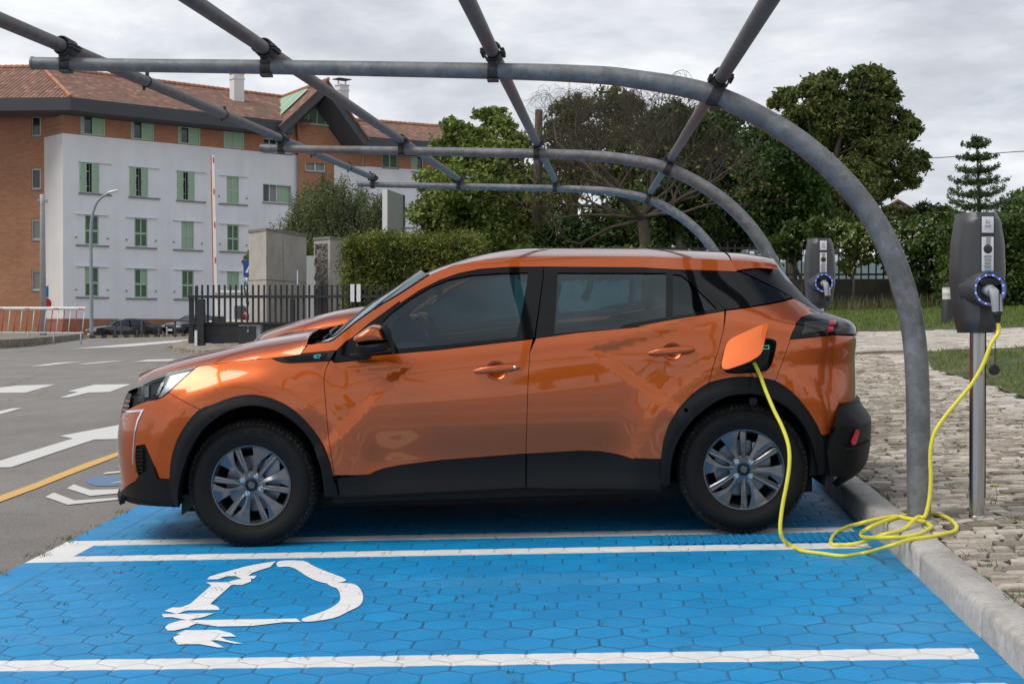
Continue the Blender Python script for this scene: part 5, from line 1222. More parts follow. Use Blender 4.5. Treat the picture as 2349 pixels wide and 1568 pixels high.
for p, Y in zip(up_, (7.17, 7.17, 7.19, 7.21, 7.23, 7.26, 7.31, 7.36, 7.41, 7.45, 7.49)): P.append(air(p, Y))
port_w = CARM @ Vector(S(*tr(Zg((735, 590)))[0], .02)); P.append(port_w)
cv = cr([tuple(p) for p in P], 6); mb = MB(); mb.tube([ci @ Vector(p) for p in cv], .0098, 12); mb.obj('cord', MYC, cab, smooth=True)
mb = MB(); a = CARM @ Vector(S(*tr(Zg((740, 600)))[0], -.03)); b = CARM @ Vector(S(*tr(Zg((738, 590)))[0], .035)); mb.tube([ci @ a, ci @ b], .026, 16); mb.obj('plug', MBLK, cab, auto=50)
cab2 = empty('charging_cable', (1.75, 12.2, G(1.75, 12.2) + .125), 'dark cable hanging from the middle charging post behind the tail of the car', 'cable', 'charging cables')
ci2 = Matrix.Translation(Vector(cab2.location)).inverted(); pe2 = connector(M2, CZ, cab2, ci2)
P = [pe2, pe2 + Vector((-.03, -.03, -.04)), pe2 + Vector((-.16, -.12, -.12)), pe2 + Vector((-.30, -.25, -.5)), Vector((1.65, 12.1, G(1.65, 12.1) + .14)), Vector((1.5, 11.9, G(1.5, 11.9) + .137)), Vector((1.25, 11.6, G(1.2, 11.6) + .015)), Vector((.9, 11.3, G(.9, 11.3) + .012))]
mb = MB(); mb.tube([ci2 @ Vector(p) for p in cr([tuple(p) for p in P], 6)], .0098, 10); mb.obj('cord', MBLK, cab2, smooth=True)
# ================================================================== the residence behind
KB = 1.18
def W(x, y, Y): return at(x, y, Y * KB)
class Wall:
    """a vertical wall plane; picture points become (u along it, h above its foot)"""
    def __init__(s, p, d, z0): s.p = np.array(p[:2], float); s.d = np.array(d, float) / np.linalg.norm(d); s.z0 = z0; s.n = np.array([s.d[1], -s.d[0]])
    def uv(s, x, y):
        r = ray(x, y); a = np.array([[r[0], -s.d[0]], [r[1], -s.d[1]]]); t, u = np.linalg.solve(a, s.p); P = CAM + r * t; return float(u), float(P[2] - s.z0)
    def P(s, u, h, o=0.0): q = s.p + s.d * u + s.n * o; return Vector((q[0], q[1], s.z0 + h))
def brickmat(name, c1, c2, mortar, sc=1.0, ang=0.0):
    q = NT(name); b = q.n('TexBrick'); x, y, z = q.xyz(); v = q.comb(q.math('ADD', q.math('MULTIPLY', x, math.cos(ang)), q.math('MULTIPLY', y, math.sin(ang))), z)
    q.l(v, b.inputs['Vector']); b.inputs['Scale'].default_value = 1; b.inputs['Brick Width'].default_value = .42 * sc; b.inputs['Row Height'].default_value = .17 * sc; b.inputs['Mortar Size'].default_value = .012; b.inputs['Mortar Smooth'].default_value = .3
    b.inputs['Color1'].default_value = c1 + (1,); b.inputs['Color2'].default_value = c2 + (1,); b.inputs['Mortar'].default_value = mortar + (1,)
    n = q.noise(.35, 4, .6); c = q.scale(b.outputs['Color'], q.rng(n, .3, .7, .88, 1.1)); return q.set(color=c, rough=.85)
a0 = W(210, 700, 82); b0 = W(533, 700, 88.7); FDIR = (b0 - a0)[:2]; ANG = math.atan2(FDIR[1], FDIR[0])
c0 = W(145, 700, 80.6); ZB0 = 1.4 - 24 / FD * 80.6 * KB - .25
MB1 = brickmat('facade_brick', (.34, .140, .072), (.40, .18, .10), (.34, .21, .15), 1, ANG); MB2 = brickmat('wing_brick', (.35, .155, .078), (.42, .20, .11), (.38, .24, .17), 1, 0.0)
MB3 = brickmat('plinth_brick', (.26, .10, .06), (.32, .13, .08), (.30, .21, .16), 1, ANG)
def render_mat(name, c):
    q = NT(name); st = q.noise(1, 6, .7, q.map(scale=(1.2, 1.2, .10))); n = q.noise(.5, 5, .6); c_ = q.scale(c, q.rng(n, .3, .7, .94, 1.05)); c_ = q.scale(c_, q.rng(st, .42, .72, 1.01, .93)); return q.set(color=c_, rough=.9)
MWH = render_mat('shaded_render', (.72, .735, .765)); MWL = render_mat('sunlit_render', (.70, .68, .67))  # one render: bluish shade and warm sunlight put into the two colours
MGF = mat('slate_grey_fascia', (.052, .056, .066), .6, noise=(.6, .12)); MSF = mat('dark_soffit', (.05, .048, .048), .8)
MGR = mat('green_frame', (.31, .46, .32), .5, noise=(3, .08)); MSH = NT('green_louvre'); _z = MSH.xyz()[2]; _w = MSH.math('SINE', MSH.math('MULTIPLY', _z, 78.0)); MSH = MSH.set(color=MSH.mix(MSH.rng(_w, -.6, .3), (.21, .32, .22), (.34, .48, .35)), rough=.55)
MSD2 = NT('open_green_louvre'); _z = MSD2.xyz()[2]; _w = MSD2.math('SINE', MSD2.math('MULTIPLY', _z, 78.0)); MSD2 = MSD2.set(color=MSD2.mix(MSD2.rng(_w, -.2, .8), (.012, .03, .016), (.15, .24, .16)), rough=.6)
MWF = mat('pale_window_frame', (.60, .62, .60), .5); MPN = mat('window_pane', (.035, .04, .05), .08, spec=.6); MPC = mat('curtained_pane', (.20, .21, .20), .3); MSL = mat('window_sill', (.20, .20, .21), .7)
def tilemat():
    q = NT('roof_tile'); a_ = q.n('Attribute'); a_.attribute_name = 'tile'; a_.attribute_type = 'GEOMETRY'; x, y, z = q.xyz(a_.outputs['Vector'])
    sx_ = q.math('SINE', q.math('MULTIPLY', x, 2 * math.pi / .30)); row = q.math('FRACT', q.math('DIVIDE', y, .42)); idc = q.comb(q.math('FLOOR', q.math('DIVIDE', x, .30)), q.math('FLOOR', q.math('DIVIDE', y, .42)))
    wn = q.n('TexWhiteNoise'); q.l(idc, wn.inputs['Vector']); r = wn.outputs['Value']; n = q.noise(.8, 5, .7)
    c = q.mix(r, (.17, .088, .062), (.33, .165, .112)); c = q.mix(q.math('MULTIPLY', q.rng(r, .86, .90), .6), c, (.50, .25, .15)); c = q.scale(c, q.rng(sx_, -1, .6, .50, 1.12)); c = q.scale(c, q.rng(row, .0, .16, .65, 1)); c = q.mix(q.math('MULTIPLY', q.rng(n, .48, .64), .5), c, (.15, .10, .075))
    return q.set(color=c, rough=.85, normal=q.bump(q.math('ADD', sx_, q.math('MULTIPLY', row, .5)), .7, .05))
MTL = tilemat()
def tileface(name, pts, parent, ridge=True):
    """a roof plane; pts = eave left, eave right, top right, top left"""
    P = [Vector(p) for p in pts]; e = (P[1] - P[0]).normalized(); n = e.cross(P[-1] - P[0]).normalized(); up_ = n.cross(e); V = P + [p - n * .12 for p in P]; m = len(P)
    F = [tuple(range(m)), tuple(range(2 * m - 1, m - 1, -1))] + [(i, i + m, (i + 1) % m + m, (i + 1) % m) for i in range(m)]
    o = mesh_obj(name, V, F, MTL, parent); at_ = o.data.attributes.new('tile', 'FLOAT_VECTOR', 'POINT')
    for i, v in enumerate(V): d = v - P[0]; at_.data[i].vector = (d.dot(e), d.dot(up_), 0)
    return o
def ridge_caps(parent, a, b, r=.14):
    a, b = Vector(a), Vector(b); k = max(2, int((b - a).length / .42)); mb = MB()
    for i in range(k): p, q_ = a.lerp(b, i / k), a.lerp(b, (i + 1) / k); mb.tube([p + Vector((0, 0, .03)), q_ + Vector((0, 0, .10))], [r * 1.1, r * .9], 7)
    return mb.obj('ridge_tiles', mat('ridge_tile', (.42, .19, .11), .85, noise=(2, .3)), parent)
bld = empty('residence_building', (float(c0[0]), float(c0[1]), ZB0), 'long brick and white residence with green shutters, tiled roof and pointed gable', 'building')
BI = Matrix.Translation(Vector(bld.location)).inverted()
def B_(name, mb, m, parent=None, auto=None):
    o = mb.obj(name, m, parent or bld, auto=auto)
    o.data.transform(BI) ; return o
w1 = Wall(c0, FDIR, ZB0); U1 = w1.uv(685, 500)[0]; RDIR = np.array([-FDIR[1], FDIR[0]]); RDIR = RDIR / np.linalg.norm(RDIR)
retL = 2.55 * KB * 1.0; cL = c0[:2] + RDIR * retL
w0 = Wall(cL - np.array([22.0, 0]), (1, 0), ZB0)                # left wing, facing the street
HB = w1.uv(300, 731)[1]; HT = w1.uv(148, 306)[1]; HE = w1.uv(148, 262)[1] + .3
def slab(wl, u0, u1, h0, h1, o0, o1, mb=None, m=0):
    mb = mb or MB(); V = [wl.P(u, h, o) for o in (o0, o1) for h in (h0, h1) for u in (u0, u1)]
    mb.add(V, [(0, 2, 3, 1), (4, 5, 7, 6), (0, 1, 5, 4), (2, 6, 7, 3), (0, 4, 6, 2), (1, 3, 7, 5)], m); return mb
def wallmesh(name, wl, u0, u1, h0, h1, m, holes=(), th=.45):
    """a wall with real openings and reveals"""
    P, F, lp = cdt([(u0, h0), (u1, h0), (u1, h1), (u0, h1)], [[(a, c), (b, c), (b, d), (a, d)] for a, b, c, d in holes], grid=50)
    V = [wl.P(u, h) for u, h in P]; FF = [tuple(f) for f in F.tolist()]
    for a, b, c, d in holes:
        n = len(V); V += [wl.P(a, c), wl.P(b, c), wl.P(b, d), wl.P(a, d), wl.P(a, c, -th), wl.P(b, c, -th), wl.P(b, d, -th), wl.P(a, d, -th)]
        FF += [(n + i, n + (i + 1) % 4, n + 4 + (i + 1) % 4, n + 4 + i) for i in range(4)]
    o = mesh_obj(name, V, FF, m, bld); o.data.transform(BI); return o
def rect(wl, zf, a): (x0, y0), (x1, y1) = zf(a[:2])[0], zf(a[2:])[0]; u0, h1 = wl.uv(x0, y0); u1, h0 = wl.uv(x1, y1); return [u0, u1, h0, h1]
Zt = zc_(0, 140, 2.936); Z4 = zc_(0, 120, 2.0625); Zs = zc_(540, 120, 2.0638); Zu = zc_(560, 180, 3.563)
def rectz(wl, zf, x0, y0, x1, y1):
    """opening from the left edge at (x0: top y0, bottom) to the right edge x1"""
    p, q_ = zf((x0, y0), (x1, y1)); u0, h1 = wl.uv(*p); u1, h0 = wl.uv(*q_); return u0, u1, h0, h1
def rh(wl, zf, x0, yt0, x1, yb1, yb0):   # heights averaged from both edges
    (a, b, c) = zf((x0, yt0), (x1, yb1), (x0, yb0)); u0, h1 = wl.uv(*a); u1, _ = wl.uv(*b); _, h0 = wl.uv(*c); return [u0, u1, h0, h1]
rows = [('slide', [rh(w1, Zt, 590, 425, 768, 595, 578), rh(w1, Zt, 958, 468, 1127, 635, 617), rh(w1, Zt, 1305, 513, 1467, 673, 655), rh(w1, Zt, 1640, 553, 1788, 710, 692)]),
        ('open', [rh(w1, Zt, 585, 780, 724, 1008, 1000), rh(w1, Zt, 952, 815, 1083, 1036, 1028), rh(w1, Zt, 1301, 845, 1424, 1062, 1054)]), ('shut', [rh(w1, Zt, 1663, 882, 1754, 1086, 1080)]),
        ('wide', [rh(w1, Zt, 1930, 935, 2142, 1080, 1070), rh(w1, Zt, 1930, 602, 2142, 745, 730)]),
        ('shut', [rh(w1, Z4, 437, 860, 510, 1016, 1012), rh(w1, Z4, 693, 876, 761, 1028, 1024), rh(w1, Z4, 935, 893, 1000, 1040, 1036), rh(w1, Zs, 57, 910, 119, 1050, 1046),
                  rh(w1, Z4, 437, 1128, 510, 1283, 1280), rh(w1, Z4, 693, 1138, 761, 1288, 1286), rh(w1, Z4, 937, 1145, 1000, 1292, 1290), rh(w1, Zs, 57, 1153, 119, 1292, 1290)])]
allw = [(k, r) for k, rs_ in rows for r in rs_]
HS = w1.uv(*Zt((470, 568))[0])[1]
for k, r in allw:
    if k == 'slide': r[2] = HS - .02; 
slides = [r for k, r in allw if r[2] > HS - .3]; lows = [r for k, r in allw if r[2] <= HS - .3]
wallmesh('wall', w1, 0, U1, HB, HS, MWH, [(a, b, c, d) for a, b, c, d in lows])
for r in slides: r[2] = HS + .05
wallmesh('brick_band', w1, 0, U1 - .05, HS, HE + .6, MB1, [tuple(r) for r in slides])
B_('plinth', slab(w1, -.03, U1, -1.5, HB - .002, -.4, .03), MB3)
B_('plinth', slab(Wall(cL, -RDIR * 1.0, ZB0), 0, retL, -1.5, HB - .002, -.4, .032), MB3)
wr = Wall(cL, -RDIR, ZB0)
B_('wall', slab(wr, 0, retL - .001, HB, HS, -.3, 0), MWL); B_('brick_band', slab(wr, 0, retL - .001, HS + .002, HE + .6, -.3, -.002), MB1)
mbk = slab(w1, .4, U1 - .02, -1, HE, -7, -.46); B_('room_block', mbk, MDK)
def window(wl, kind, r, i=0):
    a, b, c, d = r; m_ = .5 * (a + b); f = .09
    mb = MB()
    for (u0, u1, h0, h1) in ((a, b, c, c + f), (a, b, d - f, d), (a, a + f, c + f, d - f), (b - f, b, c + f, d - f), (m_ - f / 2, m_ + f / 2, c + f, d - f)) if kind in ('slide', 'shut') else ((a, b, c, c + f * .7), (a, b, d - f * .7, d), (a, a + f * .5, c + f * .7, d - f * .7), (b - f * .5, b, c + f * .7, d - f * .7)): slab(wl, u0, u1, h0, h1, -.14 if kind != 'slide' else -.05, -.03 if kind != 'slide' else .05, mb)
    w_ = B_('window', mb, MGR if kind != 'wide' else MWF)
    def P_(name, u0, u1, h0, h1, o0, o1, m): B_(name, slab(wl, u0, u1, h0, h1, o0, o1), m, w_)
    if kind == 'slide':
        if i == 3: P_('shutter', a + f, m_ - f / 2, c + f, d - f, -.03, .0, MSH)
        else:
            P_('pane', a + f, m_ - f / 2, c + f, d - f, -.12, -.08, MPN); P_('shutter', a + f, a + f + .22, c + f, d - f, -.07, -.04, MSH)
        P_('shutter', m_ + f / 2, b - f, c + f, d - f, -.03, .0, MSH)
    elif kind == 'shut':
        hm = c + (d - c) * .47; P_('rail', a + f, m_ - f / 2, hm - .07, hm + .07, -.12, -.035, MGR); P_('rail', m_ + f / 2, b - f, hm - .07, hm + .07, -.12, -.035, MGR)
        pat = ((1, 1, 1, 1), (1, 1, 1, 1), (0, 0, 0, 0), (1, 1, 0, 0), (1, 1, 1, 1), (1, 1, 0, 1), (1, 1, 1, 0), (1, 1, 1, 1), (0, 0, 0, 0))
        pt = {0: (0, 0, 0, 0), 1: (1, 1, 1, 1), 2: (1, 1, 1, 1), 3: (0, 0, 0, 0), 4: (1, 1, 1, 1), 5: (0, 1, 1, 1), 6: (1, 0, 1, 1), 7: (1, 1, 1, 1), 8: (0, 0, 0, 0)}[i]
        for k, (u0, u1, h0, h1) in enumerate(((a + f, m_ - f / 2, hm + .07, d - f), (m_ + f / 2, b - f, hm + .07, d - f), (a + f, m_ - f / 2, c + f, hm - .07), (m_ + f / 2, b - f, c + f, hm - .07))): P_('shutter', u0, u1, h0, h1, -.11, -.07, MSD2 if pt[k] else MSH)
    elif kind == 'open':
        w3 = (b - a); P_('pane', a + .30 * w3, a + .64 * w3, c + f, d - f, -.40, -.34, MPN); P_('frame', a + .30 * w3, a + .64 * w3, d - f - (d - c) * .24, d - f - (d - c) * .20, -.34, -.28, MWF)
        P_('frame', a + .28 * w3, a + .32 * w3, c + f, d - f, -.34, -.28, MWF); P_('frame', a + .60 * w3, a + .64 * w3, c + f, d - f, -.34, -.28, MWF); P_('railing', a + .30 * w3, a + .64 * w3, c + f + .35, c + f + .40, -.2, -.16, MGR)
        P_('shutter', a, a + .33 * w3, c, d, -.03, .06, MSH); P_('shutter', a + .62 * w3, b, c, d, -.03, .06, MSH)
        for s0, s1 in ((a, a + .33 * w3), (a + .62 * w3, b)): 
            mb2 = MB(); slab(wl, s0, s1, c, c + .1, .06, .08, mb2); slab(wl, s0, s1, d - .1, d, .06, .08, mb2); slab(wl, s0, s1, (c + d) / 2 - .1, (c + d) / 2 + .05, .06, .08, mb2); slab(wl, s0, s0 + .09, c + .1, d - .1, .06, .08, mb2); slab(wl, s1 - .09, s1, c + .1, d - .1, .06, .08, mb2); B_('frame', mb2, MGR, w_)
    else:
        w3 = b - a; P_('pane', a + .03 * w3, a + .27 * w3, c + .07, d - .07, -.4, -.34, MPN); P_('pane', a + .30 * w3, a + .52 * w3, c + .07, d - .07, -.4, -.34, MPC if i == 0 else MPN); P_('frame', a + .27 * w3, a + .30 * w3, c, d, -.34, -.28, MWF); P_('frame', a, a + .03 * w3, c, d, -.34, -.28, MWF); P_('frame', a + .52 * w3, a + .56 * w3, c, d, -.34, -.28, MWF); P_('shutter', a + .56 * w3, b, c, d, -.3, -.24, MSH)
    if kind in ('open', 'shut'):
        wd = (b - a); x0, x1 = (a - .1, b + .95) if kind == 'open' else (a - wd * .55 - .1, b + wd * .55 + .15)
        P_('sill', x0, x1, c - .12, c - .03, -.02, .12, MSL); P_('lintel', x0, x1, d + .02, d + .07, -.01, .15, MWH)
        if kind == 'shut':
            for ux in (a - wd * .62, b + wd * .62): P_('shutter_stay', ux - .04, ux + .04, c + .42, c + .52, 0, .10, MSL)
    elif kind == 'wide': P_('sill', a - .05, b + .05, c - .1, c - .02, -.02, .10, MSL)
cnt = {}
for k, r in allw:
    i = cnt.get(k, 0); cnt[k] = i + 1; window(w1, k, r, i)
# left wing: brick with a column of small windows
lw = []
Zl = zc_(0, 240, 4.9)
for (x0, y0, x1, y1) in ((385, 245, 500, 492), (385, 885, 500, 1140), (385, 1515, 500, 1760)): lw.append(list(rectz(w0, Zl, x0, y0, x1, y1)))
d_ = lw[1][2] - lw[2][2]; lw.append([lw[2][0], lw[2][1], lw[2][2] - d_, lw[2][3] - d_])
uE = w0.uv(103, 500)[0]
wallmesh('wall', w0, -20, uE, -1.5, HE + .6, MB2, [tuple(r) for r in lw])
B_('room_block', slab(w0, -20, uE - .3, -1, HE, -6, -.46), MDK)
for i, (a, b, c, d) in enumerate(lw):
    mb = MB(); [slab(w0, *q_, -.18, -.10, mb) for q_ in ((a, b, c, c + .1), (a, b, d - .1, d), (a, a + .05, c + .1, d - .1), (b - .1, b, c + .1, d - .1))]; o = B_('window', mb, MWF); B_('pane', slab(w0, a + .05, b - .1, c + .1, d - .1, -.2, -.16), MPN if i < 2 else MPC, o); B_('sill', slab(w0, a - .05, b + .05, c - .1, c - .002, -.1, .05), MSL, o)
# eaves: fascia and soffit round the corner
OH = 1.5 * KB
def xy(P): return np.array([P[0], P[1]])
zEt = 1.4 + (746 - 212) / FD * 79.3 * KB - ZB0; zEb = zEt - .86
cor = w1.P(-.2, 0, OH); corA = np.array([cor[0], cor[1]]); n1_ = w1.n; e1 = corA + w1.d * (w1.uv(646, 400)[0] + .2)
# corner where the two fascias meet: line of wing at distance OH in front
yw = c0[1] - OH * .8; t_ = (yw - corA[1]) / w1.d[1]; corB = corA + w1.d * t_
eL = np.array([corB[0] - 22, yw])
def fascia(pts, z0, z1, inn, name='fascia', m=None):
    """an upright band with a sloping inner face along a line of points"""
    m = m or MGF; mb = MB(); P = [np.array(p) for p in pts]; V = []
    for i, p in enumerate(P):
        d0 = P[min(i + 1, len(P) - 1)] - P[max(i - 1, 0)]; d0 = d0 / np.linalg.norm(d0); nn = np.array([d0[1], -d0[0]])
        for (o, z) in ((0, z1), (-.05, z0 + .0), (-inn, z0 - .13), (-inn, z1)): V.append((p[0] + nn[0] * o, p[1] + nn[1] * o, ZB0 + z))
    F = [(i * 4 + k, i * 4 + (k + 1) % 4, (i + 1) * 4 + (k + 1) % 4, (i + 1) * 4 + k) for i in range(len(P) - 1) for k in range(4)] + [(0, 1, 2, 3), tuple((len(P) - 1) * 4 + k for k in (3, 2, 1, 0))]
    mb.add(V, F); return B_(name, mb, m)
fascia([eL, corB, e1], zEb, zEt, OH + .5)
# roof planes
zR = 1.4 + (746 - 148) / FD * 86 * KB - ZB0
rb_ = 5.6 * KB
rA = np.array([corB[0] + .5 * KB, 0.0]); 
r1 = corB + (-w1.n) * 0
hipx = W(95, 150, 85.2); hip = np.array([hipx[0], hipx[1]]); zH = zR
rr_end = hip + w1.d * (U1 + 7)
V3 = lambda p, z: (p[0], p[1], ZB0 + z)
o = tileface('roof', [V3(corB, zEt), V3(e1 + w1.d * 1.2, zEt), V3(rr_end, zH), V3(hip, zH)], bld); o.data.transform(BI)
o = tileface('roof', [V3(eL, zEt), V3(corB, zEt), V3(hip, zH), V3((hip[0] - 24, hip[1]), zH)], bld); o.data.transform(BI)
for a, b in ((V3(corB, zEt), V3(hip, zH)), (V3(hip, zH), V3(rr_end, zH)), (V3((hip[0] - 24, hip[1]), zH), V3(hip, zH))): o = ridge_caps(bld, a, b); o.data.transform(BI)
# far wing behind the gable
pA = W(827, 600, 94.2); pB = W(1025, 600, 97.8); w2 = Wall(pA, (pB - pA)[:2], ZB0 + .3); MB4 = brickmat('far_brick', (.35, .145, .075), (.41, .185, .10), (.36, .22, .15), 1, math.atan2(w2.d[1], w2.d[0]))
uL = w2.uv(684, 600)[0]; uR = w2.uv(1180, 600)[0]; hS2 = w2.uv(*Zs((700, 607))[0])[1]; uG = w2.uv(800, 600)[0]; hE2 = w2.uv(1000, 340)[1] + .6
f_ws = [('s', rh(w2, Zu, 1035, 700, 1250, 835, 820)), ('g', rh(w2, Zu, 1408, 700, 1552, 868, 850)), ('s2', rh(w2, Zu, 1665, 735, 1780, 895, 885))]
for _, r in f_ws: r[3] = hE2 - 1.3
wallmesh('brick_band', w2, uL, uR, hS2, hE2, MB4, [tuple(r) for _, r in f_ws])
sw = rh(w2, Zu, 725, 793, 905, 892, 880); uC = w2.uv(*Zu((980, 850))[0])[0]
lowb = w2.uv(700, 640)[1]
wallmesh('brick_wall', w2, uL, uC, lowb - 8, hS2, MB4, [tuple(sw)])
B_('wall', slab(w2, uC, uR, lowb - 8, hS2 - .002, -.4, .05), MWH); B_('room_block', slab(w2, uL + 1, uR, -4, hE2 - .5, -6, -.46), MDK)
for nm, r in f_ws + [('p', sw)]:
    a, b, c, d = r; w3 = b - a; mb = MB(); [slab(w2, *q_, -.2, -.1, mb) for q_ in ((a, b, c, c + .09), (a, b, d - .09, d), (a, a + .09, c + .09, d - .09), (b - .09, b, c + .09, d - .09), (a + w3 * .5 - .05, a + w3 * .5 + .05, c + .09, d - .09))]
    o = B_('window', mb, MGR if nm == 'g' else MWF)
    if nm == 's': B_('shutter', slab(w2, a, a + w3 * .36, c, d, -.08, -.03), MSH, o); B_('pane', slab(w2, a + w3 * .36, b, c + .09, d - .09, -.26, -.22), MPN, o)
    elif nm == 'g': B_('shutter', slab(w2, a + .09, b - .09, c + .09, d - .09, -.19, -.16), MSD2, o)
    elif nm == 's2': B_('shutter', slab(w2, a, a + w3 * .5, c, d, -.08, -.03), MSH, o); B_('pane', slab(w2, a + w3 * .5, b, c + .09, d - .09, -.26, -.22), MPN, o)
    else: B_('pane', slab(w2, a + .09, b - .09, c + .09, d - .09, -.26, -.22), MPC, o)
    B_('sill', slab(w2, a - .05, b + .05, c - .1, c - .002, -.1, .08), MSL, o)
for q_ in (rh(w2, Zu, 1160, 1075, 1270, 1150, 1145), rh(w2, Zu, 1380, 1080, 1470, 1160, 1150)):
    a, b, c, d = q_; o = B_('window', slab(w2, a, b, c - .5, d, .05, .10), MWF); B_('shutter', slab(w2, a + .08, a + (b - a) * .45, c - .4, d - .08, .10, .13), MSH, o); B_('pane', slab(w2, a + (b - a) * .5, b - .08, c - .4, d - .08, .10, .12), MPN, o)
zE2 = 1.4 + (746 - 325) / FD * 96 * KB - ZB0; ez2 = zE2
pG = w2.P(uG + .2, 0, OH); pH = w2.P(uR, 0, OH)
fascia([np.array([pG[0], pG[1]]), np.array([pH[0], pH[1]])], ez2 - .95, ez2, OH + .5)
bk = -w2.n * 6.5 * KB
o = tileface('roof', [V3((pG[0], pG[1]), ez2), V3((pH[0], pH[1]), ez2), V3(np.array([pH[0], pH[1]]) + bk, ez2 + 2.4), V3(np.array([pG[0], pG[1]]) + bk, ez2 + 2.4)], bld); o.data.transform(BI)
o = ridge_caps(bld, V3(np.array([pG[0], pG[1]]) + bk, ez2 + 2.4), V3(np.array([pH[0], pH[1]]) + bk, ez2 + 2.4)); o.data.transform(BI)
# pointed gable: roof folded over the bay, thick dark barge boards
uAp = w2.uv(752, 190)[0]; oG = 2.0 * KB
wg = Wall(np.array([w2.P(0, 0, oG)[0], w2.P(0, 0, oG)[1]]), w2.d, ZB0)
apx = wg.uv(752, 186); ftL = wg.uv(640, 291); ftR = wg.uv(848, 322); inn = .95
def gp2(u, h, o): return wg.P(u, h, o)
ang = math.atan2(apx[1] - ftL[1], apx[0] - ftL[0])
mb = MB()
for (fu, fh), s in ((ftL, -1), (ftR, 1)):
    V = []
    ll = math.hypot(apx[0] - fu, apx[1] - fh); dx_, dh_ = (apx[0] - fu) / ll, (apx[1] - fh) / ll; nx_, nh_ = (dh_ * s, -dx_ * s)
    nx_, nh_ = (-dh_ * s, dx_ * s) if (dx_ * s) < 0 else (nx_, nh_)
    if nh_ > 0: nx_, nh_ = -nx_, -nh_
    for (u, h) in ((fu, fh), (apx[0], apx[1])):
        for (t, o_) in ((0, 0), (.62, -.02), (1.25, -oG - .1), (0, -oG - .1)): 
            uu = u + nx_ * t; hh = h + nh_ * t
            if u == apx[0]: hh = h - t / abs(dx_); uu = u
            V.append(gp2(uu, hh, o_))
    mb.add(V, [(0, 1, 5, 4), (1, 2, 6, 5), (2, 3, 7, 6), (3, 0, 4, 7), (3, 2, 1, 0), (4, 5, 6, 7)])
B_('gable_board', mb, MGF)
# brick of the gable and its green window
mb = MB(); V = [w2.P(u, h, .01) for u, h in ((uL, hS2), (uG + 1.2, hS2), (uG + 1.2, hE2 - .4), (uAp + 1.9, hE2 + 1.0), (uAp, hE2 + 3.9), (uAp - 2.6, hE2 + .8), (uL, hE2 - .6))]; mb.add(V, [tuple(range(7))]); B_('brick_wall', mb, MB4)
gw = [w2.uv(*p) for p in Zu((665, 455), (830, 285), (975, 485))]
mb = MB(); V = [w2.P(u, h, .04) for u, h in gw] + [w2.P(u, h, .14) for u, h in gw]; mb.add(V, [(3, 4, 5), (0, 3, 4, 1), (1, 4, 5, 2), (2, 5, 3, 0)]); gwo = B_('gable_window', mb, MSD2)
mb = MB()
for a, b in ((gw[0], gw[1]), (gw[1], gw[2]), (gw[0], gw[2])): mb.tube([w2.P(a[0], a[1], .14), w2.P(b[0], b[1], .14)], .09, 4)
for f in (.25, .5, .75):
    b_ = np.array(gw[0]) * (1 - f) + np.array(gw[2]) * f; tp = np.array(gw[0]) * (1 - 2 * f) + np.array(gw[1]) * 2 * f if f <= .5 else np.array(gw[1]) * (2 - 2 * f) + np.array(gw[2]) * (2 * f - 1)
    mb.tube([w2.P(b_[0], b_[1], .14), w2.P(tp[0], tp[1], .14)], .06, 4)
B_('frame', mb, MGR, gwo)
# gable roof planes with the skylight
depth = -oG - 9 * KB
apF = gp2(apx[0], apx[1] + .05, .15); apB = gp2(apx[0], apx[1] + .05, depth); lF = gp2(ftL[0], ftL[1] + .05, .15); lB = gp2(ftL[0], ftL[1] + .05, depth); rF = gp2(ftR[0], ftR[1] + .05, .15); rB = gp2(ftR[0], ftR[1] + .05, depth)
o = tileface('roof', [lB, lF, apF, apB], bld); o.data.transform(BI); o = tileface('roof', [rF, rB, apB, apF], bld); o.data.transform(BI); o = ridge_caps(bld, apB, apF); o.data.transform(BI)
def onl(a, b): return lF.lerp(apF, a).lerp(lB.lerp(apB, a), b) + Vector((0, 0, .10)) - Vector((w2.d[0], w2.d[1], 0)) * .10
mb = MB(); Q = [onl(.10, .22), onl(.88, .22), onl(.88, .72), onl(.10, .72)]; mb.add(Q, [(0, 1, 2, 3)]); sk_ = B_('skylight', mb, MSH)
mb = MB()
for i in range(4): mb.tube([Q[0].lerp(Q[3], i / 3), Q[1].lerp(Q[2], i / 3)], .09, 4)
mb.tube([Q[0], Q[3]], .12, 4); mb.tube([Q[1], Q[2]], .09, 4); B_('frame', mb, mat('pale_green_frame', (.42, .60, .46), .5), sk_)
# chimneys
for (x0, x1, yt, yb, Y) in ((527, 560, 168, 262, 92), (769, 800, 195, 262, 99)):
    p = W((x0 + x1) / 2, yb, Y); q_ = W((x0 + x1) / 2, yt, Y); wd = (x1 - x0) / FD * Y * KB; mb = MB(); cz_ = (p[2] + q_[2]) / 2
    mb.box((p[0], p[1], cz_ - .5), (wd * .80, wd * .62, q_[2] - p[2] + 1), rz=ANG); mb.box((p[0], p[1], q_[2] - .45), (wd * .9, wd * .7, .14), rz=ANG); mb.box((p[0], p[1], q_[2] - .04), (wd * .92, wd * .72, .10), rz=ANG)
    o = B_('chimney', mb, MWL)
    if x0 > 700: mb = MB(); mb.box((p[0], p[1], q_[2] + .45), (wd * 1.15, wd * .9, .06), rz=ANG); [mb.tube([(p[0] + a * .3, p[1] + b * .2, q_[2]), (p[0] + a * .3, p[1] + b * .2, q_[2] + .45)], .03, 4) for a in (-1, 1) for b in (-1, 1)]; B_('cowl', mb, MCST, o)
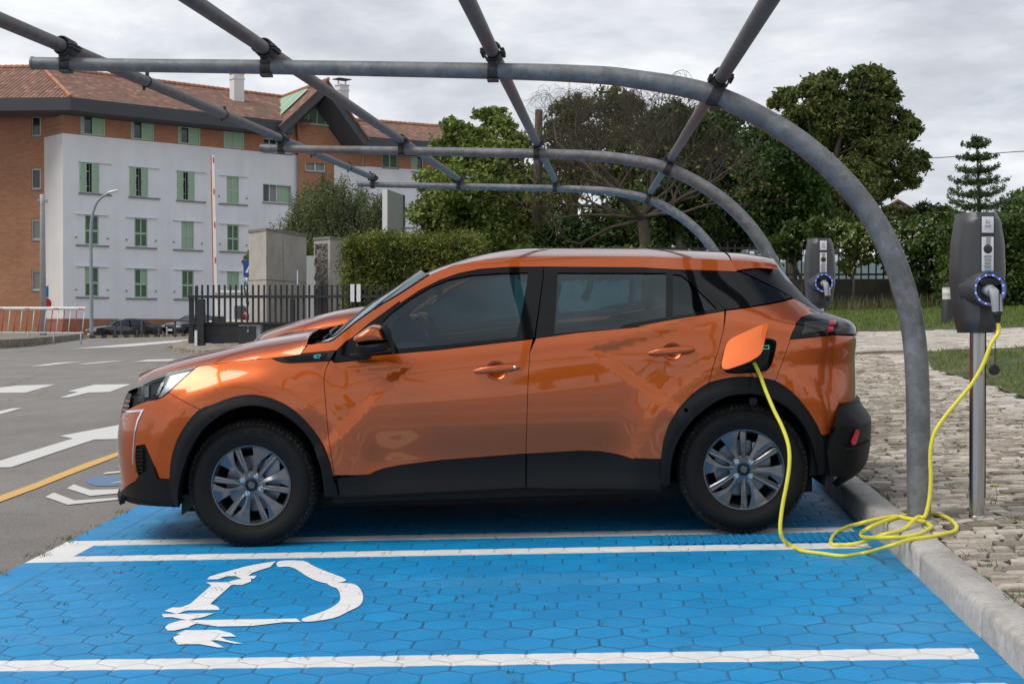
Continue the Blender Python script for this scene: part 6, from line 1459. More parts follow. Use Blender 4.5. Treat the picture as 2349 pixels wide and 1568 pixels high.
# ================================================================== street things before the residence
def pt(x, y, Y): return Vector(at(x, y, Y))
def px2m(p, Y): return p / FD * Y
MLP = mat('lamp_grey', (.27, .30, .33), .5, metal=.2, noise=(4, .1)); MLW = mat('lamp_white', (.70, .70, .69), .4)
def local(o, e): o.data.transform(Matrix.Translation(Vector(e.location)).inverted()); return o
YL = 78; b_ = pt(210, 776, YL); lamp = empty('street_lamp', b_, 'tall grey street lamp with a curved arm before the white facade', 'street lamp')
mb = MB(); P = cr([(210, 776), (209.5, 650), (208.5, 540), (212, 495), (222, 465), (238, 449), (252, 443)], 5); mb.tube([pt(x, y, YL) for x, y in P], [.11 - .055 * i / len(P) for i in range(len(P))], 10); local(mb.obj('pole', MLP, lamp, smooth=True), lamp)
mb = MB(); c = pt(259, 440, YL); 
V = []; n = 14
prof = [(-.36, .05), (-.25, .13), (0, .17), (.22, .14), (.34, .03)]
for (t, r) in prof:
    for k in range(n): a = 2 * math.pi * k / n; V.append(c + Vector((t, r * math.cos(a), r * .62 * math.sin(a) * (1 if math.sin(a) > 0 else .55) + t * .22)))
mb.add(V, [(i * n + k, i * n + (k + 1) % n, (i + 1) * n + (k + 1) % n, (i + 1) * n + k) for i in range(4) for k in range(n)] + [tuple(range(n))[::-1], tuple(range(4 * n, 5 * n))]); local(mb.obj('lamp_head', MLW, lamp, smooth=True), lamp)
YP = 60; b_ = pt(99, 772, YP); pl_ = empty('utility_pole', b_, 'tall pale concrete pole at the left, brackets at its top and signs low down', 'pole')
mb = MB(); mb.tube([b_ + Vector((0, 0, -.3)), pt(97.5, 470, YP), pt(97, 446, YP)], [.15, .10, .10], 12); local(mb.obj('pole', mat('pale_concrete_pole', (.36, .36, .37), .8, noise=(3, .12)), pl_, smooth=True), pl_)
mb = MB(); mb.box(pt(97, 460, YP), (.42, .10, .08)); mb.box(pt(92, 459, YP), (.16, .12, .07)); mb.box(pt(104, 463, YP), (.16, .12, .07)); local(mb.obj('bracket', MLP, pl_), pl_)
sg = tag(mesh_obj('blue_sign', *(lambda m: (m.V, m.F))(MB().box(pt(107.5, 669, YP + .3), (px2m(8, YP), .05, px2m(27, YP)), bev=.02)), mat('blue_sign_face', (.01, .18, .50), .45)), 'narrow blue rectangular sign on the pale pole at the left', 'sign')
mb = MB(); mb.lathe([(.0001, -.02), (.25, -.02), (.25, .02), (.0001, .02)], pt(105, 696, YP + .3), 24, 'Y'); sg2 = tag(mb.obj('round_sign', mat('red_sign_face', (.50, .035, .03), .45)), 'round red sign half hidden behind the pale pole', 'sign')
# red and white barrier fence at the left
YB = 50; MRW = mat('barrier_white', (.72, .72, .70), .5, noise=(5, .06)); MRR = mat('barrier_red', (.50, .05, .03), .5, noise=(5, .1)); zi = lambda p: p[2]
b_ = pt(190, 775, YB); bar = empty('barrier_fence', b_, 'low red and white barred barrier on the island at the left', 'barrier')
Zx = zc_(0, 640, 4.517)
def q2(x, y): p = Zx((x, y))[0]; return pt(p[0], p[1], YB)
mb = MB(); mb.tube([q2(-900, 590), q2(968, 590)], px2m(3.6, YB), 14); local(mb.obj('top_tube', MRW, bar, auto=50), bar)
mb = MB(); mb.tube([q2(-900, 856), q2(935, 867)], px2m(1.25, YB), 8); local(mb.obj('bottom_rail', MRW, bar, auto=50), bar)
for x in (-305, 15, 315, 640, 918): mb = MB(); p = q2(x, 592); mb.box(p + Vector((0, -px2m(3.5, YB), 0)), (px2m(12, YB), .02, px2m(2.2, YB))); local(mb.obj('red_patch', MRR, bar), bar)
for i in range(-12, 14):
    xt = 45 + 68.5 * i if i != 13 else 955; xb = xt - 27; y1 = 862
    if xt > 960: continue
    mb = MB(); mb.tube([q2(xt, 612), q2(xb, y1)], px2m(1.25 if i % 2 == 0 else 1.1, YB), 6); local(mb.obj('bar', MRR if i % 2 == 0 else MRW, bar, smooth=True), bar)
for x in (-560, 320, 605, 915): mb = MB(); a = q2(x, 850); mb.tube([a, Vector((a.x, a.y, a.z - .8))], px2m(1.9, YB), 8); local(mb.obj('post', MLP, bar, smooth=True), bar)
# island with its kerb under the barrier
isl = [tuple(gp(*p, .0)[:2]) for p in ((-400, 812), (-150, 806), (0, 799), (60, 795), (130, 786), (178, 779), (194, 774))] + [tuple(gp(*p, .0)[:2]) for p in ((192, 771), (100, 769), (0, 768), (-400, 768))]
P, F, lp = cdt(isl, grid=3, maxseg=2); h_ = .26; V = [(x, y, G(x, y) + h_) for x, y in P]; FF = [tuple(f) for f in F.tolist()]; n = len(lp[0]); k0 = len(V); V += [(x, y, G(x, y) + h_) for x, y in lp[0]] + [(x, y, G(x, y) - .1) for x, y in lp[0]]
FF += [(k0 + i, k0 + n + i, k0 + n + (i + 1) % n, k0 + (i + 1) % n) for i in range(n)]
o = mesh_obj('traffic_island', V, FF, cobble('island_stone', 4.0, (.20, .175, .14), (.34, .30, .25), (.08, .07, .05))); o['kind'] = 'structure'
# bollards and the striped kerb of the street
YK = 80; MBO = mat('bollard_grey', (.045, .055, .07), .6); MBO2 = mat('pale_bollard', (.30, .32, .34), .6)
for i, (x, yt, yb, w_) in enumerate(((264.5, 746.7, 776, 4.6), (278.3, 737.6, 775.5, 5.2), (314.9, 756, 775, 4.4), (325.6, 737.6, 774.5, 5.2), (364.6, 751.8, 774.5, 4.6), (382.9, 748.8, 771, 3.8), (401.6, 734.5, 770, 5.0))):
    y_ = YK + (3 if i == 5 else 0); p = pt(x, yb, y_); q_ = pt(x, yt, y_); mb = MB(); r = px2m(w_ / 2, y_); hgt = q_.z - p.z
    mb.lathe([(r, -.3), (r, hgt - .06), (r * .7, hgt), (.0001, hgt)], (0, 0, 0), 12); o = mb.obj('bollard', MBO2 if i == 5 else MBO, auto=50); o.location = p
    tag(o, ['slim grey bollard nearest the street lamp, by the sedan headlamps', 'tall grey bollard beside the front wheel of the dark sedan', 'shortest grey bollard, before the sedan rear door', 'tall grey bollard beside the sedan rear door, taller than its left neighbour', 'grey bollard at the tail of the dark sedan', 'short pale bollard right of the dark sedan', 'tall dark bollard before the second black car, near the gate'][i], 'bollard', 'bollards along the street')
pk = [gp(x, y)[:2] for x, y in ((185, 776), (440, 770.5))]
mk1, mk2 = mat('kerb_yellow', (.45, .33, .14), .8), mat('kerb_black', (.06, .06, .06), .8); mb = MB(); n = 22
a_, b2 = np.array(pk[0]), np.array(pk[1])
for i in range(n): c = a_ + (b2 - a_) * (i + .5) / n; d = b2 - a_; ln = np.linalg.norm(d) / n; mb.box((c[0], c[1], G(c[0], c[1]) + .06), (ln * .98, .3, .16), m=i % 2, rz=math.atan2(d[1], d[0]))
o = mb.obj('street_kerb', [mk1, mk2]); o['kind'] = 'structure'
# ---- other parked cars: a small builder for far sedans
def far_car(name, loc_, heading, paintm, label, group, scale=1.0, hatch=False):
    t = empty(name, loc_, label, 'car', group, heading); t.scale = (scale,) * 3
    # length along x: nose at +x
    side = [(2.22, .42), (2.26, .55), (2.20, .70), (2.05, .80), (1.30, .93), (.95, .98), (.25, 1.36), (-.15, 1.42), (-.75, 1.40), (-1.35, 1.18), (-1.62, 1.08), (-2.15, 1.03), (-2.25, .85), (-2.24, .50), (-2.12, .30), (2.1, .25)]
    prof = cr(side[:-2], 4) + side[-2:]
    def section(x, z):
        hw = .90 - .10 * ss((abs(x) - 1.6) / .7) - .05 * ss((.45 - z) / .25)
        if z > .98: hw -= (z - .98) * .62
        return hw
    C_ = np.array([0, .62]); V = []; n = len(prof); rings = (1.0, .985, .94, .80, .5, .0)
    ys_ = (0, .55, .85, .97, 1.0)
    mb = MB(); cols = []
    for f, s in ((1, 1),):
        pass
    rows = []
    for (w_, sc) in ((-1.0, .93), (-.985, .975), (-.94, .995), (-.75, 1.0), (0, 1.0), (.75, 1.0), (.94, .995), (.985, .975), (1.0, .93)):
        row = []
        for (x, z) in prof:
            x2, z2 = C_[0] + (x - C_[0]) * sc, C_[1] + (z - C_[1]) * (sc if z < 1.0 else sc ** 1.2); row.append((x2 - .06 * abs(w_) ** 3 * (1 if x > 1.9 else -1 if x < -2 else 0), section(x, z) * w_, z2))
        rows.append(row)
    V = [p for r in rows for p in r]; m_ = len(rows)
    F = [(i * n + k, i * n + (k + 1) % n, (i + 1) * n + (k + 1) % n, (i + 1) * n + k) for i in range(m_ - 1) for k in range(n)] + [tuple(range(n))[::-1], tuple(range((m_ - 1) * n, m_ * n))]
    mb.add(V, F); body = mb.obj('body', paintm, t, auto=40)
    # glasshouse panels
    for s in (-1, 1):
        w_ = lambda x, z: s * (section(x, z) * 1.0 + .004)
        for gl in ([(.86, 1.0), (.28, 1.31), (-.02, 1.345), (-.06, 1.0)], [(-.14, 1.0), (-.10, 1.345), (-.60, 1.34), (-.86, 1.27), (-.96, 1.02)], [(-1.03, 1.03), (-.94, 1.25), (-1.42, 1.09)]):
            P, F, _ = cdt(gl, grid=.3); mb = MB(); mb.add([(x, w_(x, z) , z) for x, z in P], F.tolist()); mb.obj('window', MPN, t)
        for hx in (1.38, -1.36):
            mb = MB(); mb.lathe([(.0001, s * .80), (.19, s * .80), (.20, s * .845), (.21, s * .87), (.31, s * .87), (.325, s * .84), (.325, s * .66)], (hx, 0, .325), 24, 'Y'); wh = mb.obj('wheel', MTY, t, auto=40)
            mb = MB()
            for k in range(7): a = 2 * math.pi * k / 7; mb.box((hx + .10 * math.cos(a), s * .872, .325 + .10 * math.sin(a)), (.20, .012, .035), mat=None, rz=0) if False else mb.tube([(hx, s * .872, .325), (hx + .20 * math.cos(a), s * .872, .325 + .20 * math.sin(a))], .018, 5)
            mb.obj('rim', MRM, wh)
            mb = MB(); mb.lathe([(.0001, s * .895), (.36, s * .895)], (hx, 0, .345), 24, 'Y'); 
        mb = MB(); mb.box((.80, s * .98, 1.02), (.10, .20, .12), bev=.03); mb.obj('mirror', paintm, t, auto=40)
        mb = MB(); mb.box((2.12, s * .66, .68), (.16, .34, .13), bev=.04); mb.obj('headlight', mat('head_lens', (.40, .42, .44), .15), t, auto=40)
    mb = MB(); mb.add([(1.0, -.70, 1.0), (1.0, .70, 1.0), (.30, .56, 1.355), (.30, -.56, 1.355)], [(0, 1, 2, 3)]); o = mb.obj('windscreen', MPN, t); o.location = (.03, 0, .012)
    mb = MB(); mb.box((2.235, 0, .66), (.06, .52, .12), bev=.02); gr = mb.obj('grille', MBK, t); mb = MB(); mb.box((2.272, -.13, .66), (.01, .20, .09), bev=.003); mb.box((2.272, .13, .66), (.01, .20, .09), bev=.003); mb.obj('kidney', MCH, gr)
    mb = MB(); mb.box((2.28, 0, .45), (.02, .52, .11)); npl = mb.obj('number_plate', MLB, t); mb = MB(); mb.box((2.292, -.235, .45), (.004, .045, .105)); mb.obj('plate_band', MEB, npl)
    return t
MDB = mat('dark_blue_black_paint', (.008, .009, .014), .12, coat=1); MSV = mat('silver_car_paint', (.45, .48, .50), .25, metal=.5, coat=.6)
def zroad(x, Y, dz=0): p = at(x, 700, Y); return Vector((p[0], p[1], 0))
p = zroad(285, 88); z_ = 1.4 - (782.5 - 746) / FD * 88; p.z = z_
far_car('parked_sedan', p, R(180 + 38), MDB, 'black sedan parked beside the brick plinth of the residence', 'dark cars parked by the residence')
p = zroad(447, 91); p.z = 1.4 - (772.5 - 746) / FD * 91
far_car('parked_sedan', p, R(180 + 62), MDB, 'second black car, its front just showing left of the gate', 'dark cars parked by the residence')
p = zroad(556, 70); p.z = 1.4 - (762 - 746) / FD * 70 - .35
far_car('parked_car', p, R(175), MSV, 'silver car seen through the bars of the black gate', None)
# white kiosk behind the gate
YQ = 64; a = at(496, 672, YQ); b = at(573, 770, YQ); kz = (a[2] + b[2]) / 2
ks = empty('white_kiosk', (float(a[0] + b[0]) / 2, YQ + 1, float(b[2])), 'white kiosk standing behind the bars of the gate', 'kiosk'); wdt = b[0] - a[0]; hgt = a[2] - b[2]
mb = MB(); mb.box((0, 0, hgt / 2 - .25), (wdt, 2, hgt + .5), bev=.03); mb.obj('body', mat('kiosk_white', (.62, .62, .62), .6), ks); mb = MB(); mb.box((0, 0, hgt + .06), (wdt + .16, 2.2, .12), bev=.02); mb.obj('roof', MRW, ks)
mb = MB(); mb.box((wdt * .2, -1.02, hgt * .55), (wdt * .3, .05, hgt * .3)); mb.obj('window', MPN, ks)
# cream rails of a shelter beside it
YR = 58; rl = empty('cream_railing', pt(585, 770, YR), 'cream rails crossing behind the gate beside the concrete wall', 'railing')
mb = MB(); mb.tube([pt(520, 737, YR), pt(640, 737, YR)], .05, 6); local(mb.obj('rail', mat('cream_rail', (.66, .60, .44), .6), rl), rl)
mb = MB(); mb.tube([pt(588, 684, YR), pt(640, 684, YR)], .05, 6); local(mb.obj('rail', mat('cream_rail', (.66, .60, .44), .6), rl), rl)
for x in (522, 580, 638): mb = MB(); mb.tube([pt(x, 684 if x > 560 else 737, YR), pt(x, 775, YR)], .035, 6); local(mb.obj('post', MLP, rl), rl)
# ---- a person standing beyond the gate
def person(loc_, h, rz, label):
    k = h / 1.72; pts = [(0, 0, .93), (0, 0, 1.12), (0, 0, 1.34), (0, 0, 1.47), (0, .01, 1.53), (0, .01, 1.62), (0, .01, 1.70),
        (-.09, 0, .88), (-.10, .03, .50), (-.10, -.02, .09), (-.11, .12, .03), (.09, 0, .88), (.10, -.06, .50), (.10, -.12, .09), (.11, .02, .03),
        (-.17, 0, 1.40), (-.23, -.02, 1.13), (-.19, .14, .95), (-.17, .20, .88), (.17, 0, 1.40), (.24, -.02, 1.13), (.22, .10, .90), (.21, .13, .82)]
    rad = [.13, .12, .145, .065, .055, .088, .07, .095, .062, .042, .038, .095, .062, .042, .038, .062, .042, .034, .028, .062, .042, .034, .028]
    ed = [(0, 1), (1, 2), (2, 3), (3, 4), (4, 5), (5, 6), (0, 7), (7, 8), (8, 9), (9, 10), (0, 11), (11, 12), (12, 13), (13, 14), (2, 15), (15, 16), (16, 17), (17, 18), (2, 19), (19, 20), (20, 21), (21, 22)]
    me = bpy.data.meshes.new('person'); me.from_pydata([tuple(c * k for c in p) for p in pts], ed, []); o = bpy.data.objects.new('person', me); COL.objects.link(o); o.modifiers.new('skin', 'SKIN'); o.modifiers.new('sub', 'SUBSURF').levels = 1; o.modifiers['sub'].render_levels = 1
    for v, r in zip(me.skin_vertices[0].data, rad): v.radius = (r * k, r * k)
    me.skin_vertices[0].data[0].use_root = True
    bpy.context.view_layer.update(); ev = bpy.data.meshes.new_from_object(o.evaluated_get(bpy.context.evaluated_depsgraph_get())); bpy.data.objects.remove(o)
    for m in (mat('skin', (.42, .24, .17), .6), mat('red_shirt', (.30, .03, .03), .8), mat('khaki_trousers', (.24, .21, .14), .85)): ev.materials.append(m)
    mi = [(2 if c.z < .90 * k else 1 if (c.z < 1.46 * k and not (abs(c.x) > .18 * k and c.z < 1.18 * k)) else 0) for c in (p_.center for p_ in ev.polygons)]
    ev.polygons.foreach_set('material_index', mi); ev.polygons.foreach_set('use_smooth', [True] * len(ev.polygons)); o = bpy.data.objects.new('person', ev); COL.objects.link(o); o.location = loc_; o.rotation_euler = (0, 0, rz)
    mb = MB(); mb.lathe([(.0001, 1.765), (.05, 1.755), (.088, 1.715), (.098, 1.66), (.092, 1.60), (.08, 1.57)], (0, -.02, 0), 14); V = [(x * k, y * k, z * k) for x, y, z in mb.V]; mesh_obj('hair', V, mb.F, mat('dark_hair', (.015, .011, .009), .7), o, smooth=True)
    return tag(o, label, 'person')
pp = zroad(563.5, 62); pp.z = 1.4 - (705 - 746) / FD * 62 - 1.72
person(pp, 1.72, R(60), 'person in a red shirt standing beyond the gate beside the striped sign pole')
# ---- the black sliding gate
YG = 40; Zq = zc_(440, 560, 4.517); MGT = mat('black_gate_steel', (.018, .019, .021), .45, noise=(8, .2)); MGT2 = mat('black_gate_panel', (.022, .023, .025), .55, noise=(3, .25))
def g3(x, y, dy=0): p = Zq((x, y))[0]; return pt(p[0], p[1], YG + dy)
gate = empty('sliding_gate', g3(285, 1400), 'black sliding gate of upright bars over a solid lower panel', 'gate')
def gbox(name, x0, y0, x1, y1, th, m, dy=0, parent=None, bev=.006):
    a, b = g3(x0, y0, dy), g3(x1, y1, dy); mb = MB(); mb.box(((a.x + b.x) / 2, (a.y + b.y) / 2, (a.z + b.z) / 2), (abs(b.x - a.x), th, abs(a.z - b.z)), bev=bev); return local(mb.obj(name, m, parent or gate), gate)
gbox('top_rail', 137, 804, 3100, 832, .10, MGT, -.06)
for i in range(46): x = 297 + 63.6 * i; gbox('bar', x - 11, 686, x + 11, 1110, .05, MGT, .03)
gbox('bar', 216, 695, 250, 1100, .06, MGT, .03)
gbox('lower_panel', 150, 1112, 3100, 1272, .04, MGT2); gbox('panel_rail', 150, 1106, 3100, 1134, .08, MGT, -.02); gbox('base_beam', 146, 1270, 3100, 1345, .14, MGT, 0)
gbox('end_post', 150, 832, 200, 1345, .10, MGT)
gbox('guide_post', 245, 845, 325, 1400, .20, MGT, -.25); gbox('guide_post', 1292, 845, 1340, 1345, .15, MGT, -.25); gbox('guide_post', 1606, 690, 1710, 1340, .12, MGT, .12)
gbox('marker', 214, 1200, 243, 1412, .10, MRW, -.35)
mo = empty('gate_motor', g3(820, 1345, -.5), 'dark grey gate motor cabinet with a pale edge before the gate', 'motor cabinet')
def mbox(name, x0, y0, x1, y1, th, m, dy): a, b = g3(x0, y0, dy), g3(x1, y1, dy); mb = MB(); mb.box(((a.x + b.x) / 2, (a.y + b.y) / 2, (a.z + b.z) / 2), (abs(b.x - a.x), th, abs(a.z - b.z)), bev=.008); o = mb.obj(name, m, mo); o.data.transform(Matrix.Translation(Vector(mo.location)).inverted()); return o
mbox('cabinet', 724, 1148, 914, 1380, .30, MGT2, -.6); mbox('side', 914, 1146, 966, 1380, .28, MLP, -.58); mbox('lid', 722, 1140, 968, 1149, .33, MLP, -.6); mbox('keyhole', 808, 1160, 818, 1172, .02, MLP, -.78); mbox('vent', 803, 1190, 823, 1222, .02, MLP, -.78)
for i, x in enumerate((1992, 2062)): o = gbox('notice_board', x - 23, 678, x + 23, 878, .02, MLB, -.14); mw = o; o.parent = None; o.location = gate.location; tag(o, ['left white notice panel hung on the gate bars', 'right white notice panel hung on the gate bars'][i], 'notice', 'white notices on the gate')
# stony verge under the gate
vg = [tuple(gp(*p, .0)[:2]) for p in ((380, 803), (440, 812), (600, 816), (900, 812), (900, 786), (430, 786), (385, 796))]
P, F, lp = cdt(vg, grid=1.0, maxseg=.6); V = [(x, y, G(x, y) + .10 + .03 * math.sin(x * 3.1) * math.cos(y * 2.3)) for x, y in P]; FF = [tuple(f) for f in F.tolist()]; n = len(lp[0]); k0 = len(V); V += [(x, y, G(x, y) + .10) for x, y in lp[0]] + [(x, y, G(x, y) - .1) for x, y in lp[0]]; FF += [(k0 + i, k0 + n + i, k0 + n + (i + 1) % n, k0 + (i + 1) % n) for i in range(n)]
o = mesh_obj('gate_verge', V, FF, cobble('verge_stone', 5.0, (.24, .21, .16), (.42, .37, .30), (.05, .05, .03), moss=.8)); o['kind'] = 'structure'
# raised boom
YM = 46; bm_ = empty('boom_barrier', pt(497, 775, YM), 'raised white boom with red dashes and a hanging red fringe', 'barrier')
def lb(o): o.data.transform(Matrix.Translation(Vector(bm_.location)).inverted()); return o
A0, A1 = pt(497.5, 770, YM), pt(489.5, 357, YM); d = (A1 - A0).normalized(); mb = MB(); s_ = Vector((d.z, 0, -d.x)); hw = px2m(4.2, YM)
V = [p + s_ * i * (hw * (1 if p is A0 else .82)) + Vector((0, j * .05, 0)) for p in (A0, A1) for i, j in ((-1, -1), (1, -1), (1, 1), (-1, 1))]; mb.add(V, [(0, 1, 5, 4), (1, 2, 6, 5), (2, 3, 7, 6), (3, 0, 4, 7), (4, 5, 6, 7), (3, 2, 1, 0)]); lb(mb.obj('boom', MRW, bm_))
L_ = (A1 - A0).length
for f in (.03, .225, .42, .615, .80, .975): p = A0 + d * L_ * f; mb = MB(); mb.box((0, 0, 0), (hw * .55, .02, px2m(13, YM)), mat=Matrix.Rotation(math.atan2(d.x, d.z), 3, 'Y')); o = mb.obj('red_patch', MRR, bm_); o.data.transform(Matrix.Translation(p + Vector((hw * .2, -.06, 0)))); lb(o)
for i in range(13): f = .03 + i * .074; p = A0 + d * L_ * f - s_ * (hw * 1.15); q_ = p + d * L_ * .078 - s_ * hw * .42; mb = MB(); mb.tube([p - s_ * hw * (.2 if i < 12 else 0), q_ + s_ * hw * .15], .022, 6); lb(mb.obj('fringe_bar', MRR, bm_))
mb = MB(); mb.box(pt(500, 760, YM), (.35, .35, 1.0), bev=.03); lb(mb.obj('housing', MGT2, bm_))
# pedestrian sign on a striped pole
YS = 55; sp_ = empty('crossing_sign', pt(567, 770, YS), 'blue pedestrian crossing sign with a white triangle, half behind the concrete wall', 'sign')
def ls(o): o.data.transform(Matrix.Translation(Vector(sp_.location)).inverted()); return o
MSB = mat('sign_blue', (.008, .055, .24), .4)
a, b = pt(558.5, 596, YS), pt(590, 635, YS); mb = MB(); mb.box(((a.x + b.x) / 2, YS, (a.z + b.z) / 2), (b.x - a.x, .04, a.z - b.z), bev=.02); pnl = ls(mb.obj('panel', MSB, sp_))
tri = [(-.17, -.14), (.17, -.14), (0, .17)]; cx0, cz0 = (a.x + b.x) / 2, (a.z + b.z) / 2; mb = MB(); mb.prism([(x * 1.15, z * 1.15) for x, z in tri], YS - .03, YS - .024, conv=lambda x, z, h: (cx0 + x, h, cz0 + z)); trg = ls(mb.obj('triangle', MRW, pnl))
mb = MB(); mb.prism([(-.02, .08), (.02, .10), (.03, .02), (.08, -.12), (.05, -.12), (.0, -.02), (-.05, -.12), (-.08, -.12), (-.03, 0)], YS - .036, YS - .032, conv=lambda x, z, h: (cx0 + x * 1.1, h, cz0 + z * 1.1)); ls(mb.obj('figure', MIN, trg))
for i in range(13): za, zb_ = 637 + i * 10, 647 + i * 10; mb = MB(); mb.tube([pt(565.8 + i * .12, za, YS), pt(565.9 + i * .12, zb_, YS)], .045, 8); ls(mb.obj('pole_section', MRW if i % 2 == 0 else mat('pole_blue', (.02, .22, .42), .5), sp_, smooth=True))
# ---- concrete walls
MCO = NT('board_concrete'); _n = MCO.noise(1.2, 6, .65); _m = MCO.noise(14, 5, .7); _c = MCO.mix(MCO.rng(_n, .3, .7), (.34, .31, .275), (.48, .445, .395)); MCO = MCO.set(color=MCO.scale(_c, MCO.rng(_m, .3, .7, .88, 1.1)), rough=.9, normal=MCO.bump(_m, .3, .01))
MRK = NT('broken_concrete'); _v = MRK.vor(9); _n = MRK.noise(20, 6, .8); MRK = MRK.set(color=MRK.mix(MRK.rng(_n, .4, .6), (.12, .11, .095), (.42, .40, .37)), rough=.95, normal=MRK.bump(MRK.math('ADD', _v, _n), 1.0, .08))
def cwall(name, xl, yl, xc, yc, xr, yr, Yc, label, rough=False, yj=None):
    """an upright slab: left face from xl to the corner xc, long face from xc back to xr"""
    k = .35; c = at(xc, yc, Yc); top = c[2]; t1 = (top - 1.4)
    Yl = t1 * FD / (746 - yl); Yr = t1 * FD / (746 - yr); l_ = at(xl, yl, Yl); r_ = at(xr, yr, Yr); base = G(c[0], c[1]) - .5
    l2 = np.array(l_[:2]); r2 = np.array(r_[:2]); c2 = np.array(c[:2]); bk2 = l2 + (r2 - c2)
    e = empty(name, (c2[0], c2[1], base), label, 'wall'); off = Vector((-c2[0], -c2[1], -base)); poly = [c2, r2, bk2, l2]
    V = [Vector((p[0], p[1], z)) + off for z in (base, top) for p in poly]; mb = MB(); mb.add(V, [(0, 1, 5, 4), (1, 2, 6, 5), (2, 3, 7, 6), (3, 0, 4, 7), (4, 5, 6, 7)]); wo = mb.obj('slab', MCO, e)
    # coping line and construction joints as thin recess strips
    mb = MB(); n_ = np.array([(r2 - c2)[1], -(r2 - c2)[0]]); n_ /= np.linalg.norm(n_); nl = np.array([(c2 - l2)[1], -(c2 - l2)[0]]); nl /= np.linalg.norm(nl)
    def strip(p, q_, z, h): mb.add([Vector((p[0], p[1], z)) + off, Vector((q_[0], q_[1], z)) + off, Vector((q_[0], q_[1], z + h)) + off, Vector((p[0], p[1], z + h)) + off], [(0, 1, 2, 3)])
    if yj: zj = 1.4 + (746 - yj) / FD * Yc; strip(c2 + n_ * .004, r2 + n_ * .004, zj, .02); strip(l2 + nl * .004, c2 + nl * .004, zj, .02); m_ = (c2 * .6 + r2 * .4) + n_ * .005; strip(m_, m_ + (r2 - c2) / np.linalg.norm(r2 - c2) * .02, base, top - base - .02)
    if mb.V: mb.obj('joint', mat('joint_dark', (.10, .09, .08), .9), e)
    mb = MB(); cp = [c2 + n_ * .04 + nl * .04, r2 + n_ * .04, bk2, l2 + nl * .04]; V = [Vector((p[0], p[1], z)) + off for z in (top, top + .09) for p in cp]; mb.add(V, [(0, 1, 5, 4), (1, 2, 6, 5), (2, 3, 7, 6), (3, 0, 4, 7), (4, 5, 6, 7), (3, 2, 1, 0)]); mb.obj('coping', mat('coping_concrete', (.20, .19, .17), .9, noise=(3, .2)), e)
    if rough:
        a, b = l2 + nl * .03 + (c2 - l2) * .10, l2 + nl * .03 + (c2 - l2) * .86; nx_, nz_ = 14, 40; V = []
        for j in range(nz_ + 1):
            for i in range(nx_ + 1): p = a + (b - a) * i / nx_ + nl * (rnd.uniform(-.02, .10) if 0 < i < nx_ else -.02); V.append(Vector((p[0], p[1], base + (top - base - .15) * j / nz_)) + off)
        mb = MB(); mb.add(V, [(j * (nx_ + 1) + i, j * (nx_ + 1) + i + 1, (j + 1) * (nx_ + 1) + i + 1, (j + 1) * (nx_ + 1) + i) for j in range(nz_) for i in range(nx_)]); mb.obj('rough_face', MRK, e)
    return e
cwall('concrete_wall', 571, 531, 610.5, 529, 703, 540.5, 46, 'tall smooth concrete wall block left of the rough one', False, 641)
cwall('concrete_wall', 720, 549, 757, 548, 860, 556, 50, 'concrete wall block with a rough broken end beside the bamboo hedge', True, 655)
a, b = pt(703, 585, 52), pt(752, 800, 52); mb = MB(); mb.box(((a.x + b.x) / 2, 52.6, (a.z + b.z) / 2), (b.x - a.x + .5, .1, a.z - b.z)); tag(mb.obj('white_panel_wall', mat('panel_white', (.40, .42, .42), .6, noise=(1.5, .06))), 'pale smooth panel between the two concrete walls', 'panel')
mb = MB(); mb.tube([pt(683, 620, 44), pt(683.5, 800, 44)], .028, 8); tag(mb.obj('thin_pole', MLP, smooth=True), 'thin pale pole standing before the smooth concrete wall', 'pole')
# totem sign: white edge and grey green faces
YT = 56; tz = empty('totem_sign', pt(890, 640, YT), 'tall blank totem board with a white edge above the bamboo hedge', 'sign'); a, b, c = pt(877, 434, YT), pt(888.5, 434, YT), pt(926, 440, YT + 2.6)
zb = pt(880, 640, YT).z; mb = MB(); V = [(a.x, a.y, zb), (b.x, b.y, zb), (b.x, b.y, a.z), (a.x, a.y, a.z), (a.x + (c.x - b.x), a.y + 2.6, zb), (c.x, c.y, zb), (c.x, c.y, a.z), (a.x + (c.x - b.x), a.y + 2.6, a.z)]
V = [Vector(v) - Vector(tz.location) for v in V]; mb.add(V, [(0, 1, 2, 3)], 0); mb.add(V, [(1, 5, 6, 2), (0, 3, 7, 4), (3, 2, 6, 7), (5, 4, 7, 6)], 1); mb.obj('board', [MRW, mat('grey_green_board', (.21, .235, .20), .6, noise=(1.2, .08))], tz)
mb = MB(); mb.box(Vector((c.x, c.y, (a.z + zb) / 2)) - Vector(tz.location), (.10, .12, a.z - zb)); mb.obj('edge', mat('dark_green_edge', (.035, .07, .05), .6), tz)
for (x, y0, y1, Y, r, l_) in ((957, 440, 620, 58, .05, 'thin grey mast right of the totem board'), (1302.5, 188, 350, 90, .22, 'tall white mast rising behind the bare tree')):
    mb = MB(); mb.tube([pt(x, y0, Y), pt(x + (.5 if Y < 80 else -3), y1 + 250, Y)], [r * .7, r], 8); tag(mb.obj('mast', MRW if Y > 80 else MLP, smooth=True), l_, 'mast')
mb = MB(); mb.tube([pt(905, 523, 58.2), pt(957, 523, 58)], .035, 6); tag(mb.obj('cross_rail', MLP), 'thin rail running from the totem board to the grey mast', 'rail')
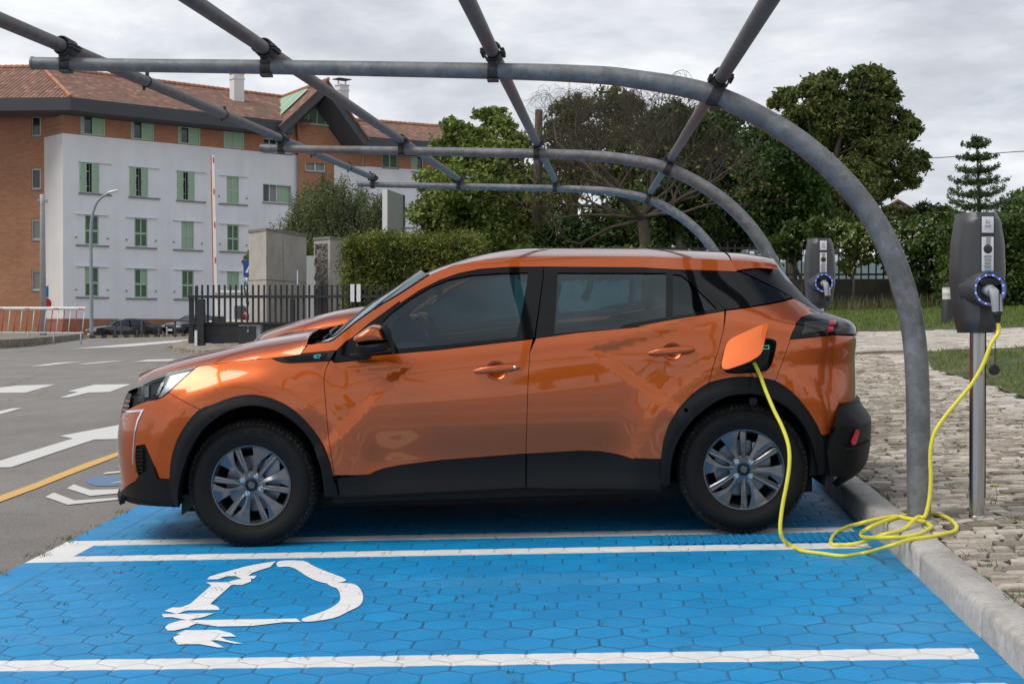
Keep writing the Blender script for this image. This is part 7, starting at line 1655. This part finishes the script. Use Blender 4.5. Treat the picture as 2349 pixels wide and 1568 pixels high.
# ---- bollard light, garden fence, house at the right
YO = 30.6; bp_ = pt(2173, 751, YO); bl = empty('bollard_light', bp_, 'black bollard lamp with a pale light band on the lawn behind the path', 'lamp')
r = px2m(13, YO); hh = px2m(96, YO); mb = MB(); mb.lathe([(r, -.2), (r, hh * .66), (r * .98, hh * .665)], (0, 0, 0), 24); mb.obj('post', MGT2, bl, auto=50); mb = MB(); mb.lathe([(r * .88, hh * .66), (r * .86, hh * .80), (r * .90, hh * .81), (r * .86, hh * .82), (r * .88, hh * .955)], (0, 0, 0), 24); mb.obj('light_band', mat('frosted_band', (.62, .62, .56), .3), bl, smooth=True); mb = MB(); mb.lathe([(.0001, hh * 1.0), (r * 1.04, hh * 1.0), (r * 1.05, hh * .955), (r * .8, hh * .95)], (0, 0, 0), 24); mb.obj('cap', MGT2, bl, auto=40)
YF = 47; zt, zb = pt(1900, 560, YF).z, pt(1900, 704, YF).z; fx0, fx1 = at(1500, 600, YF)[0], at(2349, 600, YF)[0] + 3
fn = empty('garden_fence', (float((fx0 + fx1) / 2), YF, float(zb)), 'black steel bar fence on a low dark wall behind the shrubs', 'fence'); o0 = Vector(fn.location)
mb = MB(); zl = pt(1900, 640, YF).z; mb.box(Vector(((fx0 + fx1) / 2, YF, (zl + zb - 1) / 2)) - o0, (fx1 - fx0, .25, zl - zb + 1)); mb.obj('low_wall', mat('dark_garden_wall', (.035, .033, .028), .9, noise=(2, .4)), fn)
for zz_ in (zl + .15, zt - .12): mb = MB(); mb.box(Vector(((fx0 + fx1) / 2, YF, zz_)) - o0, (fx1 - fx0, .05, .06)); mb.obj('rail', MGT, fn)
x = fx0; 
while x < fx1: mb = MB(); mb.box(Vector((x, YF - .04, (zl + zt) / 2)) - o0, (.045, .045, zt - zl)); mb.obj('bar', MGT, fn); x += .24
wbz = empty('white_shed', pt(1880, 700, 62), 'white building glimpsed through the fence bars behind the far post', 'building'); mb = MB(); a, b = pt(1700, 585, 62), pt(2110, 720, 62); mb.box(Vector(((a.x + b.x) / 2, 64, (a.z + b.z) / 2)) - Vector(wbz.location), (b.x - a.x, 4, a.z - b.z)); mb.obj('wall', mat('shed_white', (.72, .74, .78), .7), wbz); mb = MB(); mb.box(Vector(((a.x + b.x) / 2, 61.9, pt(1800, 622, 62).z)) - Vector(wbz.location), (b.x - a.x, .1, .8)); mb.obj('window_band', mat('shed_window', (.22, .30, .32), .3), wbz)
hs_ = empty('cream_house', pt(2080, 620, 95), 'cream house with a red tiled roof behind the flowering hedge', 'building'); H0_ = Vector(hs_.location)
a, b, c, d = pt(2012, 486, 95), pt(2052, 459, 95), pt(2108, 497, 95), pt(2225, 500, 110)
mb = MB(); mb.add([Vector(v) - H0_ for v in ((a.x, 95, H0_.z), (c.x, 95, H0_.z), (c.x, 95, c.z), (b.x, 95, b.z - .2), (a.x, 95, a.z), (c.x + 5, 125, H0_.z), (c.x + 5, 125, c.z))], [(0, 1, 2, 3, 4), (1, 5, 6, 2)]); mb.obj('wall', mat('cream_wall', (.52, .43, .32), .9, noise=(.5, .06)), hs_)
o = tileface('roof', [Vector((c.x + .8, 94, c.z - .3)), Vector((c.x + 7, 125, c.z - .3)), Vector((b.x + 7, 125, b.z)), Vector((b.x, 94, b.z))], hs_); o.data.transform(Matrix.Translation(-H0_)); o = tileface('roof', [Vector((a.x - 1 + 7, 125, a.z - .6)), Vector((a.x - 1, 94, a.z - .6)), Vector((b.x, 94, b.z)), Vector((b.x + 7, 125, b.z))], hs_); o.data.transform(Matrix.Translation(-H0_))
mb = MB(); cv_ = [pt(x, y, 75) for x, y in ((2700, 330), (2349, 347), (2130, 363), (1900, 366), (1700, 362))]; mb.tube(cr([tuple(p) for p in cv_], 5), .022, 5); tag(mb.obj('overhead_cable', MBLK), 'thin black cable crossing the sky at the right', 'cable')
# ================================================================== trees, hedges, grass
def quads(name, V, mats, parent=None, mi=None):
    """V: (n, 4, 3) array of leaf quads -> one mesh"""
    n = len(V); me = bpy.data.meshes.new(name); me.vertices.add(n * 4); me.vertices.foreach_set('co', np.ascontiguousarray(V, dtype=np.float32).ravel())
    me.loops.add(n * 4); me.loops.foreach_set('vertex_index', np.arange(n * 4, dtype=np.int32)); me.polygons.add(n); me.polygons.foreach_set('loop_start', np.arange(0, n * 4, 4, dtype=np.int32)); 
    if not isinstance(mats, (list, tuple)): mats = [mats]
    for m in mats: me.materials.append(m)
    if mi is not None: me.polygons.foreach_set('material_index', np.asarray(mi, dtype=np.int32))
    me.update(calc_edges=True); me.validate(); o = bpy.data.objects.new(name, me); COL.objects.link(o); o.parent = parent; return o
def leafquads(C, size, elong=1.8, up=0.0, rng=NR, droop=0.0):
    n = len(C); d = rng.normal(size=(n, 3)); d[:, 2] = d[:, 2] * (1 - droop) - droop * 2; d /= np.linalg.norm(d, axis=1, keepdims=True); e = rng.normal(size=(n, 3)); e[:, 2] += up
    s = np.cross(d, e); s /= np.linalg.norm(s, axis=1, keepdims=True) + 1e-9; sz = (size * rng.uniform(.6, 1.35, n))[:, None]; a = d * sz * elong / 2; b = s * sz / 2; nn = np.cross(a, b) * .0
    return np.stack([C - a, C + b * 1.0, C + a, C - b * 1.0], 1)
def leafmat(name, dark, light, dry=None, scale=.7, amt=.5, trans=.25):
    q = NT(name); n1 = q.noise(scale, 5, .65); n2 = q.noise(scale * 7, 3, .6); c = q.mix(q.rng(n1, .35, .65), dark, light); c = q.scale(c, q.rng(n2, .25, .75, .62, 1.4))
    if dry: c = q.mix(q.math('MULTIPLY', q.rng(q.noise(scale * 3.1, 3, .6), .56, .66), amt), c, dry)
    m = q.set(color=c, rough=.55, spec=.3); t = q.t; tr_ = q.n('BsdfTranslucent'); q.l(c, tr_.inputs[0]); mx = q.n('MixShader'); mx.inputs[0].default_value = trans; out_ = t.nodes['Material Output']; q.l(q.b.outputs[0], mx.inputs[1]); q.l(tr_.outputs[0], mx.inputs[2]); q.l(mx.outputs[0], out_.inputs[0]); return m
MBR = NT('bark'); _n = MBR.noise(3, 6, .7, MBR.map(scale=(5, 5, 1))); MBR = MBR.set(color=MBR.mix(MBR.rng(_n, .35, .65), (.035, .027, .020), (.13, .105, .08)), rough=.95, normal=MBR.bump(_n, .8, .03))
MBT = mat('twig_bark', (.070, .055, .040), .9, noise=(4, .4))
def clumpcloud(cl, Y, n, depth=.75, sub=26, spread=.28, floor=None):
    """cl: crown lumps noted as (x, y, r); gives leaf centres of a crown standing at distance Y"""
    out = []; A = np.array([c[2] ** 2 for c in cl], float); A /= A.sum()
    for (x, y, r), w_ in zip(cl, A):
        R_ = r / FD * Y; dy = NR.uniform(-1, 1) * depth * R_ * 1.2; c = at(x, y, Y + dy); k = max(5, int(sub * (r / 50) ** 1.0)); u = NR.normal(size=(k, 3)); u /= np.linalg.norm(u, axis=1, keepdims=True)
        rad = R_ * NR.uniform(.45, 1.0, k) ** .6; S_ = c + u * rad[:, None] * np.array([1, depth, .92]); m = int(n * w_); idx = NR.integers(0, k, m); p = S_[idx] + NR.normal(size=(m, 3)) * R_ * spread * np.array([1, 1, .75]); out.append(p)
    return np.concatenate(out)
def limbs(base, top, cl, Y, r0, mb=None, kmax=14):
    mb = mb or MB(); base = Vector(base); top = Vector(top); mid = base.lerp(top, .5) + Vector((rnd.uniform(-.3, .3), rnd.uniform(-.3, .3), 0)); mb.tube(cr([tuple(base), tuple(mid), tuple(top)], 4), [r0 * (1.15 - .5 * i / 8) for i in range(9)], 10)
    for (x, y, r) in sorted(cl, key=lambda c: -c[2])[:kmax]:
        e = Vector(at(x, y, Y)); s = base.lerp(top, rnd.uniform(.55, 1)); m = s.lerp(e, .5) + Vector((rnd.uniform(-.4, .4), rnd.uniform(-.4, .4), rnd.uniform(-.1, .5))); P = cr([tuple(s), tuple(m), tuple(e)], 4); mb.tube(P, [r0 * .42 * (1 - .8 * i / (len(P) - 1)) for i in range(len(P))], 6)
        for _ in range(3): q_ = e + Vector((rnd.uniform(-1, 1), rnd.uniform(-1, 1), rnd.uniform(-.6, 1))) * (r / FD * Y) * .8; mb.tube([m.lerp(e, .5), q_], [r0 * .12, r0 * .04], 5)
    return mb
def tree(label, cl, Y, n, leaf, m, base_px, fork_px, r0, size=1.0, group=None, name='tree', **kw):
    b_ = pt(*base_px, Y); t = empty(name, b_, label, 'tree', group); o0 = Matrix.Translation(-Vector(b_))
    C = clumpcloud(cl, Y, n, **{k: v for k, v in kw.items() if k in ('depth', 'sub', 'spread')}); q = leafquads(C, leaf, kw.get('elong', 1.8), droop=kw.get('droop', 0)); o = quads('crown', q - np.array(b_), m, t)
    mb = limbs(b_, pt(*fork_px, Y), cl, Y, r0); mb.V = [o0 @ Vector(v) for v in mb.V]; mb.obj('trunk', kw.get('bark', MBR), t, smooth=True); return t
ML1 = leafmat('broad_leaf', (.08, .13, .024), (.24, .30, .07), (.30, .30, .08), .5, .5)
ML2 = leafmat('dark_leaf', (.022, .046, .014), (.085, .135, .032), (.16, .19, .05), .4, .35)
ML3 = leafmat('olive_leaf', (.05, .065, .02), (.14, .15, .045), (.18, .14, .055), .35, .5)
ML4 = leafmat('gum_leaf', (.045, .072, .018), (.165, .195, .050), (.22, .19, .06), .5, .35)
ML5 = leafmat('pepper_leaf', (.065, .095, .035), (.17, .20, .08), (.13, .11, .06), .6, .35)
ML6 = leafmat('bamboo_leaf', (.06, .095, .018), (.20, .22, .04), (.42, .37, .08), 1.2, .75)
ML7 = leafmat('hedge_leaf', (.024, .050, .010), (.095, .15, .03), (.10, .15, .03), .8, .5)
ML8 = leafmat('needle_leaf', (.035, .070, .026), (.10, .155, .06), None, .8)
MFL = mat('pale_blossom', (.55, .55, .36), .7)
# broad tree right of the residence
tree('bright green broadleaf tree between the totem board and the bare tree', [(1045, 300, 26), (1028, 285, 18), (1100, 262, 14), (1135, 268, 24), (1150, 300, 30), (1185, 330, 30), (1095, 300, 22), (1030, 350, 38), (1090, 350, 44), (1150, 365, 46), (1000, 415, 38), (1060, 430, 58), (1135, 440, 58), (1200, 415, 40), (985, 490, 42), (1050, 510, 58), (1130, 520, 55), (1195, 495, 48), (1010, 560, 46), (1090, 575, 50), (1170, 575, 45)], 46, 30000, .095, ML1, (1090, 700), (1090, 520), .20, sub=34, spread=.25, elong=1.9)
# pine-like crowns behind
tree('olive green rounded crown rising behind the bare tree, left of the mast', [(1290, 265, 36), (1330, 250, 34), (1300, 320, 50), (1340, 380, 50), (1290, 400, 50), (1275, 460, 50)], 78, 16000, .12, ML3, (1320, 640), (1320, 420), .3, sub=36, spread=.22)
tree('olive green rounded crown rising behind the bare tree, right of the mast', [(1400, 235, 38), (1440, 250, 38), (1480, 290, 34), (1400, 310, 52), (1450, 350, 56), (1400, 400, 56), (1480, 400, 50), (1440, 470, 50)], 76, 19000, .12, ML3, (1430, 640), (1430, 420), .3, sub=36, spread=.22)
gtr = 'dense dark trees in the middle'
tree('dark evergreen crown just right of the bare tree, the leftmost of the dark ones', [(1545, 275, 40), (1580, 300, 50), (1540, 360, 60), (1560, 440, 70), (1520, 500, 60), (1590, 520, 60), (1500, 440, 40)], 54, 26000, .11, ML2, (1555, 690), (1555, 500), .25, sub=44, spread=.24, group=gtr)
tree('dark evergreen crown between the first and second canopy arches', [(1620, 310, 50), (1660, 290, 44), (1680, 350, 60), (1640, 400, 70), (1700, 430, 70), (1650, 500, 70), (1720, 520, 60), (1690, 570, 40)], 56, 27000, .11, ML2, (1670, 690), (1670, 500), .25, sub=44, spread=.24, group=gtr)
tree('dark evergreen crown with paler green leaf tufts, under the gum tree', [(1760, 330, 48), (1800, 380, 60), (1770, 450, 70), (1830, 470, 60), (1740, 390, 50), (1800, 530, 60), (1860, 520, 50), (1850, 440, 44)], 52, 27000, .10, leafmat('tufted_leaf', (.018, .045, .010), (.075, .15, .025), None, .5), (1800, 690), (1800, 520), .22, sub=44, spread=.24, group=gtr)
tree('low dark undergrowth tree behind the bare tree trunk', [(1210, 545, 46), (1280, 545, 52), (1360, 535, 56), (1430, 540, 56), (1240, 590, 40), (1400, 590, 40), (1490, 560, 46), (1320, 600, 40)], 58, 20000, .11, ML2, (1340, 690), (1340, 600), .15, sub=40)
# the tall gum tree
tree('tall spreading olive green tree with a rounded lumpy crown against the sky, at the right', [(1778, 232, 18), (1800, 225, 24), (1840, 240, 44), (1870, 205, 34), (1905, 195, 36), (1950, 235, 34), (1985, 182, 38), (2022, 190, 30), (2030, 228, 36), (1990, 250, 40), (1900, 275, 56), (1845, 320, 60), (1930, 340, 62), (2000, 320, 52), (2060, 285, 38), (2090, 300, 26), (2050, 365, 56), (2103, 372, 28), (2090, 410, 24), (1960, 415, 58), (1890, 410, 58), (2010, 440, 40), (1780, 290, 34), (1825, 410, 48), (1955, 480, 30), (2045, 430, 26)], 68, 70000, .115, ML4, (1895, 660), (1905, 420), .42, sub=40, spread=.17, elong=2.2)
tree('pale green treetop at the far right edge behind the hedge', [(2325, 470, 22), (2349, 462, 26), (2380, 470, 40), (2335, 495, 26), (2300, 492, 16)], 85, 4500, .16, leafmat('pale_leaf', (.07, .12, .03), (.16, .22, .07), None, .5), (2380, 640), (2380, 520), .3)
for i, (cl, l_) in enumerate((([(2045, 500, 26), (2080, 505, 26), (2060, 530, 30)], 'dark shrub before the cream house, left one'), ([(2120, 500, 30), (2160, 498, 26), (2140, 520, 30), (2190, 505, 24)], 'dark shrub before the roof of the cream house'), ([(1935, 520, 24), (1960, 510, 22), (1990, 515, 24)], 'dark shrub left of the cream house'))):
    tree(l_, cl, 72, 4500, .14, ML3, (cl[0][0], 640), (cl[0][0], 540), .08, group='dark shrubs round the cream house', name='shrub')
# weeping pepper tree
b_ = pt(800, 720, 66); pep = empty('weeping_tree', b_, 'weeping pepper tree with drooping grey green strands before the residence', 'tree')
clp = [(668, 505, 30), (700, 470, 30), (725, 440, 34), (765, 420, 30), (740, 480, 50), (800, 450, 40), (690, 540, 36), (760, 540, 50), (820, 510, 46), (860, 470, 36), (890, 470, 26), (870, 530, 40), (905, 500, 24), (720, 590, 40), (800, 590, 46), (860, 590, 36)]
C = clumpcloud(clp, 66, 3600, sub=30, spread=.3); ln = NR.uniform(.5, 1.9, len(C)); st = 15; t_ = np.linspace(0, 1, st)[None, :, None]; dr = np.concatenate([NR.normal(size=(len(C), 2)) * .16, -np.ones((len(C), 1))], 1); P = C[:, None, :] + dr[:, None, :] * ln[:, None, None] * t_; P = P.reshape(-1, 3) + NR.normal(size=(len(C) * st, 3)) * .05
quads('crown', leafquads(P, .045, 3.6, droop=.45) - np.array(b_), ML5, pep); mb = limbs(b_, pt(790, 560, 66), clp, 66, .28); mb.V = [Vector(v) - Vector(b_) for v in mb.V]; mb.obj('trunk', MBR, pep, smooth=True)
# thin bush top left of the concrete wall
tree('small bush peeping out left of the smooth concrete wall', [(568, 590, 7), (560, 600, 6), (570, 605, 8), (572, 580, 5)], 60, 500, .10, ML1, (572, 700), (571, 620), .04, name='shrub')
# the bare tree, grown branch by branch
b_ = pt(1478, 640, 43); bare = empty('bare_tree', b_, 'nearly bare spreading tree with a forked trunk and a haze of twigs', 'tree'); bm3 = MB(); tips = []
r2 = random.Random(5); ZLM = pt(1400, 222, 43).z
def grow(p, d, ln, r, lev):
    n = 4; P = [p]; dd = d.copy()
    for i in range(n):
        if P[-1].z > ZLM: dd.z -= .45
        dd = (dd + Vector((r2.uniform(-.22, .22), r2.uniform(-.22, .22), r2.uniform(-.12, .16)))).normalized(); P.append(P[-1] + dd * ln / n)
    bm3.tube(P, [r * (1 - .38 * i / n) for i in range(n + 1)], 7 if lev < 2 else 4 if lev < 4 else 3, cap=False)
    if lev >= 6: tips.append(P[-1]); return
    k = (3, 3, 3, 3, 3, 2)[lev]
    for j in range(k):
        s = P[-1] if j == 0 else P[r2.choice((2, 3, 3, 4))]; a = Vector((r2.uniform(-1, 1), r2.uniform(-1, 1) * .8, r2.uniform(-.35, .75))); nd = (dd * (1.15 if j == 0 else .55) + a * (.55 if j == 0 else .95)); nd.z += .10 if lev < 3 else 0; grow(s, nd.normalized(), ln * r2.uniform(.66, .86), r * (.62 if j == 0 else .5), lev + 1)
f0 = pt(1474, 505, 43); bm3.tube(cr([tuple(b_), tuple(Vector(b_).lerp(f0, .5) + Vector((.06, 0, 0))), tuple(f0)], 4), [.21, .20, .19, .19, .18, .175, .17, .165, .16], 10)
for tx, ty, r_, l_ in ((1310, 430, .10, 1.45), (1380, 380, .11, 1.5), (1470, 380, .11, 1.45), (1560, 370, .10, 1.5), (1620, 440, .09, 1.5), (1240, 490, .07, 1.6), (1290, 340, .07, 1.6), (1650, 500, .07, 1.5)):
    e = pt(tx, ty, 43 + r2.uniform(-2, 2)); grow(f0 + Vector((0, 0, r2.uniform(-.2, .3))), (e - f0).normalized(), l_ * 1.0, r_, 0)
for tx, ty, sx_, sy_ in ((1240, 260, 1300, 470), (1420, 220, 1400, 400), (1600, 300, 1540, 430), (1690, 360, 1600, 450), (1190, 520, 1330, 560), (1230, 210, 1280, 330), (1330, 210, 1330, 330)):
    s = pt(sx_, sy_, 43 + r2.uniform(-1.5, 1.5)); e = pt(tx, ty, 43); grow(s, (e - s).normalized(), (e - s).length * .42, .04, 1); bm3.tube([f0, f0.lerp(s, .5) + Vector((0, 0, .15)), s], [.07, .05, .04], 6)
bm3.V = [Vector(v) - Vector(b_) for v in bm3.V]; bm3.obj('trunk', MBT, bare, smooth=True)
tp = np.array([tuple(t) for t in tips]); sel = tp[NR.integers(0, len(tp), 11000)]; lowm = sel[:, 2] < pt(1400, 420, 43).z + NR.normal(size=len(sel)) * .5; sel = sel[lowm]; sel = sel + NR.normal(size=sel.shape) * .10
quads('crown', leafquads(sel, .075, 2.0) - np.array(b_), leafmat('young_leaf', (.09, .095, .02), (.19, .17, .035), None, .8), bare)
mb = MB(); s = pt(1236, 340, 44); mb.tube([pt(1232, 520, 44), pt(1234, 400, 44), pt(1236, 252, 44)], [.16, .14, .12], 9); tag(mb.obj('lopped_trunk', MBR, smooth=True), 'lopped bare trunk with a blunt top, left of the bare tree', 'tree trunk')
# the araucaria
YA = 62; b_ = pt(2250, 660, YA); ara = empty('tiered_pine', b_, 'tall tiered pine with level whorls of branches, standing against the sky at the right', 'tree'); mb = MB(); P = [pt(2250, 660, YA), pt(2248, 560, YA), pt(2245, 430, YA), pt(2240, 308, YA)]; mb.tube(P, [.13, .11, .07, .02], 8); nd = []
for (y, hw, k) in ((318, 12, 6), (330, 32, 8), (359, 42, 10), (386, 50, 11), (412, 60, 12), (440, 68, 13), (468, 74, 14), (500, 76, 14), (530, 78, 14)):
    c = pt(2240.5 + (y - 308) * .035, y + 4 + rnd.uniform(-3, 3), YA); Rr = hw / FD * YA * rnd.uniform(.9, 1.06); a0 = rnd.uniform(0, 6)
    for j in range(k):
        a = a0 + 2 * math.pi * j / k + rnd.uniform(-.15, .15); L_ = Rr * rnd.uniform(.68, 1.15); dv = Vector((math.cos(a), math.sin(a), 0)); p1 = c + dv * L_ * .5 - Vector((0, 0, .05 * L_)); p2 = c + dv * L_ + Vector((0, 0, rnd.uniform(.02, .26) * L_ + .03)); mb.tube([c, p1, p2], [.028, .018, .01], 4)
        B1 = cr([tuple(c), tuple(p1), tuple(p2)], 9); sd_ = Vector((-dv.y, dv.x, 0))
        for t_i, p in enumerate(B1[3:]):
            f = t_i / 16; w_ = .30 * math.sin(math.pi * min(1, .25 + f * .75)) * min(1, Rr)
            for _ in range(6): nd.append(Vector(p) + sd_ * rnd.uniform(-1, 1) * w_ + Vector((rnd.gauss(0, .04), rnd.gauss(0, .04), rnd.gauss(.03, .05))))
mb.V = [Vector(v) - Vector(b_) for v in mb.V]; mb.obj('trunk', MBR, ara, smooth=True); quads('crown', leafquads(np.array([tuple(p) for p in nd]), .050, 3.6, up=0) - np.array(b_), ML8, ara)
# bamboo hedge, clipped
def hedge(name, label, x0, x1, ytop, ybot, Y0, Y1, n, leaf, m, core, elong=2.2, topbias=.35, bump_=.18, cat='hedge', droop=0.0, group=None, skew=0.0):
    """a clipped hedge: a block of twiggy core wrapped in leaves"""
    a, b = pt(x0, ytop, Y0), pt(x1, ytop, Y0); z0 = pt(x0, ybot, Y0).z; zt = a.z; X0, X1 = a.x, b.x; e = empty(name, Vector(((X0 + X1) / 2, (Y0 + Y1) / 2, z0)), label, cat, group); O3 = np.array(e.location)
    u = NR.uniform(size=(n, 3)); fc = NR.uniform(size=n); P = np.stack([X0 + (X1 - X0) * u[:, 0], Y0 + (Y1 - Y0) * u[:, 1], z0 + (zt - z0) * u[:, 2]], 1)
    f1 = fc < .55; P[f1, 1] = Y0; f2 = (fc >= .55) & (fc < .55 + topbias); P[f2, 2] = zt; f3 = fc >= .55 + topbias; P[f3, 0] = np.where(NR.uniform(size=f3.sum()) < .7, X0, X1)
    bx = np.sin(P[:, 0] * 1.9 + P[:, 2] * 2.3) * np.cos(P[:, 2] * 3.1 + P[:, 0] * .8); P[:, 1] -= bx * bump_ * .6; P[:, 2] += np.sin(P[:, 0] * 2.7) * bump_ * .4 * f2 + skew * (P[:, 0] - X0) * 0; P += NR.normal(size=P.shape) * bump_ * .6
    quads('foliage', leafquads(P, leaf, elong, droop=droop) - O3, m, e)
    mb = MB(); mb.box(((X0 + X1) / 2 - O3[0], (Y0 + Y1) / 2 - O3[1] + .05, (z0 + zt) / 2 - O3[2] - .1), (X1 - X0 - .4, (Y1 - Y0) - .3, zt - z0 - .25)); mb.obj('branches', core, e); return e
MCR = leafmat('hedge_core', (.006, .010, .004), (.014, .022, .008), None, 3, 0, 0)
hedge('bamboo_hedge', 'clipped yellow green bamboo hedge behind the windscreen of the front car', 795, 1092, 556, 740, 42, 45.5, 60000, .040, ML6, MCR, 3.4, .36, .24, droop=.25)
hedge('low_hedge', 'low green hedge top showing just over the car roof', 1185, 1500, 576, 640, 36, 37.2, 7000, .07, ML7, MCR, 1.8, .5, .08)
hedge('clipped_hedge', 'tall dark clipped hedge at the far right behind the nearest charging post', 2200, 2700, 508, 700, 42, 44.5, 26000, .085, ML7, MCR, 1.7, .3, .16)
# flowering shrubs before the fence
for i, (cl, l_, nf) in enumerate((([(1800, 560, 26), (1835, 535, 30), (1875, 525, 30), (1815, 590, 16), (1860, 560, 20)], 'dark shrub before the fence, left of the middle charging post', 6),
        ([(1925, 540, 30), (1960, 560, 30), (1945, 610, 18), (1990, 540, 30), (1980, 590, 16)], 'shrub before the fence with a few pale blossoms, right of the middle charging post', 40),
        ([(2030, 530, 32), (2065, 545, 36), (2050, 580, 32), (2085, 585, 30), (2060, 610, 22)], 'flowering shrub behind the front canopy post, seen on both sides of it', 90),
        ([(2115, 530, 34), (2150, 520, 34), (2120, 575, 40), (2165, 570, 40), (2130, 620, 36), (2175, 630, 36), (2150, 660, 30), (2200, 540, 36), (2200, 600, 40)], 'large dark shrub covered in pale blossoms left of the nearest charging post', 200))):
    t = tree(l_, cl, 45.5, 2600 + 1500 * i, .105, ML7 if i != 1 else ML1, (cl[0][0] + 30, 704), (cl[0][0] + 25, 610), .06, name='flowering_shrub' if i else 'shrub', group='shrubs along the garden fence', sub=30, spread=.26); t['category'] = 'shrub'
    C = clumpcloud(cl, 45.2, nf * 2, sub=60, spread=.12); C[:, 1] -= .5; q = leafquads(np.repeat(C, 4, 0) + NR.normal(size=(len(C) * 4, 3)) * .018, .034, 1.2); quads('blossom', q - np.array(t.location), MFL, t)
# ---- grass
MGS = leafmat('grass_blade', (.07, .13, .022), (.19, .27, .055), (.32, .27, .11), 1.5, .5, .3)
def blades(name, P, h, wd, m, parent=None, lean=.35):
    n = len(P); hh = h * NR.uniform(.5, 1.3, n); a = NR.uniform(0, 2 * np.pi, n); s = np.stack([np.cos(a), np.sin(a), a * 0], 1) * wd / 2; l_ = NR.normal(size=(n, 2)) * lean * hh[:, None]; t = P + np.stack([l_[:, 0], l_[:, 1], hh], 1); V = np.stack([P - s, P + s, t + s * .15, t - s * .15], 1); return quads(name, V, m, parent)
def inpoly(poly, n):
    p = np.array(poly); mn, mx = p.min(0), p.max(0); Q = NR.uniform(mn, mx, size=(n * 3, 2)); return Q[pip(Q, poly)][:n]
def gz3(Q, dz): return np.array([(x, y, G(x, y) + dz) for x, y in Q])
Q = inpoly([(1.6, 28.5), (18, 28.4), (24, 46), (-2, 46)], 42000); g_ = blades('lawn_grass', gz3(Q, .12), .10, .022, MGS); tag(g_, 'green mown grass on the lawn beyond the path', 'grass', kind='stuff')
Q = inpoly(lawn1, 34000); nz = np.sin(Q[:, 0] * 2.1) * np.cos(Q[:, 1] * 1.7) + NR.normal(size=len(Q)) * .5; Q = Q[nz > -.6]; g_ = blades('verge_grass', gz3(Q, .12), .065, .012, MGS, lean=.6); tag(g_, 'patchy green and dry grass on the plot behind the nearest charging post', 'grass', kind='stuff')
Q = NR.uniform(size=(5200, 2)) * np.array([20, 2.2]) + np.array([1.6, 43.2]); g_ = blades('tall_grass', gz3(Q, .12), .42, .022, leafmat('dry_tall_grass', (.09, .10, .03), (.22, .20, .09), None, 2), lean=.2); tag(g_, 'tall dry grass along the foot of the shrubs', 'grass', kind='stuff')
MWD = leafmat('weed_leaf', (.05, .09, .018), (.12, .17, .04), (.20, .13, .06), 6, .6)
def tufts(cs, dz, k, h, wd, sp, name, label, m=MWD):
    P = []
    for (x, y) in cs:
        kk = max(3, int(k * rnd.uniform(.4, 1.4))); P += [(x + rnd.gauss(0, sp), y + rnd.gauss(0, sp), G(x, y) + dz) for _ in range(kk)]
    tag(blades(name, np.array(P), h, wd, m, lean=.9), label, 'weeds', kind='stuff')
cs = [(rnd.uniform(1.62, 4.5), rnd.uniform(4.6, 18)) for _ in range(150)] + [(1.60 + rnd.uniform(0, .04), rnd.uniform(4, 14)) for _ in range(26)] + [tuple(gp(*p, .12)[:2]) for p in ((2030, 1032), (1932, 1090), (2310, 1372), (2268, 1262), (2035, 1142), (2335, 1265), (2240, 1150), (2262, 1160))]
tufts(cs, .115, 14, .035, .006, .025, 'pavement_weeds', 'small weeds growing between the cobbles')
cs = [tuple(gp(*p, 0)[:2]) for p in ((1142, 1225), (1145, 1240), (1060, 1415), (700, 1510), (1480, 1450), (1560, 1490), (330, 1352), (560, 1512), (900, 1500), (1250, 1400), (1390, 1330), (1010, 1345))] + [(rnd.uniform(-2.7, 1.3), rnd.uniform(4.7, 7.2)) for _ in range(60)]
tufts(cs, .004, 6, .018, .004, .012, 'bay_weeds', 'tiny weeds in the joints of the blue paving')
cs = [(XL - .02 + rnd.gauss(0, .02), rnd.uniform(6, 14)) for _ in range(80)]; tufts(cs, .003, 10, .02, .005, .03, 'edge_weeds', 'moss and weeds along the edge of the asphalt')
for i, (p, l_) in enumerate((((2283, 1160), 'yellow dandelion right of the steel post foot'), ((2221, 1128), 'yellow dandelion left of the steel post'))):
    c = gp(p[0], p[1], .12); e = empty('dandelion', c, l_, 'flower', 'dandelions on the pavement'); mb = MB(); mb.tube([(0, 0, 0), (.01, 0, .06), (.0, 0, .10)], .0018, 5); mb.obj('stem', MWD, e); mb = MB(); mb.lathe([(.0001, .100), (.010, .103), (.013, .108), (.008, .112), (.0001, .112)], (0, 0, 0), 10); mb.obj('bloom', mat('dandelion_yellow', (.70, .48, .02), .6), e)
# ribbed drain plate painted blue, between the double lines
MDP = mat('ribbed_blue_plate', (.012, .20, .42), .6, noise=(30, .3, 5)); dp_ = empty('drain_plate', (.83, 7.43, G(.83, 7.43)), 'ribbed blue drain plate between the double white lines by the rear wheel', 'drain plate')
for i in range(26): mb = MB(); x = -.52 + i * .042; mb.box((x, 0, .009 + SX * x), (.018, .27, .010), bev=.003); mb.obj('rib', MDP, dp_)
# ---- tree copies added behind the camera to darken reflections in paint and glass
srcs = [o for o in bpy.data.objects if o.parent is None and o.name.startswith('tree') and 'evergreen' in o.get('label', '')]
for i, (x, y) in enumerate(((-26, -34), (-17, -37), (-8, -33), (1, -38), (9, -34), (18, -36), (27, -33))):
    s = srcs[i % len(srcs)]; c = copy_tree(s); c.location = (x, y, -.6); c.rotation_euler = (0, 0, i * 1.3); c.scale = (1.15, 1.15, .9); c['label'] = 'evergreen tree copy added behind the camera to darken reflections'; c['group'] = 'trees added behind the camera for reflections'
